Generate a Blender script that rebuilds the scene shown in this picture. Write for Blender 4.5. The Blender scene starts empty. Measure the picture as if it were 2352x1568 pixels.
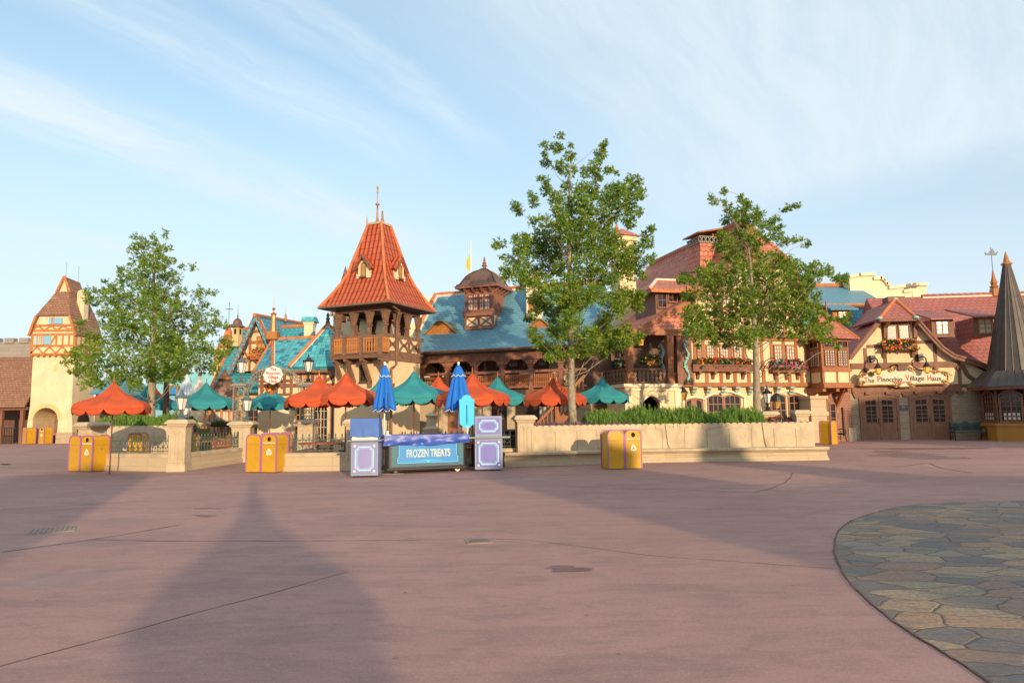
import bpy, math, random
from mathutils import Vector, Matrix
R = math.radians
S = bpy.context.scene
COL = S.collection
random.seed(11)
# ------------------------------------------------------------------ camera
EYE = 1.65
FPX, CX, CY = 1568.0, 1176.0, 784.0            # 24 mm lens seen in a 2352 x 1568 measuring grid
PITCH, ROLL = R(6.04), -0.0124
cd = bpy.data.cameras.new('camera')
cd.sensor_width = 36.0
cd.lens = 24.0
cd.clip_end = 3000
cd.clip_start = 0.05
cam = bpy.data.objects.new('camera', cd)
COL.objects.link(cam)
RM = Matrix.Rotation(R(90) + PITCH, 3, 'X') @ Matrix.Rotation(ROLL, 3, 'Z')
cam.matrix_world = Matrix.Translation((0, 0, EYE)) @ RM.to_4x4()
S.camera = cam
# ------------------------------------------------------------------ light
SUN_AZ, SUN_EL = R(21), R(11)                   # behind the camera, to the right, low
TOSUN = Vector((math.sin(SUN_AZ) * math.cos(SUN_EL), -math.cos(SUN_AZ) * math.cos(SUN_EL), math.sin(SUN_EL)))
sl = bpy.data.lights.new('sun', 'SUN')
sl.energy = 3.35
sl.angle = R(0.55)
sl.color = (1.0, 0.76, 0.48)
sun = bpy.data.objects.new('sun', sl)
COL.objects.link(sun)
sun.rotation_euler = TOSUN.to_track_quat('Z', 'Y').to_euler()
S.view_settings.view_transform = 'Standard'
S.view_settings.look = 'None'
S.view_settings.exposure = 0.60
S.view_settings.gamma = 1.0
S.view_settings.use_curve_mapping = False
W = bpy.data.worlds.new('World')
S.world = W
W.use_nodes = True
nt = W.node_tree
for n in list(nt.nodes):
 nt.nodes.remove(n)
def wn(t, **k):
 n = nt.nodes.new(t)
 for a, b in k.items():
  setattr(n, a, b)
 return n
def wl(a, b):
 nt.links.new(a, b)
out = wn('ShaderNodeOutputWorld')
bg = wn('ShaderNodeBackground')
bg.inputs['Strength'].default_value = 0.15
wl(bg.outputs[0], out.inputs[0])
sky = wn('ShaderNodeTexSky', sky_type='NISHITA')
sky.sun_disc = False
sky.sun_elevation = SUN_EL
sky.sun_rotation = R(180) - SUN_AZ
sky.air_density = 1.0
sky.dust_density = 0.6
sky.ozone_density = 2.0
tc = wn('ShaderNodeTexCoord')
sep = wn('ShaderNodeSeparateXYZ')
wl(tc.outputs['Generated'], sep.inputs[0])
def math_(op, a, b=None, clamp=False):
 n = wn('ShaderNodeMath', operation=op)
 n.use_clamp = clamp
 for i, q in enumerate((a, b)):
  if q is None:
   continue
  if isinstance(q, (int, float)):
   n.inputs[i].default_value = q
  else:
   wl(q, n.inputs[i])
 return n.outputs[0]
zz = math_('ADD', sep.outputs[2], 0.16)
zz = math_('MAXIMUM', zz, 0.05)
uu = math_('DIVIDE', sep.outputs[0], zz)
vv = math_('DIVIDE', sep.outputs[1], zz)
cmb = wn('ShaderNodeCombineXYZ')
wl(uu, cmb.inputs[0]); wl(vv, cmb.inputs[1])
def cloud_noise(rot, scl, scale, detail, rough, dist, loc=(0, 0, 0)):
 mp = wn('ShaderNodeMapping')
 mp.inputs['Rotation'].default_value = (0, 0, R(rot))
 mp.inputs['Scale'].default_value = scl
 mp.inputs['Location'].default_value = loc
 wl(cmb.outputs[0], mp.inputs[0])
 nz = wn('ShaderNodeTexNoise')
 nz.inputs['Scale'].default_value = scale
 nz.inputs['Detail'].default_value = detail
 nz.inputs['Roughness'].default_value = rough
 nz.inputs['Distortion'].default_value = dist
 wl(mp.outputs[0], nz.inputs['Vector'])
 return nz.outputs['Fac']
def ramp(v, a, b):
 n = wn('ShaderNodeMapRange', interpolation_type='SMOOTHSTEP')
 n.inputs['From Min'].default_value = a
 n.inputs['From Max'].default_value = b
 wl(v, n.inputs['Value'])
 return n.outputs[0]
fn = cloud_noise(0, (1, 1, 1), 2.2, 8, 0.6, 0.4, (3.1, 1.7, 0))
st0 = math_('SUBTRACT', math_('MULTIPLY', uu, 0.81), math_('MULTIPLY', vv, 0.59))       # across the streaks
tt0 = math_('ADD', math_('MULTIPLY', uu, 0.59), math_('MULTIPLY', vv, 0.81))            # along them
ss = math_('ADD', st0, math_('MULTIPLY', math_('SUBTRACT', fn, 0.5), 0.16))
cst = wn('ShaderNodeCombineXYZ')
wl(math_('MULTIPLY', tt0, 0.55), cst.inputs[0]); wl(math_('MULTIPLY', ss, 3.0), cst.inputs[1])
fz = wn('ShaderNodeTexNoise')
for k_, v_ in (('Scale', 2.6), ('Detail', 10), ('Roughness', 0.66), ('Distortion', 0.5)):
 fz.inputs[k_].default_value = v_
wl(cst.outputs[0], fz.inputs['Vector'])
fine = fz.outputs['Fac']
puff = cloud_noise(20, (1.2, 1.6, 1), 5.5, 8, 0.7, 0.6, (0.2, 0.3, 0))
def band(c, w, gain, t0, t1):
 d = math_('ABSOLUTE', math_('SUBTRACT', ss, c))
 m = math_('SUBTRACT', 1.0, ramp(d, w*0.1, w))
 e = math_('MULTIPLY', ramp(tt0, t0-0.35, t0), math_('SUBTRACT', 1.0, ramp(tt0, t1, t1+0.5)))
 return math_('MULTIPLY', math_('MULTIPLY', m, gain), e)
wisp = band(-1.72, 0.22, 0.85, 0.2, 1.5)
for q in ((-1.27, 0.15, 0.55, 0.2, 1.0), (-1.05, 0.10, 0.5, 0.2, 1.1), (-2.42, 0.13, 0.6, 0.5, 2.2), (-0.82, 0.16, 0.42, 0.5, 1.3)):
 wisp = math_('MAXIMUM', wisp, band(*q))
wisp = math_('MULTIPLY', wisp, math_('ADD', ramp(fine, 0.30, 0.72), 0.28))
veil = math_('MULTIPLY', ramp(ss, -1.15, -0.45), math_('SUBTRACT', 1.0, ramp(math_('ADD', tt0, math_('MULTIPLY', math_('SUBTRACT', fn, 0.5), 0.3)), 1.98, 2.32)))
veil = math_('MULTIPLY', veil, math_('ADD', math_('MULTIPLY', ramp(fine, 0.25, 0.7), 0.34), 0.56))
dots = math_('MULTIPLY', math_('MULTIPLY', ramp(puff, 0.56, 0.74), 0.35), math_('MULTIPLY', ramp(ss, -1.35, -1.0), math_('SUBTRACT', 1.0, ramp(ss, -0.75, -0.5))))
low = math_('MULTIPLY', ramp(math_('MULTIPLY', sep.outputs[2], -1.0), -0.50, 0.0), 0.86)
cl = math_('MAXIMUM', math_('MAXIMUM', wisp, veil), dots)
cl = math_('SUBTRACT', 1.0, math_('MULTIPLY', math_('SUBTRACT', 1.0, cl), math_('SUBTRACT', 1.0, low)))
cl = math_('MINIMUM', math_('ADD', math_('MULTIPLY', cl, 0.88), 0.12), 0.95)
tint = wn('ShaderNodeMix', data_type='RGBA', blend_type='MULTIPLY')
tint.inputs[0].default_value = 1.0
tl = wn('ShaderNodeMix', data_type='RGBA')           # keeps the clear sky from burning out near the horizon
tl.inputs[6].default_value = (0.88, 0.88, 0.94, 1)
tl.inputs[7].default_value = (1.64, 1.52, 1.26, 1)
wl(ramp(sep.outputs[2], 0.0, 0.62), tl.inputs[0])
wl(tl.outputs[2], tint.inputs[7])
wl(sky.outputs[0], tint.inputs[6])
mx = wn('ShaderNodeMix', data_type='RGBA')
wl(cl, mx.inputs[0])
wl(tint.outputs[2], mx.inputs[6])
mx.inputs[7].default_value = (3.55, 4.05, 4.35, 1)
wl(mx.outputs[2], bg.inputs['Color'])
# ------------------------------------------------------------------ measuring
def ray(px, py):
 return RM @ Vector(((px - CX) / FPX, -(py - CY) / FPX, -1.0))
def P(px, py, Y):
 d = ray(px, py)
 t = Y / d.y
 return Vector((d.x * t, Y, EYE + d.z * t))
def G(px, py, z=0.0):
 d = ray(px, py)
 t = (z - EYE) / d.z
 return Vector((d.x * t, d.y * t, z))
class Fr:
 """local frame of a facade: x to the right along it, y into the building, z up"""
 def __init__(s, px, Y, yaw=0.0, z=0.0):
  o = P(px, 950, Y)
  s.o = Vector((o.x, Y, z)); s.yaw = R(yaw)
  s.M = Matrix.Translation(s.o) @ Matrix.Rotation(s.yaw, 4, 'Z')
  s.Mi = s.M.inverted()
 def _r(s, px, py):
  return s.Mi @ Vector((0, 0, EYE)), s.Mi.to_3x3() @ ray(px, py)
 def L(s, px, py, dy=0.0):
  o, d = s._r(px, py)
  t = (dy - o.y) / d.y
  return (o.x + d.x * t, o.z + d.z * t)
 def x(s, px, py=950, dy=0.0):
  return s.L(px, py, dy)[0]
 def z(s, px, py, dy=0.0):
  return s.L(px, py, dy)[1]
 def LX(s, px, py, x):
  o, d = s._r(px, py)
  t = (x - o.x) / d.x
  return (o.y + d.y * t, o.z + d.z * t)
 def loc(s, v):
  return s.Mi @ Vector(v)
 def root(s, name, label, cat, group=None):
  return thing(name, label, cat, s.o, s.yaw, group)
# ------------------------------------------------------------------ objects
def tag(o, label=None, cat=None, group=None, kind=None):
 if label: o['label'] = label
 if cat: o['category'] = cat
 if group: o['group'] = group
 if kind: o['kind'] = kind
 return o
def thing(name, label, cat, loc=(0, 0, 0), rz=0.0, group=None):
 o = bpy.data.objects.new(name, None)
 o.empty_display_size = 0.3
 COL.objects.link(o)
 o.location = loc
 o.rotation_euler = (0, 0, rz)
 return tag(o, label, cat, group)
KIDS = {}
def link(o, parent=None):
 COL.objects.link(o)
 if parent is not None:
  o.parent = parent
  KIDS.setdefault(parent.name, []).append(o)
 return o
def copy_part(o, parent, loc=None, rz=None):
 c = o.copy()
 link(c, parent)
 if loc is not None: c.location = loc
 if rz is not None: c.rotation_euler = (0, 0, rz)
 for k in list(KIDS.get(o.name, [])):
  copy_part(k, c)
 return c
def dup(root, loc, rz, label=None, scale=None):
 c = root.copy()
 COL.objects.link(c)
 c.location = loc
 c.rotation_euler = (0, 0, rz)
 if scale is not None: c.scale = scale
 if label: c['label'] = label
 for k in list(KIDS.get(root.name, [])):
  copy_part(k, c)
 return c
class MB:
 def __init__(s):
  s.v = []; s.f = []; s.mi = []; s.cur = 0
 def face(s, pts):
  n = len(s.v)
  s.v.extend([tuple(p) for p in pts])
  s.f.append(tuple(range(n, n + len(pts)))); s.mi.append(s.cur)
 def idx(s, vs, fs):
  n = len(s.v)
  s.v.extend([tuple(p) for p in vs])
  for f in fs:
   s.f.append(tuple(n + i for i in f)); s.mi.append(s.cur)
  return s
 def box(s, x0, x1, y0, y1, z0, z1):
  x0, x1 = min(x0, x1), max(x0, x1); y0, y1 = min(y0, y1), max(y0, y1); z0, z1 = min(z0, z1), max(z0, z1)
  vs = [(x0,y0,z0),(x1,y0,z0),(x1,y1,z0),(x0,y1,z0),(x0,y0,z1),(x1,y0,z1),(x1,y1,z1),(x0,y1,z1)]
  return s.idx(vs, [(3,2,1,0),(4,5,6,7),(0,1,5,4),(1,2,6,5),(2,3,7,6),(3,0,4,7)])
 def hexa(s, b, t):
  """solid from 4 bottom and 4 top points, both counter-clockwise seen from above"""
  return s.idx(list(b) + list(t), [(3,2,1,0),(4,5,6,7),(0,1,5,4),(1,2,6,5),(2,3,7,6),(3,0,4,7)])
 def prism(s, poly, y0, y1):
  """(x,z) outline, counter-clockwise seen from the front (-y), pushed from y0 to y1"""
  a = sum(poly[i][0]*poly[(i+1)%len(poly)][1]-poly[(i+1)%len(poly)][0]*poly[i][1] for i in range(len(poly)))
  if a < 0: poly = poly[::-1]
  n = len(poly)
  vs = [(x, y0, z) for x, z in poly] + [(x, y1, z) for x, z in poly]
  fs = [tuple(range(n)), tuple(range(2*n-1, n-1, -1))]
  fs += [(i, i+n, (i+1) % n + n, (i+1) % n) for i in range(n)]
  return s.idx(vs, fs)
 def prismz(s, poly, z0, z1):
  a = sum(poly[i][0]*poly[(i+1)%len(poly)][1]-poly[(i+1)%len(poly)][0]*poly[i][1] for i in range(len(poly)))
  if a < 0: poly = poly[::-1]
  n = len(poly)
  vs = [(x, y, z0) for x, y in poly] + [(x, y, z1) for x, y in poly]
  fs = [tuple(range(n-1, -1, -1)), tuple(range(n, 2*n))]
  fs += [(i, (i+1) % n, (i+1) % n + n, i+n) for i in range(n)]
  return s.idx(vs, fs)
 def prismx(s, poly, x0, x1):
  """(y,z) outline pushed along x"""
  a = sum(poly[i][0]*poly[(i+1)%len(poly)][1]-poly[(i+1)%len(poly)][0]*poly[i][1] for i in range(len(poly)))
  if a < 0: poly = poly[::-1]
  n = len(poly)
  vs = [(x0, y, z) for y, z in poly] + [(x1, y, z) for y, z in poly]
  fs = [tuple(range(n-1, -1, -1)), tuple(range(n, 2*n))]
  fs += [(i, (i+1) % n, (i+1) % n + n, i+n) for i in range(n)]
  return s.idx(vs, fs)
 def beam(s, a, b, w, t, up=(0, -1, 0)):
  """bar from a to b; w across, t along 'up'"""
  a = Vector(a); b = Vector(b); d = (b - a).normalized(); u = Vector(up)
  sd = d.cross(u)
  if sd.length < 1e-5: sd = d.cross(Vector((1, 0, 0)))
  sd.normalize(); u = sd.cross(d).normalized()
  o = [(-w/2, -t/2), (w/2, -t/2), (w/2, t/2), (-w/2, t/2)]
  vs = [a + sd*i + u*j for i, j in o] + [b + sd*i + u*j for i, j in o]
  return s.idx(vs, [(0,1,2,3),(7,6,5,4),(4,5,1,0),(5,6,2,1),(6,7,3,2),(7,4,0,3)])
 def tube(s, pts, rad, n=8, cap=True):
  pts = [Vector(p) for p in pts]
  if not isinstance(rad, (list, tuple)): rad = [rad]*len(pts)
  base = len(s.v); ref = None
  for i, p in enumerate(pts):
   d = (pts[min(i+1, len(pts)-1)] - pts[max(i-1, 0)])
   if d.length < 1e-9: d = Vector((0, 0, 1))
   d.normalize()
   if ref is None:
    ref = d.orthogonal().normalized()
   ref = (ref - d*ref.dot(d))
   if ref.length < 1e-6: ref = d.orthogonal()
   ref.normalize()
   bn = d.cross(ref)
   for k in range(n):
    a = 2*math.pi*k/n
    s.v.append(tuple(p + (ref*math.cos(a) + bn*math.sin(a))*rad[i]))
  for i in range(len(pts)-1):
   for k in range(n):
    q = base + i*n
    s.f.append((q+k, q+(k+1) % n, q+n+(k+1) % n, q+n+k)); s.mi.append(s.cur)
  if cap:
   s.f.append(tuple(base+k for k in range(n-1, -1, -1))); s.mi.append(s.cur)
   q = base+(len(pts)-1)*n
   s.f.append(tuple(q+k for k in range(n))); s.mi.append(s.cur)
  return s
 def lathe(s, prof, n=14, c=(0, 0, 0), rot=0.0, sx=1.0, sy=1.0):
  base = len(s.v)
  for r, z in prof:
   for k in range(n):
    a = 2*math.pi*k/n + rot
    s.v.append((c[0]+r*math.cos(a)*sx, c[1]+r*math.sin(a)*sy, c[2]+z))
  for i in range(len(prof)-1):
   for k in range(n):
    q = base+i*n
    s.f.append((q+k, q+(k+1) % n, q+n+(k+1) % n, q+n+k)); s.mi.append(s.cur)
  s.f.append(tuple(base+k for k in range(n-1, -1, -1))); s.mi.append(s.cur)
  q = base+(len(prof)-1)*n
  s.f.append(tuple(q+k for k in range(n))); s.mi.append(s.cur)
  return s
 def slab(s, pts, th):
  """flat panel with thickness th behind its visible side"""
  pts = [Vector(p) for p in pts]
  n = Vector((0, 0, 0))
  for i in range(len(pts)):
   a, b = pts[i], pts[(i+1) % len(pts)]
   n += Vector(((a.y-b.y)*(a.z+b.z), (a.z-b.z)*(a.x+b.x), (a.x-b.x)*(a.y+b.y)))
  n.normalize()
  m = len(pts)
  back = [p - n*th for p in pts]
  return s.idx(pts + back, [tuple(range(m)), tuple(range(2*m-1, m-1, -1))] + [(i, i+m, (i+1) % m+m, (i+1) % m) for i in range(m)])
 def xf(s, M):
  s.v = [tuple(M @ Vector(p)) for p in s.v]
  return s
 def mesh(s, name, mats, smooth=False):
  me = bpy.data.meshes.new(name)
  me.from_pydata(s.v, [], s.f)
  if not isinstance(mats, (list, tuple)): mats = [mats]
  for m in mats: me.materials.append(m)
  if len(mats) > 1:
   me.polygons.foreach_set('material_index', s.mi)
  if smooth:
   me.polygons.foreach_set('use_smooth', [True]*len(me.polygons))
  uv = me.uv_layers.new(name='UVMap')
  dat = [0.0]*(2*len(me.loops))
  V = me.vertices
  for p in me.polygons:
   n = p.normal
   t = Vector((-n.y, n.x, 0))
   if t.length < 0.02: t = Vector((1, 0, 0))
   t.normalize()
   b = n.cross(t)
   for li in p.loop_indices:
    co = V[me.loops[li].vertex_index].co
    dat[2*li] = co.dot(t); dat[2*li+1] = co.dot(b)
  uv.data.foreach_set('uv', dat)
  me.update()
  return me
 def build(s, name, mats, parent=None, smooth=False, loc=None, rz=None, bevel=0, auto=None):
  o = bpy.data.objects.new(name, s.mesh(name, mats, smooth))
  link(o, parent)
  if loc is not None: o.location = loc
  if rz is not None: o.rotation_euler = (0, 0, rz)
  if bevel:
   m = o.modifiers.new('bevel', 'BEVEL'); m.width = bevel; m.segments = 2; m.limit_method = 'ANGLE'; m.angle_limit = R(40)
  if auto:
   me = o.data
   me.polygons.foreach_set('use_smooth', [True]*len(me.polygons))
   try:
    me.set_sharp_from_angle(angle=R(auto))
   except Exception:
    pass
  return o
def text_part(txt, size, m, parent, loc, rot=(R(90), 0, 0), name='lettering', ext=0.004, off=0.0, width=None, sx=1.0):
 cu = bpy.data.curves.new('txt', 'FONT')
 cu.body = txt; cu.size = size; cu.align_x = 'CENTER'; cu.align_y = 'CENTER'
 cu.extrude = ext; cu.offset = off
 o = bpy.data.objects.new('txt', cu)
 COL.objects.link(o)
 bpy.context.view_layer.update()
 me = bpy.data.meshes.new_from_object(o.evaluated_get(bpy.context.evaluated_depsgraph_get()))
 bpy.data.objects.remove(o)
 if width:
  xs = [v.co.x for v in me.vertices]
  sx = width/(max(xs)-min(xs))
 for v in me.vertices: v.co.x *= sx
 me.materials.clear(); me.materials.append(m)
 q = bpy.data.objects.new(name, me)
 link(q, parent)
 q.location = loc; q.rotation_euler = rot
 return q
# ------------------------------------------------------------------ materials
def newmat(name):
 m = bpy.data.materials.new(name)
 m.use_nodes = True
 t = m.node_tree
 b = t.nodes['Principled BSDF']
 return m, t, b
def nd(t, typ, **k):
 n = t.nodes.new(typ)
 for a, v in k.items():
  if a in n.inputs.keys() if hasattr(n.inputs, 'keys') else False:
   n.inputs[a].default_value = v
  else:
   setattr(n, a, v)
 return n
def c4(c): return (c[0], c[1], c[2], 1.0)
def mul(c, k): return (min(c[0]*k, 1), min(c[1]*k, 1), min(c[2]*k, 1))
def noise(t, vec, scale, detail=4, rough=0.55, dist=0.0):
 n = t.nodes.new('ShaderNodeTexNoise')
 n.inputs['Scale'].default_value = scale; n.inputs['Detail'].default_value = detail
 n.inputs['Roughness'].default_value = rough; n.inputs['Distortion'].default_value = dist
 if vec is not None: t.links.new(vec, n.inputs['Vector'])
 return n.outputs['Fac']
def mixc(t, fac, a, b, mode='MIX'):
 n = t.nodes.new('ShaderNodeMix'); n.data_type = 'RGBA'; n.blend_type = mode
 for i, q in ((0, fac), (6, a), (7, b)):
  if isinstance(q, (int, float)): n.inputs[i].default_value = q
  elif isinstance(q, (tuple, list)): n.inputs[i].default_value = c4(q)
  else: t.links.new(q, n.inputs[i])
 return n.outputs[2]
def mth(t, op, a, b=None):
 n = t.nodes.new('ShaderNodeMath'); n.operation = op
 for i, q in enumerate((a, b)):
  if q is None: continue
  if isinstance(q, (int, float)): n.inputs[i].default_value = q
  else: t.links.new(q, n.inputs[i])
 return n.outputs[0]
def rng(t, v, a, b, c=0.0, d=1.0):
 n = t.nodes.new('ShaderNodeMapRange')
 n.inputs['From Min'].default_value = a; n.inputs['From Max'].default_value = b
 n.inputs['To Min'].default_value = c; n.inputs['To Max'].default_value = d
 t.links.new(v, n.inputs['Value'])
 return n.outputs[0]
def bump(t, b, h, strength=0.5, dist=0.02):
 n = t.nodes.new('ShaderNodeBump')
 n.inputs['Strength'].default_value = strength; n.inputs['Distance'].default_value = dist
 t.links.new(h, n.inputs['Height'])
 t.links.new(n.outputs[0], b.inputs['Normal'])
def coord(t, kind='Object', scale=(1, 1, 1)):
 n = t.nodes.new('ShaderNodeTexCoord')
 o = n.outputs[kind]
 if scale != (1, 1, 1):
  m = t.nodes.new('ShaderNodeMapping'); m.inputs['Scale'].default_value = scale
  t.links.new(o, m.inputs[0]); o = m.outputs[0]
 return o
def paint(name, c, rough=0.6, var=0.12, vs=3.0, bp=0.0, bs=30.0, metal=0.0, spec=0.4, stretch=(1, 1, 1), grime=0.0):
 m, t, b = newmat(name)
 vec = coord(t, 'Object', stretch)
 f = noise(t, vec, vs, 5, 0.6)
 col = mixc(t, rng(t, f, 0.3, 0.7), mul(c, 1-var), mul(c, 1+var))
 if grime:
  g = noise(t, coord(t, 'Object', (1.5, 1.5, 0.5)), 1.7, 7, 0.65)
  col = mixc(t, rng(t, g, 0.5, 0.75, 0, grime), col, mul(c, 0.45))
 t.links.new(col, b.inputs['Base Color'])
 b.inputs['Roughness'].default_value = rough
 b.inputs['Metallic'].default_value = metal
 b.inputs['Specular IOR Level'].default_value = spec
 if bp:
  bump(t, b, noise(t, vec, bs, 4, 0.6), bp, 0.01)
 return m
def tiles(name, ca, cb, cm, w, h, mortar=0.012, rough=0.65, rib=0.0, row=0.03, off=0.5, var=0.25, big=0.15, cc=None, sc=0.0, check=None):
 m, t, b = newmat(name)
 uvn = coord(t, 'UV')
 br = t.nodes.new('ShaderNodeTexBrick')
 br.offset = off
 br.inputs['Scale'].default_value = 1.0
 br.inputs['Brick Width'].default_value = w; br.inputs['Row Height'].default_value = h
 br.inputs['Mortar Size'].default_value = mortar; br.inputs['Mortar Smooth'].default_value = 0.3
 br.inputs['Color1'].default_value = c4(ca); br.inputs['Color2'].default_value = c4(cb); br.inputs['Mortar'].default_value = c4(cm)
 vec = uvn
 if sc:                                   # wavy lower edges, like round-butt shingles
  sp = t.nodes.new('ShaderNodeSeparateXYZ'); t.links.new(uvn, sp.inputs[0])
  s1 = mth(t, 'MULTIPLY', mth(t, 'SINE', mth(t, 'MULTIPLY', sp.outputs[0], 2*math.pi/w)), sc)
  cb_ = t.nodes.new('ShaderNodeCombineXYZ')
  t.links.new(sp.outputs[0], cb_.inputs[0]); t.links.new(mth(t, 'ADD', sp.outputs[1], s1), cb_.inputs[1])
  vec = cb_.outputs[0]
 t.links.new(vec, br.inputs['Vector'])
 col = br.outputs['Color']
 if check:                                # some whole slates in a darker glaze
  fl = t.nodes.new('ShaderNodeVectorMath'); fl.operation = 'DIVIDE'; fl.inputs[1].default_value = (w, h, 1)
  t.links.new(uvn, fl.inputs[0])
  f0 = t.nodes.new('ShaderNodeVectorMath'); f0.operation = 'FLOOR'; t.links.new(fl.outputs[0], f0.inputs[0])
  wn_ = t.nodes.new('ShaderNodeTexWhiteNoise'); wn_.noise_dimensions = '2D'; t.links.new(f0.outputs[0], wn_.inputs['Vector'])
  col = mixc(t, mth(t, 'GREATER_THAN', wn_.outputs['Value'], 0.80), col, check)
  col = mixc(t, mth(t, 'LESS_THAN', wn_.outputs['Value'], 0.22), col, mul(ca, 1.35))
  col = mixc(t, br.outputs['Fac'], col, cm)
 f = noise(t, uvn, 0.9, 6, 0.6)
 col = mixc(t, rng(t, f, 0.35, 0.68, 0, big*2), col, mul(ca, 0.55))
 f2 = noise(t, uvn, 9.0, 3, 0.6)
 col = mixc(t, rng(t, f2, 0.3, 0.7, 0, var), col, cc if cc else mul(cb, 1.35))
 t.links.new(col, b.inputs['Base Color'])
 b.inputs['Roughness'].default_value = rough
 b.inputs['Specular IOR Level'].default_value = 0.3
 sp2 = t.nodes.new('ShaderNodeSeparateXYZ'); t.links.new(vec, sp2.inputs[0])
 saw = mth(t, 'FRACT', mth(t, 'DIVIDE', sp2.outputs[1], h))
 hgt = mth(t, 'MULTIPLY', mth(t, 'SUBTRACT', 1.0, saw), row)
 hgt = mth(t, 'SUBTRACT', hgt, mth(t, 'MULTIPLY', br.outputs['Fac'], row*0.7))
 if rib:
  w2 = mth(t, 'SINE', mth(t, 'MULTIPLY', sp2.outputs[0], 2*math.pi/w))
  hgt = mth(t, 'ADD', hgt, mth(t, 'MULTIPLY', w2, rib))
 hgt = mth(t, 'ADD', hgt, mth(t, 'MULTIPLY', f2, 0.006))
 bump(t, b, hgt, 1.0, 1.0)
 return m
def masonry(name, ca, cb, cm, w, h, mortar=0.012, bp=0.012, var=0.3, irr=0.0, rough=0.85):
 m, t, b = newmat(name)
 uvn = coord(t, 'UV')
 vec = uvn
 if irr:
  nn = t.nodes.new('ShaderNodeTexNoise'); nn.inputs['Scale'].default_value = 1.3; nn.inputs['Detail'].default_value = 1
  t.links.new(uvn, nn.inputs['Vector'])
  vm = t.nodes.new('ShaderNodeVectorMath'); vm.operation = 'SCALE'; vm.inputs['Scale'].default_value = irr
  t.links.new(nn.outputs['Color'], vm.inputs[0])
  va = t.nodes.new('ShaderNodeVectorMath'); va.operation = 'ADD'
  t.links.new(uvn, va.inputs[0]); t.links.new(vm.outputs[0], va.inputs[1]); vec = va.outputs[0]
 br = t.nodes.new('ShaderNodeTexBrick')
 br.inputs['Scale'].default_value = 1.0
 br.inputs['Brick Width'].default_value = w; br.inputs['Row Height'].default_value = h
 br.inputs['Mortar Size'].default_value = mortar; br.inputs['Mortar Smooth'].default_value = 0.25
 br.squash = 1.6; br.squash_frequency = 3; br.offset_frequency = 2
 br.inputs['Color1'].default_value = c4(ca); br.inputs['Color2'].default_value = c4(cb); br.inputs['Mortar'].default_value = c4(cm)
 t.links.new(vec, br.inputs['Vector'])
 f = noise(t, uvn, 6.0, 6, 0.65)
 col = mixc(t, rng(t, f, 0.25, 0.75, 0, var), br.outputs['Color'], mul(ca, 0.55))
 t.links.new(col, b.inputs['Base Color'])
 b.inputs['Roughness'].default_value = rough
 b.inputs['Specular IOR Level'].default_value = 0.2
 h_ = mth(t, 'SUBTRACT', mth(t, 'MULTIPLY', f, 0.5), br.outputs['Fac'])
 bump(t, b, h_, 0.7, bp)
 return m
def leafmat(name, ca, cb, cc, trans=0.35, rough=0.5):
 m, t, b = newmat(name)
 g = t.nodes.new('ShaderNodeNewGeometry')
 rp = g.outputs['Random Per Island']
 col = mixc(t, rp, ca, cb)
 n2 = mth(t, 'FRACT', mth(t, 'MULTIPLY', rp, 17.3))
 col = mixc(t, rng(t, n2, 0.86, 0.98), col, cc)
 t.links.new(col, b.inputs['Base Color'])
 b.inputs['Roughness'].default_value = rough
 b.inputs['Specular IOR Level'].default_value = 0.35
 tr = t.nodes.new('ShaderNodeBsdfTranslucent')
 t.links.new(mixc(t, 0.5, col, (0.25, 0.32, 0.03)), tr.inputs[0])
 ms = t.nodes.new('ShaderNodeMixShader'); ms.inputs[0].default_value = trans
 t.links.new(b.outputs[0], ms.inputs[1]); t.links.new(tr.outputs[0], ms.inputs[2])
 t.links.new(ms.outputs[0], t.nodes['Material Output'].inputs[0])
 return m
def islandmat(name, cols, rough=0.6):
 m, t, b = newmat(name)
 g = t.nodes.new('ShaderNodeNewGeometry')
 cr = t.nodes.new('ShaderNodeValToRGB'); cr.color_ramp.interpolation = 'CONSTANT'
 el = cr.color_ramp.elements
 while len(el) < len(cols): el.new(0.5)
 for i, c in enumerate(cols):
  el[i].position = i/len(cols); el[i].color = c4(c)
 t.links.new(g.outputs['Random Per Island'], cr.inputs[0])
 t.links.new(cr.outputs[0], b.inputs['Base Color'])
 b.inputs['Roughness'].default_value = rough
 return m
M = {}
M['cream'] = paint('cream_plaster', (0.72, 0.555, 0.335), 0.9, 0.08, 1.5, 0.25, 60, grime=0.25)
M['cream_pale'] = paint('pale_plaster', (0.76, 0.62, 0.42), 0.9, 0.07, 1.2, 0.2, 50, grime=0.12)
M['ochre'] = paint('ochre_plaster', (0.66, 0.46, 0.22), 0.9, 0.12, 0.8, 0.3, 30, grime=0.35)
M['gold_plaster'] = paint('gold_plaster', (0.70, 0.545, 0.345), 0.9, 0.12, 0.9, 0.35, 30, grime=0.30)
M['timber'] = paint('brown_timber', (0.205, 0.092, 0.056), 0.65, 0.3, 5, 0.3, 40, stretch=(1, 1, 0.25))
M['timber_red'] = paint('russet_timber', (0.31, 0.115, 0.045), 0.6, 0.22, 5, 0.3, 40, stretch=(1, 1, 0.25))
M['timber_dark'] = paint('dark_timber', (0.13, 0.068, 0.044), 0.65, 0.3, 5, 0.3, 40)
M['timber_orange'] = paint('orange_timber', (0.44, 0.17, 0.045), 0.6, 0.22, 5, 0.3, 40)
M['timber_grey'] = paint('carved_brown_timber', (0.205, 0.112, 0.07), 0.65, 0.3, 5, 0.3, 40)
M['mauve_wood'] = paint('mauve_brown_wood', (0.27, 0.115, 0.075), 0.55, 0.15, 4, 0.15, 40)
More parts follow.
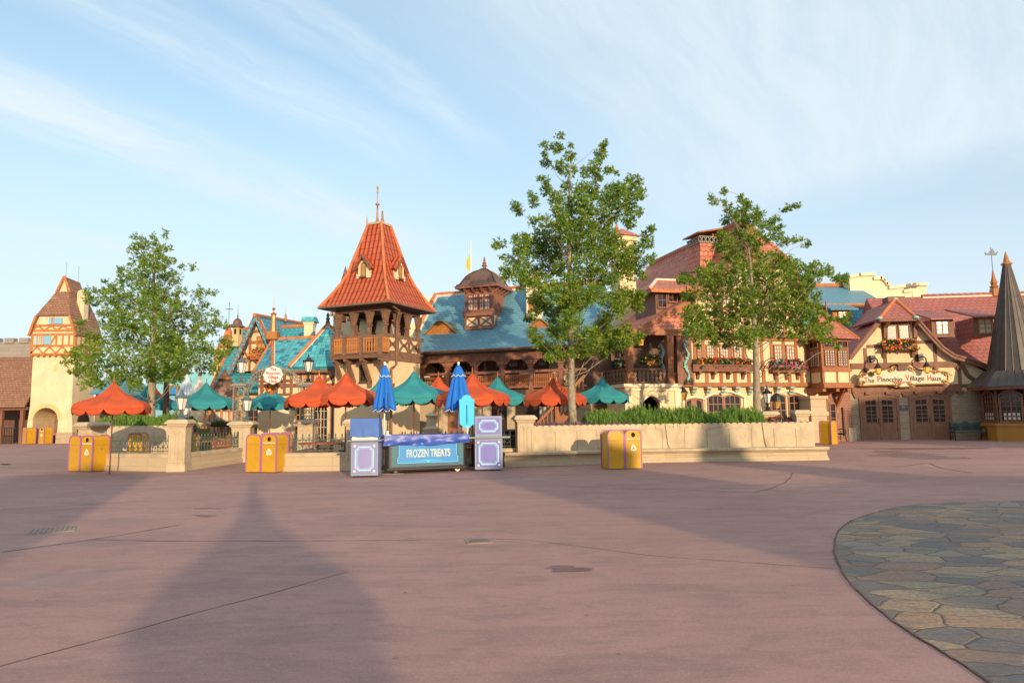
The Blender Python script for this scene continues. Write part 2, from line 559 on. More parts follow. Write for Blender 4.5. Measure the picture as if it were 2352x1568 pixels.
M['stone'] = masonry('sand_stone', (0.49, 0.385, 0.255), (0.53, 0.425, 0.29), (0.35, 0.26, 0.165), 0.9, 0.6, 0.006, 0.006, 0.22)
M['stone_plain'] = paint('carved_stone', (0.50, 0.395, 0.265), 0.88, 0.16, 2.2, 0.35, 45, grime=0.55)
M['rubble'] = masonry('coursed_stone', (0.50, 0.375, 0.25), (0.38, 0.285, 0.20), (0.55, 0.46, 0.35), 0.42, 0.15, 0.014, 0.02, 0.45, 0.12)
M['brick'] = masonry('red_brick', (0.33, 0.12, 0.07), (0.26, 0.09, 0.06), (0.42, 0.32, 0.24), 0.24, 0.085, 0.012, 0.012, 0.3)
M['greystone'] = masonry('grey_stone', (0.34, 0.30, 0.25), (0.28, 0.26, 0.23), (0.24, 0.21, 0.18), 0.9, 0.4, 0.01, 0.02, 0.4)
M['roof_red'] = tiles('red_clay_tiles', (0.50, 0.105, 0.040), (0.44, 0.085, 0.035), (0.24, 0.04, 0.02), 0.26, 0.36, 0.008, 0.6, rib=0.035, row=0.05, off=0.0, var=0.2)
M['roof_mix'] = tiles('mottled_red_tiles', (0.62, 0.205, 0.13), (0.43, 0.085, 0.058), (0.22, 0.05, 0.04), 0.30, 0.28, 0.016, 0.6, rib=0.0, row=0.05, var=0.35, cc=(0.62, 0.34, 0.19), sc=0.03)
M['roof_rose'] = tiles('rose_shingles', (0.41, 0.145, 0.115), (0.36, 0.12, 0.10), (0.18, 0.05, 0.045), 0.36, 0.30, 0.014, 0.65, row=0.035, var=0.2, sc=0.02)
M['roof_brown'] = tiles('brown_tiles', (0.24, 0.105, 0.062), (0.34, 0.17, 0.10), (0.10, 0.045, 0.03), 0.24, 0.20, 0.012, 0.75, row=0.04, var=0.45, cc=(0.40, 0.24, 0.15))
M['roof_blue'] = tiles('blue_slates', (0.12, 0.295, 0.385), (0.145, 0.34, 0.425), (0.05, 0.14, 0.21), 0.34, 0.19, 0.010, 0.55, row=0.035, var=0.25)
M['roof_teal'] = tiles('teal_square_slates', (0.075, 0.37, 0.43), (0.085, 0.40, 0.45), (0.03, 0.17, 0.22), 0.21, 0.23, 0.006, 0.5, row=0.03, off=0.0, var=0.15, big=0.08, check=(0.022, 0.175, 0.265))
M['roof_scale'] = tiles('teal_scale_slates', (0.055, 0.31, 0.36), (0.07, 0.37, 0.42), (0.02, 0.14, 0.19), 0.30, 0.26, 0.014, 0.5, row=0.05, var=0.3, sc=0.045)
M['roof_blue_wavy'] = tiles('blue_wavy_slates', (0.085, 0.29, 0.42), (0.10, 0.32, 0.44), (0.035, 0.12, 0.20), 0.42, 0.26, 0.014, 0.55, row=0.04, var=0.2, sc=0.04)
M['ridge'] = paint('terracotta_ridge', (0.50, 0.16, 0.055), 0.65, 0.25, 3, 0.3, 20)
M['mortar'] = paint('pale_mortar', (0.66, 0.55, 0.42), 0.9, 0.1, 3)
M['copper'] = paint('brown_copper', (0.185, 0.105, 0.075), 0.45, 0.2, 2.5, 0.2, 8, metal=0.35)
M['lead'] = paint('dark_lead', (0.085, 0.070, 0.062), 0.5, 0.22, 2, 0.15, 10, metal=0.3)
M['bronze'] = paint('orange_bronze', (0.42, 0.18, 0.06), 0.4, 0.15, 4, metal=0.3)
M['gold'] = paint('gold_paint', (0.36, 0.21, 0.075), 0.4, 0.2, 6, metal=0.4)
M['glass'] = paint('dark_glass', (0.018, 0.016, 0.016), 0.12, 0.3, 2, spec=0.6)
M['glass_pale'] = paint('curtained_glass', (0.55, 0.50, 0.42), 0.22, 0.15, 3, spec=0.6)
M['glass_amber'] = paint('amber_glass', (0.42, 0.25, 0.05), 0.2, 0.2, 6, spec=0.6)
M['glass_milk'] = paint('milk_glass', (0.74, 0.68, 0.62), 0.3, 0.05, 6, spec=0.5)
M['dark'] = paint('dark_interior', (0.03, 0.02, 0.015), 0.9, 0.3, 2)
M['iron_green'] = paint('green_iron', (0.075, 0.105, 0.085), 0.5, 0.25, 8, 0.2, 40)
M['iron_blue'] = paint('blue_grey_iron', (0.09, 0.13, 0.135), 0.45, 0.2, 8)
M['iron_bench'] = paint('verdigris_iron', (0.05, 0.07, 0.07), 0.5, 0.35, 14)
M['iron_black'] = paint('black_iron', (0.02, 0.018, 0.018), 0.45, 0.2, 8)
M['iron_grey'] = paint('grey_iron', (0.24, 0.22, 0.18), 0.5, 0.2, 8)
M['teal_paint'] = paint('pale_teal_paint', (0.22, 0.52, 0.48), 0.5, 0.12, 6)
M['shutter'] = paint('blue_shutter', (0.20, 0.45, 0.62), 0.55, 0.1, 6)
M['white'] = paint('white_paint', (0.80, 0.76, 0.70), 0.5, 0.04, 4)
M['bark'] = paint('pale_bark', (0.29, 0.24, 0.17), 0.9, 0.42, 9, 0.8, 26, stretch=(1, 1, 0.6))
M['bark_dark'] = paint('dark_bark', (0.13, 0.095, 0.065), 0.9, 0.4, 9, 0.8, 26)
M['leaf'] = leafmat('oak_leaf', (0.09, 0.185, 0.018), (0.245, 0.375, 0.04), (0.40, 0.36, 0.045))
M['leaf_hedge'] = leafmat('hedge_leaf', (0.12, 0.25, 0.04), (0.23, 0.39, 0.075), (0.33, 0.42, 0.12), 0.35)
M['leaf_purple'] = leafmat('purple_leaf', (0.13, 0.055, 0.10), (0.24, 0.12, 0.18), (0.28, 0.20, 0.16), 0.15)
M['leaf_dark'] = leafmat('shrub_leaf', (0.02, 0.055, 0.012), (0.05, 0.10, 0.02), (0.08, 0.12, 0.03), 0.2)
M['flowers_red'] = islandmat('red_flowers', [(0.62, 0.03, 0.02), (0.75, 0.07, 0.02), (0.72, 0.30, 0.03), (0.07, 0.16, 0.06), (0.66, 0.04, 0.03), (0.05, 0.12, 0.05)])
M['flowers_mix'] = islandmat('mixed_flowers', [(0.70, 0.03, 0.02), (0.75, 0.45, 0.04), (0.08, 0.20, 0.12), (0.70, 0.06, 0.03), (0.06, 0.16, 0.09), (0.72, 0.22, 0.03)])
M['flowers_pink'] = islandmat('pink_flowers', [(0.68, 0.05, 0.05), (0.62, 0.22, 0.36), (0.07, 0.24, 0.17), (0.66, 0.05, 0.03), (0.07, 0.20, 0.14), (0.50, 0.20, 0.40)])
def canvas(name, c):
 m = paint(name, c, 0.85, 0.16, 1.6, 0.55, 4.5, stretch=(1, 1, 1.6), grime=0.22)
 t = m.node_tree; b = t.nodes['Principled BSDF']
 tr = t.nodes.new('ShaderNodeBsdfTranslucent'); tr.inputs[0].default_value = c4(c)
 ms = t.nodes.new('ShaderNodeMixShader'); ms.inputs[0].default_value = 0.22
 t.links.new(b.outputs[0], ms.inputs[1]); t.links.new(tr.outputs[0], ms.inputs[2]); t.links.new(ms.outputs[0], t.nodes['Material Output'].inputs[0])
 return m
M['canvas_red'] = canvas('red_canvas', (0.62, 0.105, 0.035))
M['canvas_teal'] = canvas('teal_canvas', (0.04, 0.30, 0.33))
M['pole_brown'] = paint('brown_pole', (0.16, 0.06, 0.035), 0.4, 0.15, 6)
M['blue_canvas'] = paint('bright_blue_canvas', (0.008, 0.145, 0.56), 0.75, 0.08, 3)
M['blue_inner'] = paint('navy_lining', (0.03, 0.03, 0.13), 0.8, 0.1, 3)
M['tarp'] = paint('blue_vinyl', (0.030, 0.075, 0.37), 0.40, 0.05, 2, spec=0.5)
M['tarp_light'] = paint('cornflower_cloth', (0.07, 0.155, 0.43), 0.7, 0.06, 2, 0.2, 4)
M['violet'] = paint('violet_panel', (0.155, 0.15, 0.44), 0.5, 0.06, 3, stretch=(6, 6, 0.3))
M['violet_pale'] = paint('lilac_panel', (0.25, 0.235, 0.46), 0.5, 0.06, 3, stretch=(6, 6, 0.3))
M['grey_violet'] = paint('grey_frame', (0.23, 0.27, 0.39), 0.5, 0.04, 3)
M['sky_trim'] = paint('pale_blue_trim', (0.34, 0.60, 0.78), 0.5, 0.04, 5)
M['counter'] = paint('grey_counter', (0.22, 0.25, 0.29), 0.45, 0.06, 3)
M['cart_black'] = paint('black_plastic', (0.022, 0.02, 0.02), 0.4, 0.15, 5)
M['cart_grey'] = paint('teal_grey_panel', (0.04, 0.115, 0.175), 0.5, 0.08, 3)
M['cart_blue'] = paint('sign_blue', (0.022, 0.225, 0.56), 0.45, 0.06, 3)
M['cyan_sign'] = paint('cyan_board', (0.02, 0.47, 0.72), 0.4, 0.03, 3)
M['letter_teal'] = paint('pale_teal_letters', (0.30, 0.66, 0.68), 0.5, 0.04, 5)
M['letter_pink'] = paint('pink_edge', (0.50, 0.33, 0.36), 0.5, 0.04, 5)
M['bin_yellow'] = paint('yellow_bin', (0.53, 0.285, 0.012), 0.42, 0.08, 2, spec=0.45, grime=0.22)
M['bin_trim'] = paint('mauve_trim', (0.36, 0.125, 0.30), 0.35, 0.05, 5, spec=0.5)
M['bin_dark'] = paint('bin_hole', (0.01, 0.01, 0.01), 0.9, 0.1, 5)
M['sign_cream'] = paint('sign_cream', (0.64, 0.55, 0.39), 0.6, 0.05, 3)
M['letter_black'] = paint('black_letters', (0.02, 0.018, 0.02), 0.6, 0.05, 5)
M['letter_red'] = paint('red_letters', (0.55, 0.05, 0.035), 0.6, 0.05, 5)
M['door_brown'] = paint('brown_door', (0.28, 0.13, 0.075), 0.55, 0.2, 6, 0.15, 40, stretch=(3, 3, 0.3))
M['table_red'] = paint('red_table', (0.46, 0.075, 0.025), 0.5, 0.1, 4)
M['ochre_counter'] = paint('ochre_counter', (0.40, 0.19, 0.035), 0.6, 0.12, 2)
def glow(name, c, e):
 m, t, b = newmat(name)
 b.inputs['Base Color'].default_value = c4(c)
 b.inputs['Emission Color'].default_value = c4(c)
 b.inputs['Emission Strength'].default_value = e
 b.inputs['Roughness'].default_value = 0.3
 return m
M['lamp_amber'] = glow('lit_amber_glass', (0.85, 0.33, 0.04), 0.55)
# ------------------------------------------------------------------ shared builders
def window(parent, x0, x1, z0, z1, y, cols=2, rows=3, fm='timber', gm='glass', fw=0.06, mw=0.025, arch=0.0, proud=0.05, sill=True, name='window'):
 """frame with glazing bars (one part) and its pane (a sub-part), set on the wall plane y"""
 f = MB()
 x0, x1 = min(x0, x1), max(x0, x1); z0, z1 = min(z0, z1), max(z0, z1)
 n = 8
 def top(x):
  if not arch: return z1
  u = (x-x0)/(x1-x0)*2-1
  return z1-arch*(1-math.sqrt(max(0, 1-u*u*0.96)))/0.8 if arch else z1
 f.box(x0-fw, x0, y-proud, y+0.02, z0, top(x0)); f.box(x1, x1+fw, y-proud, y+0.02, z0, top(x1))
 f.box(x0-fw, x1+fw, y-proud-0.004, y+0.02, z0-fw, z0)
 xs = [x0+(x1-x0)*i/n for i in range(n+1)] if arch else [x0, x1]
 ex = [x0-fw]+xs[1:-1]+[x1+fw]
 for i in range(len(xs)-1):
  a, b = xs[i], xs[i+1]
  f.hexa([(ex[i], y-proud-0.004, top(a)), (ex[i+1], y-proud-0.004, top(b)), (ex[i+1], y+0.02, top(b)), (ex[i], y+0.02, top(a))],
      [(ex[i], y-proud-0.004, top(a)+fw), (ex[i+1], y-proud-0.004, top(b)+fw), (ex[i+1], y+0.02, top(b)+fw), (ex[i], y+0.02, top(a)+fw)])
 for i in range(1, cols):
  x = x0+(x1-x0)*i/cols
  w = mw*1.8 if (cols == 4 and i == 2) else mw
  f.box(x-w/2, x+w/2, y-proud*0.75, y-0.012, z0, top(x))
 for j in range(1, rows):
  z = z0+(z1-z0)*j/rows
  if arch and z > z1-arch*0.6:
   continue
  f.box(x0, x1, y-proud*0.7, y-0.014, z-mw/2, z+mw/2)
 if sill:
  f.box(x0-fw*1.5, x1+fw*1.5, y-proud-0.05, y+0.01, z0-fw-0.04, z0-fw)
 o = f.build(name, M[fm], parent)
 p = MB()
 p.prism([(x0, z0), (x1, z0)]+[(x, top(x)) for x in xs[::-1]], y-0.012, y+0.03)
 p.build('pane', M[gm], o)
 return o
def flowers(x0, x1, y, z0, z1, n, mat, parent, name='flowers', yd=0.2, size=0.055, hang=0.3):
 b = MB()
 for i in range(n):
  x = random.uniform(x0, x1)
  e = 1-abs((x-(x0+x1)/2)/((x1-x0)/2))**4*0.4
  z = z0+(z1-z0)*random.random()*e
  yy = y+random.uniform(-yd, yd)
  if random.random() < hang: z = z0-random.random()*(z1-z0)*0.5; yy = y-yd-random.random()*0.06
  s_ = size*random.uniform(0.6, 1.3)
  q = Matrix.Translation((x, yy, z)) @ Matrix.Rotation(random.uniform(0, 6.3), 4, 'Z') @ Matrix.Rotation(random.uniform(-1.2, 1.2), 4, 'X')
  pts = []
  for k in range(6):
   a = k*math.pi/3
   pts.append(q @ Vector((math.cos(a)*s_, math.sin(a)*s_, s_*0.3*(k % 2))))
  b.idx(pts+[q @ Vector((0, 0, s_*0.6)), q @ Vector((0, 0, -s_*0.4))], [(k, (k+1) % 6, 6) for k in range(6)]+[((k+1) % 6, k, 7) for k in range(6)])
 return tag(b.build(name, M[mat], parent), kind='stuff')
def spike(b, x, y, z, h, r=0.05, ball=True, n=8):
 """roof finial added to a mesh builder"""
 pr = [(r*2.2, 0), (r*1.2, h*0.06), (r*0.75, h*0.18), (r*0.5, h*0.4)]
 if ball: pr += [(r*0.5, h*0.44), (r*1.1, h*0.47), (r*1.1, h*0.49), (r*0.4, h*0.52)]
 pr += [(r*0.28, h*0.75), (0.004, h)]
 b.lathe(pr, n, (x, y, z))
# ------------------------------------------------------------------ ground
def ground_mat():
 m, t, b = newmat('red_concrete')
 o = coord(t, 'Object')
 f1 = noise(t, o, 0.22, 8, 0.62, 0.4)
 f2 = noise(t, coord(t, 'Object', (0.5, 1.6, 1)), 1.1, 8, 0.68, 0.6)
 f3 = noise(t, o, 34.0, 4, 0.7)
 f4 = noise(t, o, 230.0, 2, 0.6)
 col = mixc(t, rng(t, f1, 0.32, 0.68), (0.34, 0.172, 0.150), (0.48, 0.255, 0.213))
 col = mixc(t, rng(t, f2, 0.48, 0.70, 0, 0.62), col, (0.185, 0.108, 0.105))
 col = mixc(t, rng(t, f2, 0.46, 0.25, 0, 0.35), col, (0.43, 0.285, 0.24))
 f6 = noise(t, coord(t, 'Object', (0.6, 1.3, 1)), 4.2, 8, 0.72, 0.5)
 col = mixc(t, rng(t, f6, 0.50, 0.70, 0, 0.48), col, (0.155, 0.095, 0.095))
 col = mixc(t, rng(t, f6, 0.46, 0.28, 0, 0.42), col, (0.47, 0.30, 0.25))
 col = mixc(t, rng(t, f3, 0.3, 0.7, 0, 0.42), col, (0.18, 0.10, 0.095))
 col = mixc(t, rng(t, f4, 0.35, 0.7, 0, 0.32), col, (0.46, 0.33, 0.29))
 gv = t.nodes.new('ShaderNodeTexVoronoi'); gv.inputs['Scale'].default_value = 1.9; t.links.new(o, gv.inputs['Vector'])
 col = mixc(t, rng(t, gv.outputs['Distance'], 0.035, 0.05, 0.5, 0), col, (0.12, 0.085, 0.085))
 gv = t.nodes.new('ShaderNodeTexVoronoi'); gv.inputs['Scale'].default_value = 38; t.links.new(o, gv.inputs['Vector'])
 col = mixc(t, rng(t, gv.outputs['Distance'], 0.12, 0.25, 0.35, 0), col, (0.55, 0.42, 0.37))
 d = noise(t, coord(t, 'Object', (0.35, 1.0, 1)), 0.42, 7, 0.6, 0.8)
 damp = rng(t, d, 0.60, 0.69)
 col = mixc(t, mth(t, 'MULTIPLY', damp, 0.35), col, (0.125, 0.065, 0.062))
 t.links.new(col, b.inputs['Base Color'])
 t.links.new(rng(t, damp, 0, 1, 0.80, 0.40), b.inputs['Roughness'])
 b.inputs['Specular IOR Level'].default_value = 0.3
 h = mth(t, 'ADD', mth(t, 'MULTIPLY', f3, 0.6), mth(t, 'ADD', mth(t, 'MULTIPLY', f4, 0.35), mth(t, 'MULTIPLY', f2, 1.2)))
 bump(t, b, h, 0.5, 0.008)
 return m
M['ground'] = ground_mat()
g = MB()
N = 24
for i in range(N):
 for j in range(N):
  def q(u): return math.copysign(abs(u)**2.6*420, u)
  a, b_ = -1+2*i/N, -1+2*(i+1)/N
  c, d_ = -1+2*j/N, -1+2*(j+1)/N
  g.face([(q(a), q(c), 0), (q(b_), q(c), 0), (q(b_), q(d_), 0), (q(a), q(d_), 0)])
tag(g.build('ground', M['ground']), kind='structure')
def flag_mat():
 m, t, b = newmat('flagstones')
 o = coord(t, 'Object')
 mp = t.nodes.new('ShaderNodeMapping'); mp.inputs['Scale'].default_value = (0.66, 1.15, 0); mp.inputs['Rotation'].default_value = (0, 0, R(-12))
 nz = t.nodes.new('ShaderNodeTexNoise'); nz.inputs['Scale'].default_value = 1.6; nz.inputs['Detail'].default_value = 3
 t.links.new(o, nz.inputs['Vector'])
 vs = t.nodes.new('ShaderNodeVectorMath'); vs.operation = 'SCALE'; vs.inputs['Scale'].default_value = 0.32
 t.links.new(nz.outputs['Color'], vs.inputs[0])
 va = t.nodes.new('ShaderNodeVectorMath'); va.operation = 'ADD'
 t.links.new(o, va.inputs[0]); t.links.new(vs.outputs[0], va.inputs[1])
 t.links.new(va.outputs[0], mp.inputs[0])
 ve = t.nodes.new('ShaderNodeTexVoronoi'); ve.voronoi_dimensions = '2D'; ve.feature = 'DISTANCE_TO_EDGE'; ve.inputs['Scale'].default_value = 3.0
 vc = t.nodes.new('ShaderNodeTexVoronoi'); vc.voronoi_dimensions = '2D'; vc.inputs['Scale'].default_value = 3.0
 t.links.new(mp.outputs[0], ve.inputs['Vector']); t.links.new(mp.outputs[0], vc.inputs['Vector'])
 sp = t.nodes.new('ShaderNodeSeparateColor'); t.links.new(vc.outputs['Color'], sp.inputs[0])
 cr = t.nodes.new('ShaderNodeValToRGB'); cr.color_ramp.interpolation = 'CONSTANT'
 cols = [(0.165, 0.155, 0.155), (0.41, 0.285, 0.175), (0.25, 0.205, 0.165), (0.45, 0.265, 0.16), (0.125, 0.128, 0.14), (0.41, 0.31, 0.195), (0.33, 0.195, 0.14), (0.30, 0.26, 0.215)]
 el = cr.color_ramp.elements
 while len(el) < len(cols): el.new(0.5)
 for i, c in enumerate(cols):
  el[i].position = i/len(cols); el[i].color = c4(c)
 t.links.new(sp.outputs[0], cr.inputs[0])
 f = noise(t, coord(t, 'Object', (0.7, 4.5, 1)), 2.4, 9, 0.7, 0.7)
 f2 = noise(t, o, 28, 5, 0.7)
 col = mixc(t, rng(t, f, 0.40, 0.66, 0, 0.75), cr.outputs[0], (0.33, 0.205, 0.125))
 col = mixc(t, rng(t, f2, 0.38, 0.68, 0, 0.65), col, (0.085, 0.08, 0.08))
 f5 = noise(t, coord(t, 'Object', (1.0, 3.0, 1)), 0.9, 6, 0.6, 0.5)
 col = mixc(t, rng(t, f5, 0.5, 0.68, 0, 0.6), col, (0.11, 0.115, 0.12))
 jt = rng(t, ve.outputs['Distance'], 0.008, 0.024, 1, 0)
 col = mixc(t, jt, col, mixc(t, rng(t, f2, 0.4, 0.6), (0.05, 0.035, 0.03), (0.22, 0.135, 0.10)))
 t.links.new(col, b.inputs['Base Color'])
 t.links.new(rng(t, f, 0.3, 0.7, 0.5, 0.8), b.inputs['Roughness'])
 b.inputs['Specular IOR Level'].default_value = 0.3
 ed = rng(t, ve.outputs['Distance'], 0.0, 0.05, 0, 1)
 h = mth(t, 'ADD', mth(t, 'MULTIPLY', ed, 1.4), mth(t, 'ADD', mth(t, 'MULTIPLY', f, 1.3), mth(t, 'MULTIPLY', f2, 0.9)))
 h = mth(t, 'ADD', h, mth(t, 'MULTIPLY', sp.outputs[1], 0.5))
 bump(t, b, h, 0.8, 0.016)
 return m
RIM = [G((2900+cx/1.8236)/1.63265, (1700+cy/1.8236)/1.63265) for cx, cy in ((1714, 325), (1560, 328), (1400, 333), (1240, 338), (1100, 345), (960, 356), (850, 370), (740, 394), (650, 420), (580, 444), (530, 465), (480, 500), (450, 530), (432, 565), (425, 600), (420, 640), (419, 680), (430, 720), (450, 760), (472, 805), (500, 850), (545, 905), (600, 960), (670, 1025), (750, 1090), (820, 1145), (900, 1200), (1010, 1270), (1130, 1340), (1240, 1408), (1340, 1470), (1480, 1568))]
RIM += [Vector(q) for q in ((2.9, 3.2, 0), (3.6, 1.9, 0), (5.2, 0.2, 0), (8, -1.6, 0), (12, -2.2, 0), (16, -0.6, 0), (18.5, 3.2, 0), (18, 7.5, 0), (15.5, 10.8, 0), (12.5, 12.2, 0))]
d = MB()
d.face([(p.x, p.y, 0.008) for p in RIM[::-1]])
tag(d.build('stone_paving', flag_mat()), kind='structure')
M['joint'] = paint('dark_joint', (0.12, 0.075, 0.064), 0.95, 0.4, 6)
d = MB()
n_ = len(RIM)
RN = []
for k in range(n_):
 t_ = (RIM[(k+1) % n_]-RIM[k-1]).normalized(); RN.append(Vector((t_.y, -t_.x, 0)))
for k in range(n_):
 for j in range(6):
  u, v = j/6, (j+1)/6; k2 = (k+1) % n_
  p, q = RIM[k].lerp(RIM[k2], u), RIM[k].lerp(RIM[k2], v); a, b_ = RN[k].lerp(RN[k2], u), RN[k].lerp(RN[k2], v)
  w0 = 0.005+0.009*abs(math.sin((k+u)*1.7))+0.006*abs(math.sin((k+u)*4.3)); w1 = 0.005+0.009*abs(math.sin((k+v)*1.7))+0.006*abs(math.sin((k+v)*4.3))
  z = Vector((0, 0, 0.012))
  d.face([p+a*w0+z, q+b_*w1+z, q-b_*0.004+z, p-a*0.004+z])
tag(d.build('paving_edge', M['joint']), kind='structure')
M['joint_red'] = paint('red_joint', (0.21, 0.115, 0.10), 0.95, 0.4, 6)
def joint(pts, w=0.012, m='joint_red'):
 b = MB(); P_ = [G(*p) for p in pts]; Q = []
 E_ = [P_[0]*2-P_[1]]+P_+[P_[-1]*2-P_[-2]]
 for k in range(1, len(E_)-2):
  p0, p1, p2, p3 = E_[k-1:k+3]
  n = max(2, int((p2-p1).length/0.25))
  for i in range(n):
   u = i/n
   Q.append((p1*2+(p2-p0)*u+(p0*2-p1*5+p2*4-p3)*u*u+(p1*3-p0-p2*3+p3)*u**3)*0.5)
 Q.append(P_[-1])
 ph = random.uniform(0, 9)
 for i, p in enumerate(Q): p.x += 0.012*math.sin(i*1.3+ph); p.y += 0.012*math.sin(i*0.9+ph)
 for a, c in zip(Q[:-1], Q[1:]):
  s_ = Vector((-(c-a).y, (c-a).x, 0)).normalized()*w*random.uniform(0.35, 0.75)
  z = Vector((0, 0, 0.004))
  b.face([a-s_+z, c-s_+z, c+s_+z, a+s_+z])
 tag(b.build('paving_joint', M[m]), kind='structure')
joint([(0, 1530), (320, 1443), (800, 1313)], 0.010, 'joint')
joint([(207, 1239), (420, 1242), (918, 1241)], 0.02)
joint([(0, 1268), (195, 1241), (410, 1206)], 0.03)
joint([(1820, 1086), (1812, 1100), (1780, 1118), (1735, 1130)], 0.02, 'joint')
joint([(918, 1241), (1180, 1238), (1500, 1275), (1915, 1305)], 0.012)
joint([(1740, 1130), (1300, 1117)], 0.02)
joint([(1960, 1068), (2060, 1071), (2130, 1064), (2160, 1074), (2235, 1086)], 0.035, 'joint')
joint([(0, 1170), (120, 1163), (330, 1150)], 0.02)
def puddle_mat():
 m, t, b = newmat('thin_puddle')
 b.inputs['Base Color'].default_value = (0.055, 0.03, 0.03, 1)
 b.inputs['Roughness'].default_value = 0.06
 b.inputs['Specular IOR Level'].default_value = 0.5
 bump(t, b, noise(t, coord(t, 'Object'), 9, 3, 0.6), 0.06, 0.02)
 return m
M['puddle'] = puddle_mat()
M['damp'] = paint('damp_concrete', (0.20, 0.105, 0.092), 0.5, 0.30, 2, 0.2, 60)
def blotch(px, py, wpx, hpx, m, name, z):
 b = MB(); n = 34; ph = [random.uniform(0, 6.3) for _ in range(5)]
 pts = []
 for k in range(n):
  a = 2*math.pi*k/n
  r_ = 1+0.22*math.sin(2*a+ph[0])+0.18*math.sin(3*a+ph[1])+0.13*math.sin(5*a+ph[2])+0.1*math.sin(9*a+ph[3])
  p = G(px+math.cos(a)*wpx/2*r_, py-math.sin(a)*hpx/2*r_); p.z = z
  pts.append(p)
 b.face(pts)
 tag(b.build(name, M[m]), kind='structure')
for q in [(12, 1066, 30, 2)]:
 blotch(*q, 'puddle', 'puddle', 0.005)
for q in [(1305, 1306, 110, 12), (480, 1167, 60, 4), (470, 1184, 50, 5), (2080, 1045, 180, 8), (2120, 1030, 260, 5), (2040, 1037, 90, 4), (2170, 1052, 120, 5)]:
 blotch(*q, 'damp', 'damp_patch', 0.003+0.0001*(q[0] % 7))
M['cover_iron'] = paint('worn_cover', (0.21, 0.14, 0.115), 0.7, 0.2, 5)
def drain(px, py, w, dpt, rz, label):
 t_ = thing('drain_cover', label, 'drain cover', G(px, py), rz)
 f = MB(); f.box(-w/2, w/2, -dpt/2, dpt/2, -0.02, 0.008); f.build('frame', paint('tan_cover', (0.28, 0.20, 0.15), 0.7, 0.2, 5), t_)
 f = MB()
 for i in range(9):
  x = -w/2+0.05+(w-0.1)*i/8
  f.box(x-0.012, x+0.012, -dpt/2+0.04, dpt/2-0.04, 0.0, 0.012)
 f.build('grating', M['cover_iron'], t_)
drain(1100, 1243, 0.34, 0.3, 0.2, 'small square drain cover set in the open middle of the red plaza')
drain(120, 1217, 0.6, 0.55, 0.5, 'tan drain cover in the red paving at the far left of the plaza')
# ------------------------------------------------------------------ buildings behind the camera that shade the plaza
TS = Vector((math.sin(SUN_AZ), -math.cos(SUN_AZ), 0)); TE = math.tan(SUN_EL)
def toward(x, y, Y):
 """follow the sun's direction from a shaded spot back to the line y = Y"""
 s_ = (y-Y)/math.cos(SUN_AZ)
 return x+s_*math.sin(SUN_AZ), s_*TE
def behind():
 x, h = toward(-6.74, 17.9, -15.0)
 t_ = thing('spired_kiosk', 'slim timbered kiosk with pointed lead spire behind the viewer', 'kiosk', (x, -15, 0))
 b = MB(); b.lathe([(0.86, 0), (0.86, 0.9), (0.84, 0.95), (0.84, h-2.5)], 8); b.build('body', M['timber_red'], t_)
 b = MB(); b.lathe([(0.97, h-2.6), (0.97, h-2.4), (0.86, h-2.15), (0.56, h-1.85), (0.34, h-1.5), (0.20, h-1.1), (0.11, h-0.6), (0.07, h-0.2), (0.02, h+0.15)], 16); b.build('roof', M['lead'], t_)
 def hall(c0, c1, y_hit, z_hit, label, gable=None, depth=5.0, Y=-16.0, wall='cream', roof='roof_rose'):
  x0, h = toward(c0-0.384*y_hit, y_hit, Y); x1, _ = toward(c1-0.384*y_hit, y_hit, Y)
  h += z_hit
  t_ = thing('shade_hall', label, 'building', ((x0+x1)/2, Y, 0))
  w = (x1-x0)/2
  b = MB(); b.box(-w, w, -depth, 0, 0, h-0.05); b.build('wall', M[wall], t_)
  b = MB()
  g_ = gable if gable else 0.6
  b.prism([(-w-0.1, h-0.05), (w+0.1, h-0.05), (0, h+g_)], -depth-0.1, 0.05)
  b.build('roof', M[roof], t_)
  for k in range(3):
   xx = -w*0.6+w*0.6*k
   window(t_, xx-0.4, xx+0.4, 1.0, 2.2, 0.0)
  return t_
 hall(-7.0, -2.8, 20.3, 0.0, 'unseen cream hall added behind the viewer to shade the left paving', gable=0.5, roof='roof_brown', Y=-18)  # solid block added to cast the left shadow, standing in for a tree
 hall(8.0, 11.4, 21.3, 0.35, 'narrow cream hall behind the viewer on the right', gable=0.4)
 hall(11.4, 24.0, 15.4, 0.0, 'long low cream hall behind the viewer on the right', gable=0.35, Y=-16.03)
 hall(24.0, 33.0, 17.5, 0.0, 'low cream hall far behind the viewer on the right', gable=0.8, Y=-16.06)
 x, h = toward(6.9, 22.8, -19.0)
 t_ = thing('spired_tower', 'round tower with tall pointed roof behind the viewer', 'tower', (x, -19, 0))
 b = MB(); b.lathe([(1.1, 0), (1.1, h-1.5)], 16); b.build('body', M['stone'], t_)
 b = MB(); b.lathe([(1.45, h-1.6), (1.15, h-1.0), (0.75, h+0.2), (0.35, h+1.3), (0.02, h+2.6)], 16); b.build('roof', M['roof_blue'], t_)
 hall(33.4, 40.3, 37.0, 2.35, 'unseen low cream hall added behind the viewer to shade the restaurant doors', gable=0.3, Y=-22)  # added out of view so that its shadow covers the restaurant doors
behind()
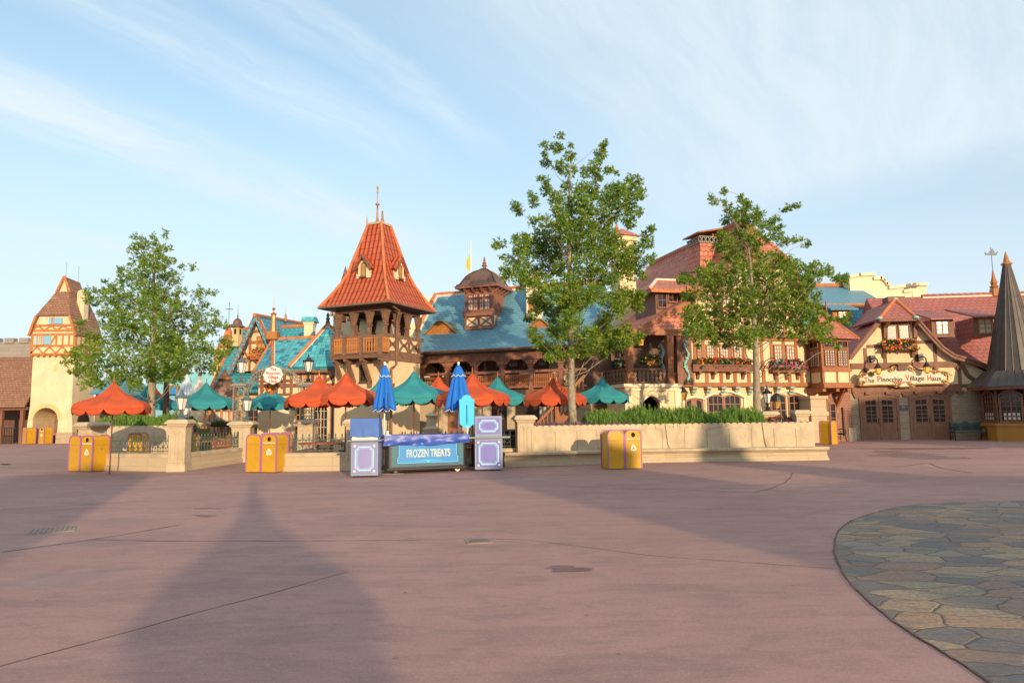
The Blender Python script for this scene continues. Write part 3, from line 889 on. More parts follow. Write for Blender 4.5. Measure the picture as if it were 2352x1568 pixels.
# ------------------------------------------------------------------ terrace pillars, walls, fences
def pillar_parts(t_, w, h, cap=0.14, arch=True):
 b = MB(); q = w/2
 b.box(-q*1.12, q*1.12, -q*1.12, q*1.12, 0, 0.22)
 b.box(-q*1.05, q*1.05, -q*1.05, q*1.05, 0.22, 0.27)
 b.box(-q, q, -q, q, 0.27, h-cap-0.1)
 if arch:                                       # blind pointed panels on the sides
  for sx in (-1, 1):
   for s_ in (-1, 1):
    x = sx*q*0.45; ww = q*0.27; z1 = h-cap-0.2
    pts = [(x-ww, 0.34), (x-ww, z1-0.12), (x-ww*0.6, z1-0.04), (x, z1), (x+ww*0.6, z1-0.04), (x+ww, z1-0.12), (x+ww, 0.34)]
    for a, c in zip(pts[:-1], pts[1:]):
     b.beam((a[0], s_*(q+0.004), a[1]), (c[0], s_*(q+0.004), c[1]), 0.022, 0.03, (0, -s_, 0))
 b.build('shaft', M['stone_plain'], t_, bevel=0.012)
 b = MB()
 for k, (e, z0, z1) in enumerate([(1.08, h-cap-0.1, h-cap-0.06), (1.2, h-cap-0.06, h-cap), (1.42, h-cap, h-cap+0.05)]):
  b.box(-q*e, q*e, -q*e, q*e, z0, z1)
 e = q*1.42
 b.hexa([(-e, -e, h-cap+0.05), (e, -e, h-cap+0.05), (e, e, h-cap+0.05), (-e, e, h-cap+0.05)], [(-q*1.1, -q*1.1, h), (q*1.1, -q*1.1, h), (q*1.1, q*1.1, h), (-q*1.1, q*1.1, h)])
 b.build('cap', M['stone_plain'], t_, bevel=0.012)
def pillar(x, y, w, h, rz, label, z=0):
 t_ = thing('stone_pillar', label, 'pillar', (x, y, z), rz, 'stone pillars around the terrace')
 pillar_parts(t_, w, h)
 return t_
PA = Vector((-10.42, 21.55, 0)); PB = Vector((-13.75, 22.5, 0)); PG1 = Vector((-10.05, 25.6, 0)); PG2 = Vector((-7.66, 25.6, 0)); PC = Vector((-4.82, 21.05, 0))
pillar(PA.x, PA.y, 0.50, 1.60, R(4), 'carved stone pillar with a lamp at the nearest terrace corner')
pillar(PB.x, PB.y, 0.58, 1.55, R(-18), 'stone pillar behind the leftmost front bins, shaded by the red umbrella')
pillar(PG1.x, PG1.y, 0.66, 1.50, R(8), 'broad stone pillar carrying the left lattice post of the gate')
pillar(PG2.x, PG2.y, 0.56, 1.52, 0, 'stone pillar carrying the right lattice post of the gate')
pillar(PC.x, PC.y, 0.46, 1.55, 0, 'stone pillar half hidden by the cloth covered cabinet')
for px, py, Y, lb in [(285, 967, 27.0, 'stone pillar at the back left of the terrace before the hedge'), (452, 967, 29.0, 'stone pillar deep in the terrace under the teal umbrella')]:
 p = P(px, py, Y); pillar(p.x, Y, 0.6, p.z, 0, lb)
def low_wall(a, b_, label, h=0.55, th=0.3):
 d = b_-a; L = d.length
 t_ = thing('terrace_wall', label, 'wall', a, math.atan2(d.y, d.x), 'low stone walls of the terrace')
 b = MB()
 b.prismx([(-th/2-0.05, 0), (th/2, 0), (th/2, h-0.12), (-th/2, h-0.12), (-th/2, 0.2), (-th/2-0.05, 0.14)], 0, L)
 b.build('wall', M['stone'], t_)
 b = MB(); b.prismx([(-th/2-0.02, h-0.12), (th/2+0.02, h-0.12), (th/2+0.02, h-0.03), (th/2-0.02, h), (-th/2+0.03, h), (-th/2-0.02, h-0.03)], 0, L)
 b.build('coping', M['stone_plain'], t_)
 return t_
PICK = None
def iron_fence(a, b_, label, z=0.55, h=0.56):
 global PICK
 d = b_-a; L = d.length
 t_ = thing('iron_fence', label, 'fence', Vector((a.x, a.y, z)), math.atan2(d.y, d.x), 'green iron fences on the terrace wall')
 f = MB()
 for zz in (0.05, h*0.66): f.box(0, L, -0.014, 0.014, zz, zz+0.028)
 for x in (0.0, L): f.box(x-0.02, x+0.02, -0.02, 0.02, 0, h)
 n = max(3, int(L/0.19))
 for i in range(n):
  x = L*(i+0.5)/n
  for s_ in (-1, 1):                          # paired scrolls and curls between the bars
   pts = []
   for k in range(13):
    u = k/12; an = u*5.0
    r_ = 0.052*(1-u*0.75)
    pts.append((x+s_*(0.012+0.05-r_*math.cos(an)*1.0), 0, 0.10+0.052+r_*math.sin(an)))
   f.tube(pts, 0.0075, 4)
   f.tube([(x+s_*0.085, 0, h*0.66), (x+s_*0.075, 0, h*0.5), (x+s_*0.03, 0, h*0.40), (x+s_*0.012, 0, 0.16)], 0.0085, 4)
   pts = [(x+s_*(0.045+0.028*math.cos(q*0.7)), 0, h*0.72+0.035+0.028*math.sin(q*0.7)) for q in range(9)]
   f.tube(pts, 0.006, 4)
 f.build('frame', M['iron_green'], t_)
 if PICK is None:
  b = MB(); b.tube([(0, 0, 0.03), (0, 0, h-0.06)], 0.011, 6)
  b.lathe([(0.011, 0), (0.024, 0.02), (0.026, 0.03), (0.014, 0.06), (0.003, 0.09)], 6, (0, 0, h-0.07))
  for zz in (0.14, 0.2, 0.26, 0.32): b.lathe([(0.011, 0), (0.019, 0.012), (0.011, 0.024)], 6, (0, 0, zz))
  PICK = b.mesh('picket', M['iron_green'])
 for i in range(n):
  o = bpy.data.objects.new('picket', PICK); link(o, t_); o.location = (L*(i+0.5)/n, 0, 0)
 return t_
def bay(a, b_, l1, l2, ga=0.28, gb=0.28):
 d = (b_-a).normalized()
 low_wall(a+d*ga*0.8, b_-d*gb*0.8, l1)
 iron_fence(a+d*(ga+0.06), b_-d*(gb+0.06), l2)
bay(PB, PA, 'low stone wall behind the brown pole of the leftmost red umbrella', 'green iron fence left of the corner pillar, before a yellow bin')
bay(PA, PG1, 'low stone wall running back from the corner pillar to the gate', 'green iron fence receding between corner pillar and gate pillar')
WM = G(598, 1083)+Vector((0, 0.15, 0))
bay(WM, PC, 'low stone wall between the middle bins and the lilac cabinet', 'green iron fence between middle bins and cloth covered cabinet', 0.05, 0.25)
pR = Vector((0.55, 22.35, 0))
bay(PC+Vector((1.1, 1.7, 0)), pR, 'low stone wall in shade behind the freezer cart', 'green iron fence behind the cart and violet cabinet', 0.0, 0.3)
# ------------------------------------------------------------------ long planter wall with a bench
def planter():
 pts = [G(1160, 1072.5), G(1240, 1070.5), G(1330, 1067.5), G(1420, 1064.5), G(1530, 1061.5), G(1650, 1060), G(1780, 1058.5), G(1905, 1056.5)]
 t_ = thing('planter_wall', 'long curved stone planter wall with scalloped top and built in bench', 'planter', (0, 0, 0))
 def off(i, dist):
  a = pts[max(i-1, 0)]; c = pts[min(i+1, len(pts)-1)]
  d = (c-a).normalized(); n = Vector((-d.y, d.x, 0))
  return pts[i]+n*dist
 def sweep(prof, name, m, i0=0, i1=None, parent=t_, closed=True):
  b = MB(); i1 = len(pts)-1 if i1 is None else i1
  rows = [[(off(i, q[0]).x, off(i, q[0]).y, q[1]) for q in prof] for i in range(i0, i1+1)]
  n = len(prof)
  for a, c in zip(rows[:-1], rows[1:]):
   for k in range(n):
    b.face([a[k], a[(k+1) % n], c[(k+1) % n], c[k]])
  b.face(rows[0]); b.face(rows[-1][::-1])
  return b.build(name, M[m], parent)
 sweep([(0.0, 0.0), (0.42, 0.0), (0.42, 0.36), (0.03, 0.36), (0.05, 0.33), (0.12, 0.27), (0.13, 0.20), (0.06, 0.14), (0.05, 0.09), (0.0, 0.08)], 'bench_base', 'stone')
 sweep([(-0.05, 0.36), (0.5, 0.36), (0.5, 0.44), (-0.03, 0.44), (-0.06, 0.42)], 'bench_seat', 'stone_plain')
 w = MB(); r = 0.108
 LN = [0]
 face = [off(i, 0.42) for i in range(len(pts))]
 back = [off(i, 0.72) for i in range(len(pts))]
 for a, c in zip(face[:-1], face[1:]): LN.append(LN[-1]+(c-a).length)
 Lmax = LN[-1]-0.35
 def at(s_, lst):
  for i in range(len(LN)-1):
   if s_ <= LN[i+1] or i == len(LN)-2:
    u = (s_-LN[i])/(LN[i+1]-LN[i]); return lst[i].lerp(lst[i+1], u)
 zt = 1.215; s_ = 0.9; k = 6
 s_last = 0.9
 while s_ < Lmax-0.02:
  for j in range(k):
   u0, u1 = j/k, (j+1)/k
   a0, a1 = s_+2*r*u0, s_+2*r*u1
   h0, h1 = zt+0.05*math.sin(math.pi*u0)**0.7 if 0 < u0 < 1 else zt, zt+0.05*math.sin(math.pi*u1)**0.7 if 0 < u1 < 1 else zt
   f0, f1, b0, b1 = at(a0, face), at(a1, face), at(a0, back), at(a1, back)
   w.face([(f0.x, f0.y, 0.43), (f1.x, f1.y, 0.43), (f1.x, f1.y, h1), (f0.x, f0.y, h0)])
   w.face([(f0.x, f0.y, h0), (f1.x, f1.y, h1), (b1.x, b1.y, h1), (b0.x, b0.y, h0)])
   w.face([(b1.x, b1.y, 0.2), (b0.x, b0.y, 0.2), (b0.x, b0.y, h0), (b1.x, b1.y, h1)])
  s_ += 2*r
 w.build('wall', M['stone_plain'], t_)
 rb = MB()
 s_ = 1.0
 while s_ < Lmax-0.8:
  q = [at(s_+0.72*u/8, face)+Vector((0, -0.004, 0)) for u in range(9)]
  for u in range(8):
   h0 = 1.06+0.05*math.sin(math.pi*u/8); h1 = 1.06+0.05*math.sin(math.pi*(u+1)/8)
   rb.beam((q[u].x, q[u].y, h0), (q[u+1].x, q[u+1].y, h1), 0.02, 0.016)
  s_ += 0.75
 rb.build('moulding', M['stone_plain'], t_)
 jn = MB(); s_ = 0.98
 while s_ < Lmax-0.1:
  p = at(s_, face)
  jn.box(p.x-0.007, p.x+0.007, p.y-0.006, p.y+0.02, 0.44, 1.05)
  s_ += 0.75
 jn.build('wall_joints', paint('stone_joint', (0.26, 0.18, 0.11), 0.95, 0.2, 4), t_)
 bt = MB()
 for s0 in (3.3, 5.75, 9.0):
  p = at(s0, face)
  bt.prism([(p.x-0.05, 0.44), (p.x+0.09, 0.44), (p.x-0.0, 0.62), (p.x-0.05, 1.25), (p.x-0.16, 1.25), (p.x-0.1, 0.6)], p.y-0.05, p.y+0.05)
 bt.build('rib', M['stone_plain'], t_)
 so = MB()
 for a, c in zip(range(len(pts)-1), range(1, len(pts))):
  so.face([(back[a].x, back[a].y, 1.1), (back[c].x, back[c].y, 1.1), (back[c].x, back[c].y+2.6, 1.1), (back[a].x, back[a].y+2.6, 1.1)])
 for a, c in zip(range(len(pts)-1), range(1, len(pts))):
  so.face([(back[c].x, back[c].y+2.6, 0.0), (back[a].x, back[a].y+2.6, 0.0), (back[a].x, back[a].y+2.6, 1.1), (back[c].x, back[c].y+2.6, 1.1)])
 so.build('soil', paint('soil', (0.10, 0.06, 0.04), 0.95, 0.4, 6), t_)
 return face, back, at, Lmax
PF, PBK, PAT, PLM = planter()
pillar(0.36, 22.1, 0.52, 1.60, R(8), 'stone pillar at the left end of the long planter bench')
pe = G(1868, 1056.5); pillar(pe.x, pe.y+0.85, 0.42, 1.66, 0, 'slender stone pillar at the right end of the long planter bench')
pl = P(1764, 944, 24.6); pillar(pl.x, 24.6, 0.46, pl.z, 0, 'stone pillar with lamp behind the planter, right of the smaller tree')
# ------------------------------------------------------------------ lamps
def lantern_parts(t_, s_=1.0, stem=0.3, m='iron_blue', glassm='glass_milk', n=6):
 b = MB()
 b.lathe([(0.15*s_, 0), (0.15*s_, 0.03), (0.09*s_, 0.06), (0.05*s_, 0.1), (0.06*s_, 0.13), (0.035*s_, 0.17), (0.05*s_, stem*0.75), (0.03*s_, stem*0.85), (0.07*s_, stem)], 10)
 for k in range(4):
  a = k*math.pi/2+0.5
  b.tube([(0.05*math.cos(a)*s_, 0.05*math.sin(a)*s_, 0.10), (0.13*math.cos(a)*s_, 0.13*math.sin(a)*s_, 0.15), (0.16*math.cos(a)*s_, 0.16*math.sin(a)*s_, 0.09)], 0.012*s_, 5)
 b.build('stem', M[m], t_)
 z = stem
 b = MB(); b.lathe([(0.09*s_, z), (0.165*s_, z+0.36*s_)], n); b.build('glass', M[glassm], t_)
 b = MB()
 for k in range(n):
  a = 2*math.pi*k/n
  b.tube([(0.095*s_*math.cos(a), 0.095*s_*math.sin(a), z), (0.172*s_*math.cos(a), 0.172*s_*math.sin(a), z+0.37*s_)], 0.011*s_, 5)
 b.lathe([(0.10*s_, z-0.02), (0.105*s_, z+0.015)], n)
 zz = z+0.36*s_
 b.lathe([(0.19*s_, zz), (0.20*s_, zz+0.03), (0.15*s_, zz+0.07), (0.085*s_, zz+0.12), (0.07*s_, zz+0.13), (0.06*s_, zz+0.18), (0.02*s_, zz+0.20), (0.03*s_, zz+0.24), (0.004, zz+0.31)], n)
 for k in range(n):
  a = 2*math.pi*k/n
  b.lathe([(0.006, 0), (0.02*s_, 0.03*s_), (0.004, 0.09*s_)], 5, (0.19*s_*math.cos(a), 0.19*s_*math.sin(a), zz+0.02))
 b.build('lantern_frame', M[m], t_)
def post_lamp(x, y, z, label, s_=1.0, stem=0.3, m='iron_blue', rz=0.2):
 t_ = thing('lantern', label, 'lamp', (x, y, z), rz, 'pillar lanterns of the terrace')
 lantern_parts(t_, s_, stem, m); return t_
post_lamp(PA.x, PA.y, 1.60, 'grey green lantern on the nearest corner pillar of the terrace')
p = P(428, 960, 24.5); post_lamp(p.x, 24.5, 1.2, 'lantern just behind the corner pillar, before the hedge', 0.95, 0.45)
post_lamp(PG1.x+0.22, PG1.y-0.25, 1.50, 'lantern low in front of the left lattice post of the gate', 1.05, 0.38)
post_lamp(pl.x, 24.6, pl.z, 'black lantern on the pillar right of the smaller planter tree', 0.95, 0.28, 'iron_black')
p = P(1150, 945, 26.0); post_lamp(p.x, 26.0, 1.45, 'lantern under the dark red umbrella behind the violet cabinet', 0.9, 0.3)
# ------------------------------------------------------------------ entrance arch
def gate():
 t_ = thing('iron_gate_arch', 'wrought iron entrance arch with lattice posts and round sign', 'gate arch', PG1)
 G2 = PG2-PG1
 z0 = 1.5; z1 = P(553, 887, 25.6).z
 def lattice(x, w=0.40):
  b = MB()
  for sx in (-1, 1):
   for sy in (-1, 1): b.box(x+sx*w/2-0.018, x+sx*w/2+0.018, sy*w/2-0.018, sy*w/2+0.018, z0, z1)
  for z in (z0+0.02, z1-0.03):
   for s_ in (-1, 1):
    b.box(x-w/2, x+w/2, s_*w/2-0.014, s_*w/2+0.014, z-0.015, z+0.015); b.box(x+s_*w/2-0.014, x+s_*w/2+0.014, -w/2, w/2, z-0.015, z+0.015)
  n = 6
  for i in range(n):
   za, zb = z0+(z1-z0)*i/n, z0+(z1-z0)*(i+1)/n
   for s_ in (-1, 1):
    b.tube([(x, s_*w/2, za), (x, s_*w/2, zb)], 0.010, 4)
    for c in (-1, 1):
     pts = [(x+c*(0.10+0.085*math.cos(q*0.6)), s_*w/2, (za+zb)/2+0.075*math.sin(q*0.6)) for q in range(10)]
     b.tube(pts, 0.009, 4)
     b.tube([(x+c*w/2, s_*w/2, za), (x, s_*w/2, zb)], 0.008, 4)
     b.tube([(x+s_*w/2, c*w/2, za), (x+s_*w/2, 0, zb)], 0.008, 4)
  b.build('lattice_post', M['iron_grey'], t_)
  b = MB(); b.box(x-w*0.72, x+w*0.72, -w*0.72, w*0.72, z1, z1+0.06); b.box(x-w*0.6, x+w*0.6, -w*0.6, w*0.6, z1+0.06, z1+0.1); b.build('post_cap', M['iron_grey'], t_)
 xa, xb = -0.12, G2.x+0.0
 lattice(xa); lattice(xb)
 b = MB(); cx = (xa+xb)/2; hw = (xb-xa)/2-0.2
 for s_ in (-0.14, 0.14):
  for e, r_ in ((0.0, 0.022), (0.2, 0.016)):
   b.tube([(cx+(hw-e*0.5)*math.cos(math.pi*(1-k/16)), s_, z1-0.25+(0.95-e)*math.sin(math.pi*k/16)) for k in range(17)], r_, 5)
 for k in range(1, 24):
  a = math.pi*k/24
  p0 = (cx+(hw)*math.cos(a), z1-0.25+0.95*math.sin(a)); p1 = (cx+(hw-0.1)*math.cos(a+0.07), z1-0.25+0.75*math.sin(a+0.07)); p2 = (cx+(hw-0.1)*math.cos(a-0.07), z1-0.25+0.75*math.sin(a-0.07))
  for s_ in (-0.14, 0.14):
   b.tube([(p0[0], s_, p0[1]), (p1[0], s_, p1[1])], 0.009, 4); b.tube([(p0[0], s_, p0[1]), (p2[0], s_, p2[1])], 0.009, 4)
 b.build('arch', M['iron_grey'], t_)
 c = P(628, 861, 25.42)-PG1
 n = 40
 def plaque(r1, r2): return [(c.x+(r1*(1+0.05*math.cos(8*a)))*math.cos(a), c.z+(r2*(1+0.05*math.cos(8*a)))*math.sin(a)) for a in [2*math.pi*k/n for k in range(n)]]
 b = MB(); b.prism(plaque(0.345, 0.325), -0.22, -0.14); o = b.build('sign_plaque', M['white'], t_)
 b = MB()
 e = plaque(0.35, 0.33)
 b.tube([(x, -0.2, z) for x, z in e+[e[0]]], 0.022, 5); b.build('plaque_rim', M['gold'], o)
 for k, tx in enumerate(['The', 'Pinocchio', 'Village', 'Haus']):
  text_part(tx, 0.17, M['letter_red'], o, (c.x, -0.226, c.z+0.21-0.145*k), width=[0.24, 0.54, 0.40, 0.28][k], off=0.004)
 b = MB()
 for s_ in (-1, 1):
  b.tube([(c.x+s_*0.36, -0.18, c.z-0.05), (c.x+s_*0.45, -0.18, c.z+0.02), (c.x+s_*0.46, -0.18, c.z+0.12), (c.x+s_*0.40, -0.18, c.z+0.13), (c.x+s_*0.41, -0.18, c.z+0.07)], 0.018, 5)
 b.tube([(c.x-0.08, -0.18, c.z+0.33), (c.x, -0.18, c.z+0.42), (c.x+0.08, -0.18, c.z+0.33)], 0.03, 5)
 b.build('scroll', M['iron_grey'], t_)
 for x, lb, mm in ((xa, 'tall lantern on top of the left lattice post of the gate', 'iron_blue'), (xb, 'black lantern on top of the right lattice post of the gate', 'iron_black')):
  post_lamp(PG1.x+x, PG1.y, z1+0.1, lb, 1.05, 0.4, mm)
 f = thing('flower_basket', 'hanging basket of yellow and violet flowers below the gate sign', 'flowers', P(623, 888, 26.4))
 flowers(-0.25, 0.25, 0, -0.05, 0.2, 90, 'flowers_mix', f, size=0.06)
 b = MB(); b.lathe([(0.1, -0.3), (0.22, -0.05)], 10); b.build('pot', M['ridge'], f)
gate()
# ------------------------------------------------------------------ bins
def bin_parts(t_, recycle):
 w, d, h, r = 0.50, 0.62, 1.13, 0.15
 def arch(w, h, r, n=7):
  pts = [(-w/2, 0.02), (w/2, 0.02)]
  for k in range(n+1):
   a = (math.pi/2)*k/n; pts.append((w/2-r+r*math.cos(a), h-r+r*math.sin(a)))
  for k in range(n+1):
   a = math.pi/2+(math.pi/2)*k/n; pts.append((-w/2+r+r*math.cos(a), h-r+r*math.sin(a)))
  return pts
 b = MB(); b.prism(arch(w-0.03, h-0.015, r), -d/2+0.012, d/2-0.012); b.build('body', M['bin_yellow'], t_, auto=35)
 for y in (-d/2+0.014, d/2-0.014):
  tr = MB(); A = arch(w, h, r+0.01)
  A = A[1:]+[A[0]]
  for a, c in zip(A[:-1], A[1:]):
   tr.beam((a[0], y, a[1]), (c[0], y, c[1]), 0.034, 0.036)
  for p in A:
   tr.lathe([(0.017, -0.017), (0.017, 0.017)], 6, (0, 0, 0)) if False else None
  tr.build('trim', M['bin_trim'], t_)
 b = MB(); zl = h-0.30
 b.box(-w/2+0.03, w/2-0.03, -d/2+0.004, -d/2+0.02, zl-0.006, zl+0.006)
 for s_ in (-1, 1): b.box(s_*(w/2-0.018), s_*(w/2-0.012), -d/2+0.05, d/2-0.05, zl-0.005, zl+0.005)
 b.build('door_seam', M['ochre_counter'], t_)
 b = MB(); b.box(w/2-0.016, w/2-0.006, -0.02, 0.05, zl-0.16, zl-0.10); b.build('latch', M['iron_grey'], t_)
 if recycle:
  b = MB(); b.prism([(0.062*math.cos(2*math.pi*k/20), h-0.14+0.07*math.sin(2*math.pi*k/20)) for k in range(20)], -d/2+0.006, -d/2+0.03)
  b.build('opening', M['bin_dark'], t_)
  text_part('Bottles and Cans Only', 0.062, M['white'], t_, (0, -d/2+0.008, h-0.255), width=0.40)
  b = MB()
  for k in range(3):
   a0 = math.pi/2+2*math.pi*k/3
   q = Matrix.Translation((0, 0, 0.60)) @ Matrix.Rotation(-2*math.pi*k/3, 4, 'Y')
   seg = [(-0.030, 0.098), (0.022, 0.098), (0.052, 0.045), (0.074, 0.056), (0.066, -0.005), (0.006, 0.012), (0.026, 0.026), (0.004, 0.062), (-0.014, 0.062), (-0.036, 0.030), (-0.062, 0.044)]
   m2 = MB(); m2.prism(seg, -d/2+0.004, -d/2+0.016); m2.xf(q)
   b.idx(m2.v, m2.f)
  b.build('recycling_symbol', M['white'], t_)
 else:
  b = MB(); b.prism([(-w/2+0.06, h-0.28), (w/2-0.06, h-0.28), (w/2-0.06, h-0.14), (w/2-0.15, h-0.06), (-w/2+0.15, h-0.06), (-w/2+0.06, h-0.14)], -d/2+0.003, -d/2+0.02)
  b.build('flap', M['bin_yellow'], t_)
TRASH = REC = None
def put_bin(rec, x, y, yaw, label, gname):
 global TRASH, REC
 src = REC if rec else TRASH
 if src is None:
  o = thing('recycling_bin' if rec else 'trash_bin', label, 'bin', (x, y, 0), R(yaw), 'yellow bins with mauve trim')
  bin_parts(o, rec)
  if rec: REC = o
  else: TRASH = o
  return o
 return dup(src, (x, y, 0), R(yaw), label)
def bin_pair(px, py, yaw, la, lb, order=(0, 1)):
 p = G(px, py); c, s_ = math.cos(R(yaw)), math.sin(R(yaw))
 back = Vector((-s_, c, 0))*0.31
 for k, rec in enumerate(order):
  o = Vector((c, s_, 0))*(0.27*(2*k-1))
  put_bin(rec, (p+back+o).x, (p+back+o).y, yaw, la if k == 0 else lb, '')
bin_pair(1437, 1077, 13, 'plain yellow bin, left one of the pair before the long planter bench', 'yellow recycling bin, right one of the pair before the long planter bench')
bin_pair(598, 1085, -16, 'plain yellow bin, left one of the pair by the terrace gate', 'yellow recycling bin with symbol in the pair by the terrace gate')
bin_pair(182, 1083, -21, 'plain yellow bin left of the brown umbrella pole, outermost of its pair', 'yellow recycling bin nearest the brown pole of the red umbrella')
p = G(640, 1075); put_bin(False, p.x, p.y+0.1, -16, 'yellow bin behind the middle pair, only its rounded top showing', '')
p = G(1911, 1021); put_bin(False, p.x, p.y+0.3, 33, 'lone yellow bin beside the brick pier and side bench', '')
p = G(66, 1019); put_bin(False, p.x, p.y, -30, 'far yellow bin left of the gatehouse arch', '')
p = G(104, 1019); put_bin(True, p.x, p.y, -20, 'far yellow recycling bin in front of the gatehouse arch', '')
p = P(318, 995, 24.6); put_bin(False, p.x, 24.6, 10, 'yellow bin inside the terrace behind the left fence', '')
p = P(431, 996, 23.8); put_bin(False, p.x, 23.8, 60, 'yellow bin inside the terrace just right of the corner pillar', '')
# ------------------------------------------------------------------ freezer cart and cabinets
def cabinet_panel(t_, x0, x1, z0, z1, y, body, panel, frame='grey_violet', stars=True, name='front_panel'):
 b = MB(); b.box(x0+0.06, x1-0.06, y-0.006, y+0.02, z0+0.06, z1-0.06); o = b.build(name, M[panel], t_)
 def ring(e, c, wd, mm, nm, yy):
  a0, a1, c0, c1 = x0+e, x1-e, z0+e, z1-e
  pts = [(a0+c, c0), (a1-c, c0), (a1-c, c0+c*0.5), (a1-c*0.5, c0+c), (a1, c0+c), (a1, c1-c), (a1-c*0.5, c1-c), (a1-c, c1-c*0.5), (a1-c, c1), (a0+c, c1), (a0+c, c1-c*0.5), (a0+c*0.5, c1-c), (a0, c1-c), (a0, c0+c), (a0+c*0.5, c0+c), (a0+c, c0+c*0.5)]
  q = MB()
  for p0, p1 in zip(pts, pts[1:]+pts[:1]): q.beam((p0[0], yy, p0[1]), (p1[0], yy, p1[1]), wd, 0.008)
  q.build(nm, M[mm], o)
 e = 0.13 if (x1-x0) > 0.6 else 0.11
 ring(e, 0.07, 0.035, 'sky_trim', 'trim', y-0.009)
 ring(e+0.04, 0.06, 0.010, 'sky_trim', 'inner_trim', y-0.009)
 if stars:
  q = MB()
  for xx in (x0+0.105, x1-0.105):
   for zz in (z0+0.105, z1-0.105):
    q.beam((xx-0.026, y-0.01, zz-0.026), (xx+0.026, y-0.01, zz+0.026), 0.016, 0.006); q.beam((xx-0.026, y-0.01, zz+0.026), (xx+0.026, y-0.01, zz-0.026), 0.016, 0.006)
    q.beam((xx-0.03, y-0.011, zz), (xx+0.03, y-0.011, zz), 0.010, 0.006); q.beam((xx, y-0.011, zz-0.03), (xx, y-0.011, zz+0.03), 0.010, 0.006)
  q.build('corner_star', M['white'], o)
def box_part(t_, name, m, *a, bevel=0.0):
 b = MB(); b.box(*a); return b.build(name, M[m], t_, bevel=bevel)
CB = Fr(835, G(835, 1096).y, 4)
t_ = CB.root('drink_cabinet', 'lilac panelled cabinet left of the freezer cart', 'cabinet')
xl, zl = CB.L(805, 1096); xr, _ = CB.L(868, 1092)
hz = CB.z(835, 1013);
box_part(t_, 'body', 'grey_violet', xl, xr, 0.012, 0.75, 0.04, hz, bevel=0.008)
cabinet_panel(t_, xl, xr, 0.06, hz-0.02, 0.0, 'grey_violet', 'violet_pale')
box_part(t_, 'counter', 'counter', xl-0.08, xr+0.10, -0.08, 0.82, hz, hz+0.035, bevel=0.006)
b = MB()
for x in (xl+0.12, xr-0.12):
 for y in (0.1, 0.65): b.lathe([(0.03, 0), (0.03, 0.05)], 8, (x, y, 0))
b.build('foot', M['cart_black'], t_)
zb = hz+0.036
t2 = CB.root('covered_appliance', 'box shaped appliance under a cornflower blue cloth on the lilac cabinet', 'covered appliance')
box_part(t2, 'base', 'white', xl+0.02, xr-0.02, 0.03, 0.6, zb, zb+0.1)
ztop = CB.z(835, 961)
b = MB()
nx, ny = 18, 14
def drape(xa, xb, ya, yb, zt, zb_, seed, name, m, parent, wob=0.012, ragged=0.03, ragd=0.0):
 rs = random.Random(seed)
 b = MB(); ring = []
 per = [(xa, yb), (xa, ya), (xb, ya), (xb, yb)]
 segs = []
 for (x0, y0), (x1, y1) in zip(per, per[1:]+per[:1]):
  n = max(4, int(math.hypot(x1-x0, y1-y0)/0.045))
  segs += [(x0+(x1-x0)*i/n, y0+(y1-y0)*i/n) for i in range(n)]
 rows = 10; ph = [rs.uniform(0, 6.3) for _ in range(6)]
 cx, cy = (xa+xb)/2, (ya+yb)/2; grid = []
 for j in range(rows+1):
  u = j/rows; row = []
  for k, (x, y) in enumerate(segs):
   s_ = k/len(segs)*2*math.pi
   w = wob*(u**1.2)*(math.sin(5*s_+ph[0]+u*2)+0.8*math.sin(11*s_+ph[1]-u*3)+0.6*math.sin(19*s_+ph[2]))
   w += wob*0.8*math.sin(4*s_+7*u+ph[3])*u
   dx, dy = (x-cx)/max(1e-3, (xb-xa)/2), (y-cy)/max(1e-3, (yb-ya)/2)
   l = math.hypot(dx, dy) or 1
   fl = 0.02*u
   zz = zt+(zb_+ragged*(math.sin(2*s_+ph[4])+0.5*math.sin(5*s_+ph[5]))*0.5+ragd*dx - zt)*u
   row.append((x+dx/l*(w+fl), y+dy/l*(w+fl), zz-0.015*math.sin(min(u*6, 1)*1.57)*0))
  grid.append(row)
 n = len(segs)
 for j in range(rows):
  for k in range(n):
   b.face([grid[j][k], grid[j+1][k], grid[j+1][(k+1) % n], grid[j][(k+1) % n]])
 top = [(x, y, zt+0.004) for x, y, _ in grid[0]]
 mid = [(cx+(x-cx)*0.5, cy+(y-cy)*0.5, zt+0.012*math.sin(9*k/n*6.28)) for k, (x, y, _) in enumerate(grid[0])]
 for k in range(n):
  b.face([grid[0][k], grid[0][(k+1) % n], mid[(k+1) % n], mid[k]])
 b.face(mid)
 me = b.build(name, M[m], parent)
 import bmesh
 bm = bmesh.new(); bm.from_mesh(me.data); bmesh.ops.remove_doubles(bm, verts=bm.verts, dist=0.0005)
 bmesh.ops.recalc_face_normals(bm, faces=bm.faces)
 bm.to_mesh(me.data); bm.free()
 me.data.polygons.foreach_set('use_smooth', [True]*len(me.data.polygons))
 me.data.set_sharp_from_angle(angle=R(50))
 return me
o = drape(xl-0.02, xr+0.02, -0.02, 0.62, ztop, zb+0.075, 3, 'cloth_cover', 'tarp_light', t2, 0.010, 0.03)
CD = Fr(1120, G(1120, 1081).y, 5)
t_ = CD.root('storage_cabinet', 'violet panelled two tier cabinet right of the freezer cart', 'cabinet')
xl, _ = CD.L(1091, 1082); xr, _ = CD.L(1155, 1078)
hz = CD.z(1120, 1006)
box_part(t_, 'body', 'grey_violet', xl, xr, 0.012, 0.8, 0.04, hz, bevel=0.008)
cabinet_panel(t_, xl, xr, 0.06, hz-0.01, 0.0, 'grey_violet', 'violet')
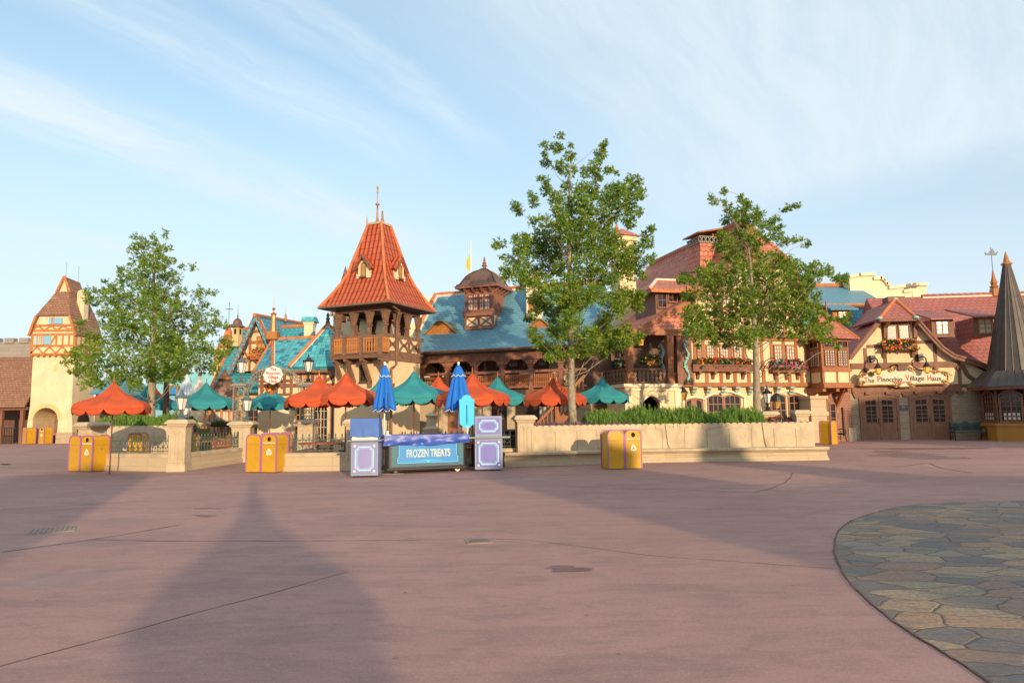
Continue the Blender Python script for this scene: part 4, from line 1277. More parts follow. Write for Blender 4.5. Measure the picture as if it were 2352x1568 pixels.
box_part(t_, 'counter', 'counter', xl-0.18, xr+0.22, -0.08, 0.85, hz, hz+0.045, bevel=0.006)
b = MB()
for x in (xl+0.1, xr-0.1):
 for y in (0.1, 0.65): b.lathe([(0.03, 0), (0.03, 0.05)], 8, (x, y, 0))
b.build('foot', M['cart_black'], t_)
z0 = hz+0.046; z1 = CD.z(1120, 955)
t2 = CD.root('upper_cabinet', 'smaller violet panelled box standing on the right cabinet', 'cabinet')
box_part(t2, 'body', 'grey_violet', xl+0.01, xr-0.01, 0.052, 0.75, z0, z1, bevel=0.008)
cabinet_panel(t2, xl+0.01, xr-0.01, z0+0.02, z1-0.0, 0.04, 'grey_violet', 'violet', stars=False)
pl_, pr_ = G(892, 1091), G(1072, 1079)
yaw = math.degrees(math.atan2((pr_-pl_).y, (pr_-pl_).x))*0.55
CF = Fr(982, ((pl_+pr_)/2).y-0.1, yaw)
def cart():
 t_ = CF.root('freezer_cart', 'black wheeled freezer cart with blue lettered front panel', 'cart')
 xl, _ = CF.L(886, 1080); xr, _ = CF.L(1074, 1075)
 zt = CF.z(980, 1000); d = 0.85
 def rr(x0, x1, y0, y1, r, n=5):
  o = []
  for cx, cy, a0 in ((x1-r, y0+r, -90), (x1-r, y1-r, 0), (x0+r, y1-r, 90), (x0+r, y0+r, 180)):
   for k in range(n+1):
    a = R(a0+90*k/n); o.append((cx+r*math.cos(a), cy+r*math.sin(a)))
  return o
 b = MB(); b.prismz(rr(xl, xr, 0, d, 0.12), 0.17, zt); b.build('body', M['cart_black'], t_, auto=30)
 b = MB(); b.prismz(rr(xl-0.06, xr+0.06, -0.06, d+0.06, 0.14), 0.10, 0.17); b.build('bumper', M['cart_black'], t_, bevel=0.02)
 b = MB(); b.box(xl+0.15, xr-0.13, -0.012, 0.01, 0.20, zt-0.05); fp = b.build('front_panel', M['cart_grey'], t_)
 lv = paint('louvre_teal', (0.04, 0.20, 0.24), 0.5, 0.05, 4)
 for x0, x1 in ((xl+0.17, xl+0.30), (xr-0.28, xr-0.15)):
  b = MB()
  for k in range(9):
   z = zt-0.30-k*0.045; b.box(x0, x1, -0.018, -0.010, z, z+0.02)
  for k in range(3): b.box(x0+0.04*k, x0+0.04*k+0.012, -0.018, -0.010, 0.22, 0.42-k*0.06)
  b.build('louvre', lv, fp)
 a0, a1 = xl+0.33, xr-0.30; z0, z1 = 0.30, zt-0.06
 b = MB(); b.prism([(a0, z0), (a1, z0), (a1, z0+0.15), (a1-0.04, z0+0.17), (a1-0.04, z1), (a0+0.04, z1), (a0+0.04, z0+0.17), (a0, z0+0.15)], -0.022, -0.013)
 sg = b.build('sign_panel', M['cart_blue'], fp)
 b = MB()
 L = [(a0+0.04, z1), (a0+0.04, z0+0.17), (a0, z0+0.15), (a0, z0), (a1, z0), (a1, z0+0.15), (a1-0.04, z0+0.17), (a1-0.04, z1)]
 for p0, p1 in zip(L[:-1], L[1:]): b.beam((p0[0], -0.024, p0[1]), (p1[0], -0.024, p1[1]), 0.022, 0.006)
 b.build('sign_border', paint('sky_border', (0.10, 0.42, 0.70), 0.5, 0.05, 4), fp)
 cx = (a0+a1)/2; zc = CF.z(985, 1040)
 text_part('FROZEN TREATS', 0.30, M['letter_pink'], fp, (cx+0.012, -0.026, zc-0.008), width=1.28, off=0.010, ext=0.002, name='lettering_edge')
 text_part('FROZEN TREATS', 0.30, M['letter_teal'], fp, (cx, -0.030, zc), width=1.25, off=0.0, ext=0.002)
 b = MB()
 for k in range(16):
  u0, u1 = -1+2*k/16, -1+2*(k+1)/16
  b.beam((cx+u0*0.62, -0.027, zc-0.20-0.05*u0*u0), (cx+u1*0.62, -0.027, zc-0.20-0.05*u1*u1), 0.016*(1.05-abs(u0+u1)/2), 0.004)
 b.prism([(cx-0.05, zc-0.205), (cx+0.05, zc-0.205), (cx, zc-0.27)], -0.03, -0.025)
 b.build('flourish', paint('cyan_flourish', (0.06, 0.62, 0.78), 0.5, 0.03, 4), fp)
 b = MB()
 for k in range(11): b.box(xl-0.012, xl+0.01, 0.25, 0.60, 0.26+0.04*k, 0.28+0.04*k)
 b.build('side_vent', M['iron_grey'], t_)
 for x in (xl+0.3, xr-0.28, xr-0.05-0.35):
  y = 0.12 if x != xr-0.40 else 0.7
  b = MB()
  m2 = MB(); m2.lathe([(0.02, -0.03), (0.07, -0.028), (0.075, 0), (0.07, 0.028), (0.02, 0.03)], 14)
  m2.xf(Matrix.Translation((x, y, 0.075)) @ Matrix.Rotation(R(90), 4, 'X') @ Matrix.Rotation(R(0), 4, 'Z'))
  b.idx(m2.v, m2.f)
  w = b.build('wheel', M['white'] if x > 0 else M['cart_black'], t_)
  q = MB(); q.box(x-0.03, x+0.03, y-0.045, y-0.033, 0.05, 0.12); q.box(x-0.03, x+0.03, y+0.033, y+0.045, 0.05, 0.12); q.build('caster', M['iron_grey'], w)
 t2 = CF.root('vinyl_cover', 'shiny creased blue vinyl sheet over the top of the freezer cart', 'cover')
 drape(xl-0.05, xr+0.05, -0.05, d+0.04, zt+0.03, zt-0.25, 8, 'sheet', 'tarp', t2, 0.026, 0.04, 0.03)
 return xl, xr, zt, d
cxl, cxr, czt, cdp = cart()
cb = MB()
pp = [CF.M @ Vector(q) for q in [(cxl-0.02, 0.5, 0.25), (cxl-0.22, 0.4, 0.20), (cxl-0.26, 0.2, 0.04), (cxl-0.05, 0.0, 0.015), (cxl+0.3, -0.1, 0.012), (cxl+0.5, -0.05, 0.012)]]
tag(cb.tube(pp, 0.012, 6).build('power_cord', M['iron_grey'], None, smooth=True), 'grey power cord trailing on the ground from the freezer cart', 'cord')
sx, _ = CF.L(1072, 960); zt_ = CF.z(1072, 906); zb_ = CF.z(1072, 982); zp = CF.z(1072, 990)
t_ = CF.root('paddle_sign', 'blank bright cyan board with shaped ends on a white pole', 'sign board')
hw = 0.225
pts = []
for k in range(9):
 a = math.pi*(k/8); pts.append((sx+0.14*math.cos(a), zt_-0.10+0.09*math.sin(a)))
pts += [(sx-0.165, zt_-0.13), (sx-hw, zt_-0.14), (sx-hw+0.015, zb_+0.10), (sx-0.17, zb_+0.09), (sx-0.13, zb_+0.06)]
for k in range(1, 8):
 a = math.pi+math.pi*(k/8); pts.append((sx+0.12*math.cos(a), zb_+0.05+0.06*math.sin(a)))
pts += [(sx+0.13, zb_+0.06), (sx+0.17, zb_+0.09), (sx+hw-0.005, zb_+0.10), (sx+hw, zt_-0.14), (sx+0.165, zt_-0.13)]
b = MB(); b.prism(pts, -0.012, 0.012); b.build('board', M['cyan_sign'], t_)
e = MB()
for p0, p1 in zip(pts, pts[1:]+pts[:1]): e.beam((p0[0], 0, p0[1]), (p1[0], 0, p1[1]), 0.014, 0.034)
e.build('rim', paint('blue_rim', (0.05, 0.40, 0.66), 0.5, 0.05, 3), t_)
b = MB(); b.tube([(sx-0.0, -0.022, zt_-0.30), (sx, -0.022, zb_+0.10)], 0.016, 8); b.build('channel', paint('deep_blue', (0.02, 0.15, 0.40), 0.5, 0.05, 3), t_)
b = MB(); b.tube([(sx+0.02, 0.0, czt+0.03), (sx+0.02, 0, zb_+0.05)], 0.022, 8); b.build('pole', M['white'], t_)
def furled(px, py, lean, label, Y, sc=1.0, seed=1):
 top = P(px, py, Y)
 t_ = thing('furled_parasol', label, 'parasol', (top.x, Y, 0), 0, 'furled blue parasols at the freezer cart')
 rs = random.Random(seed)
 zt = top.z
 b = MB(); b.tube([(0, 0, 0.02), (0, 0, zt-0.08)], 0.021, 10); b.build('pole', M['white'], t_, smooth=True)
 b = MB(); b.lathe([(0.02, zt-0.1), (0.035, zt-0.08), (0.025, zt-0.055), (0.042, zt-0.03), (0.042, zt-0.01), (0.02, zt+0.012), (0.002, zt+0.02)], 12); b.build('finial', M['white'], t_, smooth=True)
 n = 96; folds = 8
 def ring(r_, amp, z, hem=0.0, tw=0.0):
  o = []
  for k in range(n):
   a = 2*math.pi*k/n
   s_ = abs(math.sin(a*folds/2+tw))
   rr = r_*(1-amp*(1-s_**0.8))
   o.append((rr*math.cos(a), rr*math.sin(a)*0.8, z-hem*(s_**0.7)+hem*0.5))
  return o
 def skin(rings, name, m, parent=t_):
  b = MB(); base = []
  vs = [p for r_ in rings for p in r_]; fs = []
  for j in range(len(rings)-1):
   for k in range(n): fs.append((j*n+k, (j+1)*n+k, (j+1)*n+(k+1) % n, j*n+(k+1) % n))
  b.idx(vs, fs)
  o = b.build(name, M[m], parent, smooth=True)
  md = o.modifiers.new('thickness', 'SOLIDIFY'); md.thickness = 0.004
  return o
 h = (zt-0.08); zb = P(px, py+108, Y).z
 prof = [(0.02, 0.0, h), (0.06, 0.25, h-0.08), (0.10, 0.35, h-0.25), (0.155, 0.4, h-0.5), (0.20, 0.42, h-0.75), (0.24, 0.42, h-0.95), (0.285, 0.40, zb+0.08)]
 rings = [ring(r_*sc, a, z) for r_, a, z in prof]+[ring(0.30*sc, 0.42, zb, 0.13)]
 c = skin(rings, 'canopy', 'blue_canvas')
 md = MB()
 last = ring(0.301*sc, 0.42, zb, 0.13)
 md.tube([Vector(p) for p in last]+[Vector(last[0])], 0.009, 4, cap=False); md.build('hem', M['white'], c)
 rings = [ring(0.035, 0, h+0.0), ring(0.075*sc, 0.15, h-0.1), ring(0.125*sc, 0.2, h-0.27), ring(0.15*sc, 0.2, h-0.33, 0.06)]
 v = skin(rings, 'vent_cap', 'blue_canvas')
 md = MB(); last = ring(0.151*sc, 0.2, h-0.33, 0.06)
 md.tube([Vector(p) for p in last]+[Vector(last[0])], 0.009, 4, cap=False); md.build('hem', M['white'], v)
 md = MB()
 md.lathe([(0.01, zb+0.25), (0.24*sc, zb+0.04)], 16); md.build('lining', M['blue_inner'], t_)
 return t_
cm = CF.M @ Vector((cxl+0.10, 0.1, 0))
yb = (CF.M @ Vector((cxl, 0.75, 0))).y
furled(884, 832, 0, 'slimmer furled blue parasol on a white pole at the left end of the cart', yb+0.15, 1.22, 4)
furled(1053, 832, 0, 'wider furled blue parasol behind the cyan paddle board', (CF.M @ Vector((cxr, 0.8, 0))).y+0.1, 1.5, 9)
t_ = thing('parasol_base', 'round metal socket on the left corner of the freezer cart', 'parasol base', CF.M @ Vector((cxl+0.06, 0.08, czt+0.035)))
b = MB(); b.lathe([(0.11, 0), (0.11, 0.015), (0.04, 0.02), (0.035, 0.12), (0.028, 0.12)], 14); b.build('socket', M['white'], t_, smooth=False)
b = MB(); b.tube([(0, 0, 0.1), (0, 0, 1.2)], 0.018, 8); b.build('pole', M['cart_black'], t_)
# ------------------------------------------------------------------ tent umbrellas with tables
def make_umbrella(col, label):
 t_ = thing('tent_umbrella', label, 'umbrella', (0, 0, 0), 0, 'scalloped canvas umbrellas over the terrace')
 n = 6; sub = 16
 def rad(a, r_):                                  # hexagon softened by cloth sag
  k = (a % (2*math.pi/n))-math.pi/n
  hx = math.cos(math.pi/n)/math.cos(k)
  return r_*(0.25+0.75*hx)
 prof = [(0.02, 2.80), (0.085, 2.73), (0.18, 2.61), (0.32, 2.48), (0.52, 2.36), (0.77, 2.265), (1.0, 2.20), (1.14, 2.13), (1.205, 2.05), (1.22, 1.99)]
 N_ = n*sub; vs = []; fs = []
 for j, (r_, z) in enumerate(prof):
  for k in range(N_):
   a = 2*math.pi*k/N_
   kk = (k % sub)/sub
   sag = -0.045*math.sin(math.pi*kk)*min(1, j/6.0)
   wr = 0.006*math.sin(a*23+j*1.7)*(j/9.0)
   rr = rad(a, r_)+wr
   vs.append((rr*math.cos(a), rr*math.sin(a), z+sag))
 for j in range(len(prof)-1):
  for k in range(N_):
   fs.append((j*N_+k, j*N_+(k+1) % N_, (j+1)*N_+(k+1) % N_, (j+1)*N_+k)[::-1])
 b = MB(); b.idx(vs, fs)
 o = b.build('canopy', M[col], t_, smooth=True)
 md = o.modifiers.new('thickness', 'SOLIDIFY'); md.thickness = 0.006
 vs = []; fs = []
 for j in range(4):
  for k in range(N_):
   a = 2*math.pi*k/N_
   s_ = abs(math.sin(math.pi*((k % (sub/2))/(sub/2))))
   dp = (0.02+0.15*s_**0.42)*j/3
   rr = rad(a, 1.222)+0.012*j/3+0.014*math.sin(a*12)*j/3
   vs.append((rr*math.cos(a), rr*math.sin(a), 1.995-0.045*math.sin(math.pi*(k % sub)/sub)-dp))
 for j in range(3):
  for k in range(N_): fs.append((j*N_+k, (j+1)*N_+k, (j+1)*N_+(k+1) % N_, j*N_+(k+1) % N_))
 b = MB(); b.idx(vs, fs)
 o = b.build('valance', M[col], t_, smooth=True)
 md = o.modifiers.new('thickness', 'SOLIDIFY'); md.thickness = 0.006
 b = MB()
 for k in range(n):                               # stitched seams down the corners
  a = 2*math.pi*k/n
  b.tube([(rad(a, r_)*math.cos(a), rad(a, r_)*math.sin(a), z+0.004) for r_, z in prof], 0.008, 4)
 b.build('seams', M[col], t_)
 b = MB(); b.tube([(0, 0, 0), (0, 0, 2.80)], 0.022, 8); b.build('pole', M['pole_brown'], t_)
 b = MB(); b.lathe([(0.02, 2.77), (0.014, 2.9), (0.02, 2.92), (0.010, 2.96), (0.003, 3.0)], 8); b.build('finial', M['bronze'], t_)
 b = MB()
 for k in range(n):
  a = 2*math.pi*k/n
  b.tube([(0.03*math.cos(a), 0.03*math.sin(a), 2.05), (0.6*math.cos(a), 0.6*math.sin(a), 2.16), (1.16*math.cos(a), 1.16*math.sin(a), 2.02)], 0.011, 5)
 b.build('ribs', M['pole_brown'], t_)
 return t_
UM = {}
ULIST = [  # apex px, apex py, seen width, colour, label, table
 (262, 878, 152, 'red', 'red umbrella at the far left on a pole reaching the plaza paving', 0),
 (339, 886, 112, 'teal', 'teal umbrella overlapping behind the leftmost red umbrella', 1),
 (356, 888, 92, 'red', 'red umbrella tip peeping over the teal one under the left tree', 0),
 (474, 879, 128, 'teal', 'teal umbrella between the left tree and the gate, by the corner lamp', 1),
 (487, 884, 92, 'red', 'red umbrella directly behind the left teal one, only its tip showing', 0),
 (498, 889, 80, 'red', 'second red umbrella in the row behind the left teal one', 0),
 (509, 894, 72, 'red', 'third and farthest red umbrella in the row behind the left teal one', 0),
 (622, 887, 110, 'teal', 'teal umbrella inside the gate below the round sign', 1),
 (733, 864, 142, 'red', 'red umbrella right of the gate, left of two overlapping red ones', 1),
 (795, 857, 142, 'red', 'red umbrella in front of its red neighbour, left of the blue parasol', 1),
 (872, 872, 112, 'teal', 'teal umbrella mostly hidden by the left furled blue parasol', 0),
 (897, 872, 94, 'red', 'red umbrella peeping out right of the left furled parasol', 0),
 (951, 853, 143, 'teal', 'big teal umbrella above the freezer cart between the blue parasols', 1),
 (1007, 864, 112, 'red', 'red umbrella behind the big teal one, left of the right parasol', 0),
 (1085, 858, 146, 'red', 'dull red umbrella right of the wider furled parasol', 1),
 (1143, 866, 126, 'teal', 'bright teal umbrella right of the dull red one', 1),
 (1164, 873, 90, 'red', 'red umbrella tip behind the bright teal umbrella slope', 0),
 (1182, 878, 78, 'teal', 'small teal tip right of the bright teal umbrella', 0),
 (1196, 884, 70, 'red', 'small red tip low in front of the loggia railing', 0),
 (1235, 889, 66, 'teal', 'tiny teal tip just left of the umbrella by the planter tree', 0),
 (1272, 867, 128, 'red', 'tree dappled red umbrella behind the big tree trunk', 1),
 (1383, 866, 112, 'teal', 'teal umbrella right of the big tree trunk, rightmost of all', 0),
]
def make_table(label):
 t_ = thing('terrace_table', label, 'table', (0, 0, 0), 0, 'red tables under the umbrellas')
 b = MB(); b.lathe([(0.62, 0.70), (0.64, 0.72), (0.64, 0.75), (0.6, 0.76)], 20); b.build('tabletop', M['table_red'], t_)
 b = MB(); b.lathe([(0.3, 0), (0.3, 0.03), (0.05, 0.06), (0.05, 0.7)], 10); b.build('pedestal', M['iron_black'], t_)
 for k in range(4):
  a = k*math.pi/2+0.6
  c = (0.95*math.cos(a), 0.95*math.sin(a), 0)
  b = MB(); b.lathe([(0.2, 0.42), (0.21, 0.46), (0.19, 0.47)], 12, c); s_ = b.build('seat', M['table_red'], t_)
  b = MB(); b.tube([(c[0], c[1], 0.42), (c[0], c[1], 0.12), (0.25*math.cos(a), 0.25*math.sin(a), 0.08)], 0.025, 6); b.build('seat_arm', M['iron_black'], s_)
 return t_
TABLE = None
SHORT = {3: 'red table under the left teal umbrella, seen through the receding fence', 8: 'red table under the red umbrella right of the gate, behind the fence'}
tl = ['red table with four round seats behind the left fence bay', 'red table under the left teal umbrella, behind the receding fence', 'red table just inside the gate',
   'red table right of the gate, seen through the middle fence', 'red table behind the pillar and cloth covered cabinet', 'red table hidden behind the freezer cart',
   'red table behind the violet cabinet', 'red table under the bright teal umbrella', 'red table behind the big tree trunk']
ti = 0
for i, (px, py, wd, col, label, tb) in enumerate(ULIST):
 th = math.atan((px-CX)/FPX)
 Y = 2.13*FPX/wd/ (1.0/math.cos(th)**0.9)* (1.0) if i else 20.9
 if i: Y = 2.13*FPX/(wd*math.cos(th)**0.8)*0.97
 if i == 0: Y = G(262, 1089).y
 p = P(px, py, Y)
 sc = p.z/2.80
 rz = random.uniform(-0.25, 0.25)+ (math.pi/6 if i % 2 else 0)
 if col not in UM:
  UM[col] = make_umbrella('canvas_'+col, label)
  o = UM[col]; o.location = (p.x, Y, 0); o.rotation_euler = (0, 0, rz)
 else:
  o = dup(UM[col], (p.x, Y, 0), rz, label)
 o.scale = (1.0, 1.0, sc) if i else (0.9, 0.9, sc)
 if tb:
  if TABLE is None:
   TABLE = make_table(tl[0]); TABLE.location = (p.x, Y, 0)
  else:
   dup(TABLE, (p.x, Y, 0), rz, tl[ti])
  ti += 1
# ------------------------------------------------------------------ gatehouse at the far left
def timber(b, fr, pts, w=0.16, dy=0.0, proud=0.03):
 """beams along pixel polylines on the facade plane"""
 for (p0, p1) in pts:
  a = fr.L(p0[0], p0[1], dy); c = fr.L(p1[0], p1[1], dy)
  b.beam((a[0], dy-proud+0.02, a[1]), (c[0], dy-proud+0.02, c[1]), w, 2*proud)
def gatehouse():
 f = Fr(113, 47.65, 0)
 t_ = f.root('gatehouse_tower', 'tall golden gatehouse tower with half timbered top and steep brown roof', 'tower')
 xl, xr = f.x(68), f.x(163); d = 2.5
 zj = f.z(113, 814); ze = f.z(113, 769); z1 = f.z(113, 745)
 ax0, ax1 = f.x(76), f.x(134); za = f.z(105, 936); r = (ax1-ax0)/2; zs = za-r
 poly = [(xl-0.18, 0), (ax0, 0), (ax0, zs)]+[((ax0+ax1)/2-r*math.cos(math.pi*k/12), zs+r*math.sin(math.pi*k/12)) for k in range(1, 12)]+[(ax1, zs), (ax1, 0), (xr+0.18, 0), (xr+0.1, 1.6), (xr, 2.6), (xr, zj), (xl, zj), (xl, 2.6), (xl-0.1, 1.6)]
 b = MB(); b.prism(poly, 0, d); b.build('body', M['gold_plaster'], t_)
 b = MB()
 cx = (ax0+ax1)/2
 for k in range(12):
  a0, a1 = math.pi*k/12+0.02, math.pi*(k+1)/12-0.02
  b.prism([(cx-r*math.cos(a0), zs+r*math.sin(a0)), (cx-r*math.cos(a1), zs+r*math.sin(a1)), (cx-(r+0.3)*math.cos(a1), zs+(r+0.3)*math.sin(a1)), (cx-(r+0.3)*math.cos(a0), zs+(r+0.3)*math.sin(a0))], -0.03, 0.1)
 b.build('arch_stones', M['ochre'], t_)
 b = MB()
 b.prism([(xl-0.35, 0), (ax0+0.02, 0), (ax0+0.02, 0.75), (xl-0.22, 0.75)], -0.12, 0.3); b.build('plinth', M['rubble'], t_)
 b = MB(); b.prism([(ax1-0.02, 0), (xr+0.32, 0), (xr+0.22, 0.75), (ax1-0.02, 0.75)], -0.12, 0.3)
 b.box(xr, xr+0.25, 0.3, d, 0, 0.75)
 b.build('plinth', M['rubble'], t_)
 b = MB(); b.box(xl+0.1, xr-0.1, d-0.25, d-0.15, 0, zj-0.3); b.build('passage_wall', M['timber_grey'], t_)
 b = MB(); sy0, sy1 = 0.55, 1.75
 b.prismx([(sy0, 0), (sy1, 0), (sy1, 1.5)]+[((sy0+sy1)/2+0.6*math.cos(math.pi*k/8), 1.5+0.6*math.sin(math.pi*k/8)) for k in range(1, 8)]+[(sy0, 1.5)], xr+0.1, xr+0.2); b.build('side_arch', M['dark'], t_)
 jx0, jx1 = xl-0.1, xr+0.12
 b = MB(); b.box(jx0, jx1, -0.14, d+0.1, zj, ze+0.2)
 hw = (f.x(152.5, dy=-0.2)-f.x(73.8, dy=-0.2))/2; cxx = (f.x(56, dy=-0.2)+f.x(167, dy=-0.2))/2
 zb = f.z(113, 724, -0.2)
 b.prism([(jx0+0.02, ze+0.15), (jx1-0.02, ze+0.15), (cxx+hw, zb), (cxx-hw, zb)], -0.12, d)
 b.build('timbered_storey', M['gold_plaster'], t_)
 b = MB(); w = 0.14
 y0 = -0.14
 for py in (747, 759, 768, 794, 813):
  z = f.z(113, py, y0); e = 0.03 if py > 765 else -0.06
  b.box(jx0-e, jx1+e, y0-0.05, y0+0.01, z-w/2, z+w/2)
 for x in (jx0+0.07, jx1-0.07): b.box(x-0.075, x+0.075, y0-0.045, y0+0.01, zj, ze)
 n = 7
 for i in range(n):
  xa = jx0+(jx1-jx0)*i/n; xb = jx0+(jx1-jx0)*(i+1)/n
  for pa, pb in ((758, 748), (812, 796)):
   zA, zB = f.z(113, pa, y0), f.z(113, pb, y0)
   if i % 2: zA, zB = zB, zA
   b.beam((xa, y0-0.02, zA), (xb, y0-0.02, zB), 0.10, 0.05)
 for i in range(3, 7):
  x = jx0+(jx1-jx0)*i/7; b.box(x-0.05, x+0.05, y0-0.045, y0+0.01, f.z(113, 794, y0), f.z(113, 768, y0))
 b.beam((jx0+1.3, y0-0.03, f.z(113, 794, y0)), (jx0+1.75, y0-0.03, f.z(113, 768, y0)), 0.1, 0.05)
 for z in (zj+0.05, f.z(113, 794, y0), ze): b.box(jx1-0.01, jx1+0.05, -0.14, d+0.1, z-0.07, z+0.07)
 for k in range(6):
  y = -0.1+(d+0.1)*k/5; b.box(jx1-0.01, jx1+0.045, y-0.05, y+0.05, zj, ze)
 for k in range(8):
  x = jx0+0.1+(jx1-jx0-0.2)*k/7; b.box(x-0.06, x+0.06, y0-0.1, 0.0, zj-0.16, zj)
 b.build('timber_frame', M['timber_orange'], t_)
 for (pa, pb, qa, qb, ca, cb_) in ((115, 124.5, 730, 744, 107, 131.5), (85, 101, 771, 791, 76, 108)):
  x0, z0 = f.L(pa, qb, y0); x1, z1_ = f.L(pb, qa, y0)
  window(t_, x0, x1, z0, z1_, y0-0.01, 3, 4, 'timber_orange', 'glass_pale', 0.04, 0.02)
  xa, xb = f.x(ca, dy=y0), f.x(cb_, dy=y0)
  for u0, u1 in ((xa, x0-0.05), (x1+0.05, xb)):
   b = MB(); b.box(u0, u1, y0-0.07, y0-0.03, z0, z1_)
   for k in range(5): b.box(u0+0.03, u1-0.03, y0-0.08, y0-0.065, z0+(z1_-z0)*(k+0.25)/5, z0+(z1_-z0)*(k+0.7)/5)
   b.build('shutter', M['shutter'], t_)
 x0, z0 = f.L(123, 853); x1, z1_ = f.L(132, 836)
 b = MB(); b.box(x0, x1, -0.02, 0.05, z0, z1_); b.build('blind_window', M['ochre'], t_)
 za_ = f.z(132.8, 637, 0.9); W_ = (f.x(167, dy=-0.2)-f.x(56, dy=-0.2))/2; zeave = f.z(113, 770, -0.2)
 yf, yb = -0.35, d+0.35; zh = f.z(120, 670, 0.55)
 hh = hw*(za_-zh)/(za_-zb)
 b = MB()
 for s_ in (-1, 1):
  q = [(cxx+s_*W_, yf+0.05, zeave), (cxx+s_*W_, yb, zeave), (cxx+s_*hw, yb, zb), (cxx+s_*hw, yf, zb)]
  b.slab(q if s_ > 0 else q[::-1], 0.1)
  q = [(cxx+s_*hw, yf, zb), (cxx+s_*hw, yb, zb), (cxx+s_*0.0, yb-0.5, za_-0.1), (cxx, 0.75, za_), (cxx+s_*hh, 0.52, zh)]
  b.slab(q if s_ > 0 else q[::-1], 0.1)
 b.slab([(cxx-hw, yf, zb), (cxx+hw, yf, zb), (cxx+hh, 0.52, zh), (cxx-hh, 0.52, zh)], 0.1)
 b.prism([(cxx-hw, zb), (cxx+hw, zb), (cxx, za_-0.15)], yb-0.55, yb-0.4)
 b.build('roof', M['roof_brown'], t_)
 b = MB(); b.prism([(cxx-hh*0.9, zh), (cxx+hh*0.9, zh), (cxx, za_-0.12)], 0.68, 0.9); b.build('gablet', M['gold_plaster'], t_)
 for s_ in (-1, 1):
  b = MB()
  b.beam((cxx+s_*(hh+0.05), 0.60, zh-0.05), (cxx, 0.62, za_+0.03), 0.14, 0.1)
  b.build('gablet_board', M['timber_orange'], t_); b = MB()
  b.beam((cxx+s_*(W_-0.03), yf+0.02, zeave-0.05), (cxx+s_*(hw-0.02), yf-0.02, zb-0.03), 0.14, 0.10)
  b.build('bargeboard', M['timber_orange'], t_)
 p0 = f.loc(P(182, 820, 48.9)); xc = p0.x; ch = f.z(178, 670, 1.3)
 b = MB(); b.box(xc-0.26, xc+0.26, 1.05, 1.6, zeave+0.3, ch-0.15); b.prism([(xc-0.26, ch-0.15), (xc+0.26, ch-0.15), (xc+0.2, ch+0.02), (xc, ch+0.1), (xc-0.2, ch+0.02)], 1.05, 1.6); b.build('chimney', M['gold_plaster'], t_)
 b = MB()
 for y in (0.8, 2.2): b.tube([(cxx, y, za_-0.1), (cxx, y, za_+1.1)], 0.012, 5)
 b.build('lightning_rod', M['iron_black'], t_)
 f2 = Fr(30, 48.2, 0)
 s_ = f2.root('tiled_shed', 'low open shed under a brown tiled roof left of the gatehouse', 'shed')
 x0, x1 = f2.x(-140), f2.x(66); zr = f2.z(30, 826, 1.8); ze2 = f2.z(30, 934, -0.5)
 b = MB(); b.slab([(x0, -0.5, ze2), (x1, -0.5, ze2), (x1, 1.9, zr), (x0, 1.9, zr)], 0.12); b.slab([(x1, 1.9, zr), (x1, 4.2, ze2), (x0, 4.2, ze2), (x0, 1.9, zr)], 0.12); b.build('roof', M['roof_brown'], s_)
 b = MB(); b.box(x0, x1-0.1, 3.2, 3.4, 0, ze2); b.build('back_wall', M['timber_dark'], s_)
 for px in (-100, -40, 4, 52):
  b = MB(); x = f2.x(px); b.box(x-0.11, x+0.11, -0.1, 0.12, 0, ze2); b.build('post', M['timber'], s_)
 b = MB(); b.box(x0, x1, -0.16, 0.14, ze2-0.22, ze2); b.build('beam', M['timber'], s_)
 b = MB()
 for k in range(40):
  x = x0+(x1-x0)*k/39; b.box(x-0.012, x+0.012, 0.2, 0.23, 0, 1.1)
 b.box(x0, x1, 0.19, 0.24, 1.06, 1.1); b.build('railing', M['iron_black'], s_)
 f3 = Fr(30, 56, 0)
 s_ = f3.root('upper_roof', 'taller brown tiled roof peeping over the shed at the left edge', 'roof')
 x0, x1 = f3.x(-160), f3.x(46); za = f3.z(30, 814); b = MB(); b.prismx([(-1, 4), (5, 4), (2, za)], x0, x1); b.build('roof', M['roof_brown'], s_)
 f4 = Fr(30, 75, 0)
 s_ = f4.root('castle_wall', 'grey battlemented stone wall far behind the shed', 'wall')
 x0, x1 = f4.x(-200), f4.x(90); z1 = f4.z(30, 785)
 b = MB(); b.box(x0, x1, 0, 2, 0, z1); b.build('wall', M['greystone'], s_)
 n = int((x1-x0)/1.6)
 b = MB()
 for k in range(n): b.box(x0+1.6*k, x0+1.6*k+1.0, -0.15, 0.5, z1-0.15, z1+0.42)
 b.build('battlements', M['greystone'], s_)
 p = G(178, 1016)
 t2 = thing('wooden_barrel', 'wooden barrel at the right foot of the gatehouse', 'barrel', p)
 b = MB(); b.lathe([(0.30, 0), (0.37, 0.4), (0.30, 0.85), (0.28, 0.86)], 14); b.build('staves', M['timber'], t2, smooth=False)
 b = MB()
 for z, r_ in ((0.12, 0.335), (0.3, 0.372), (0.55, 0.372), (0.73, 0.335)): b.lathe([(r_, z), (r_, z+0.05)], 14)
 b.build('hoops', M['iron_grey'], t2)
 f5 = Fr(235, 47, 0)
 s_ = f5.root('slate_roofed_house', 'dim blue slate roofed house between gatehouse and left tree', 'house')
 x0, x1 = f5.x(205), f5.x(262); z1 = f5.z(235, 905, 0); zr = f5.z(235, 862, 2.5)
 b = MB(); b.box(x0+0.2, x1, 0.3, 5, 0, z1); b.build('wall', M['timber_grey'], s_)
 b = MB(); b.prismx([(-0.3, z1), (5.3, z1), (2.5, zr)], x0, x1); b.build('roof', M['roof_blue'], s_)
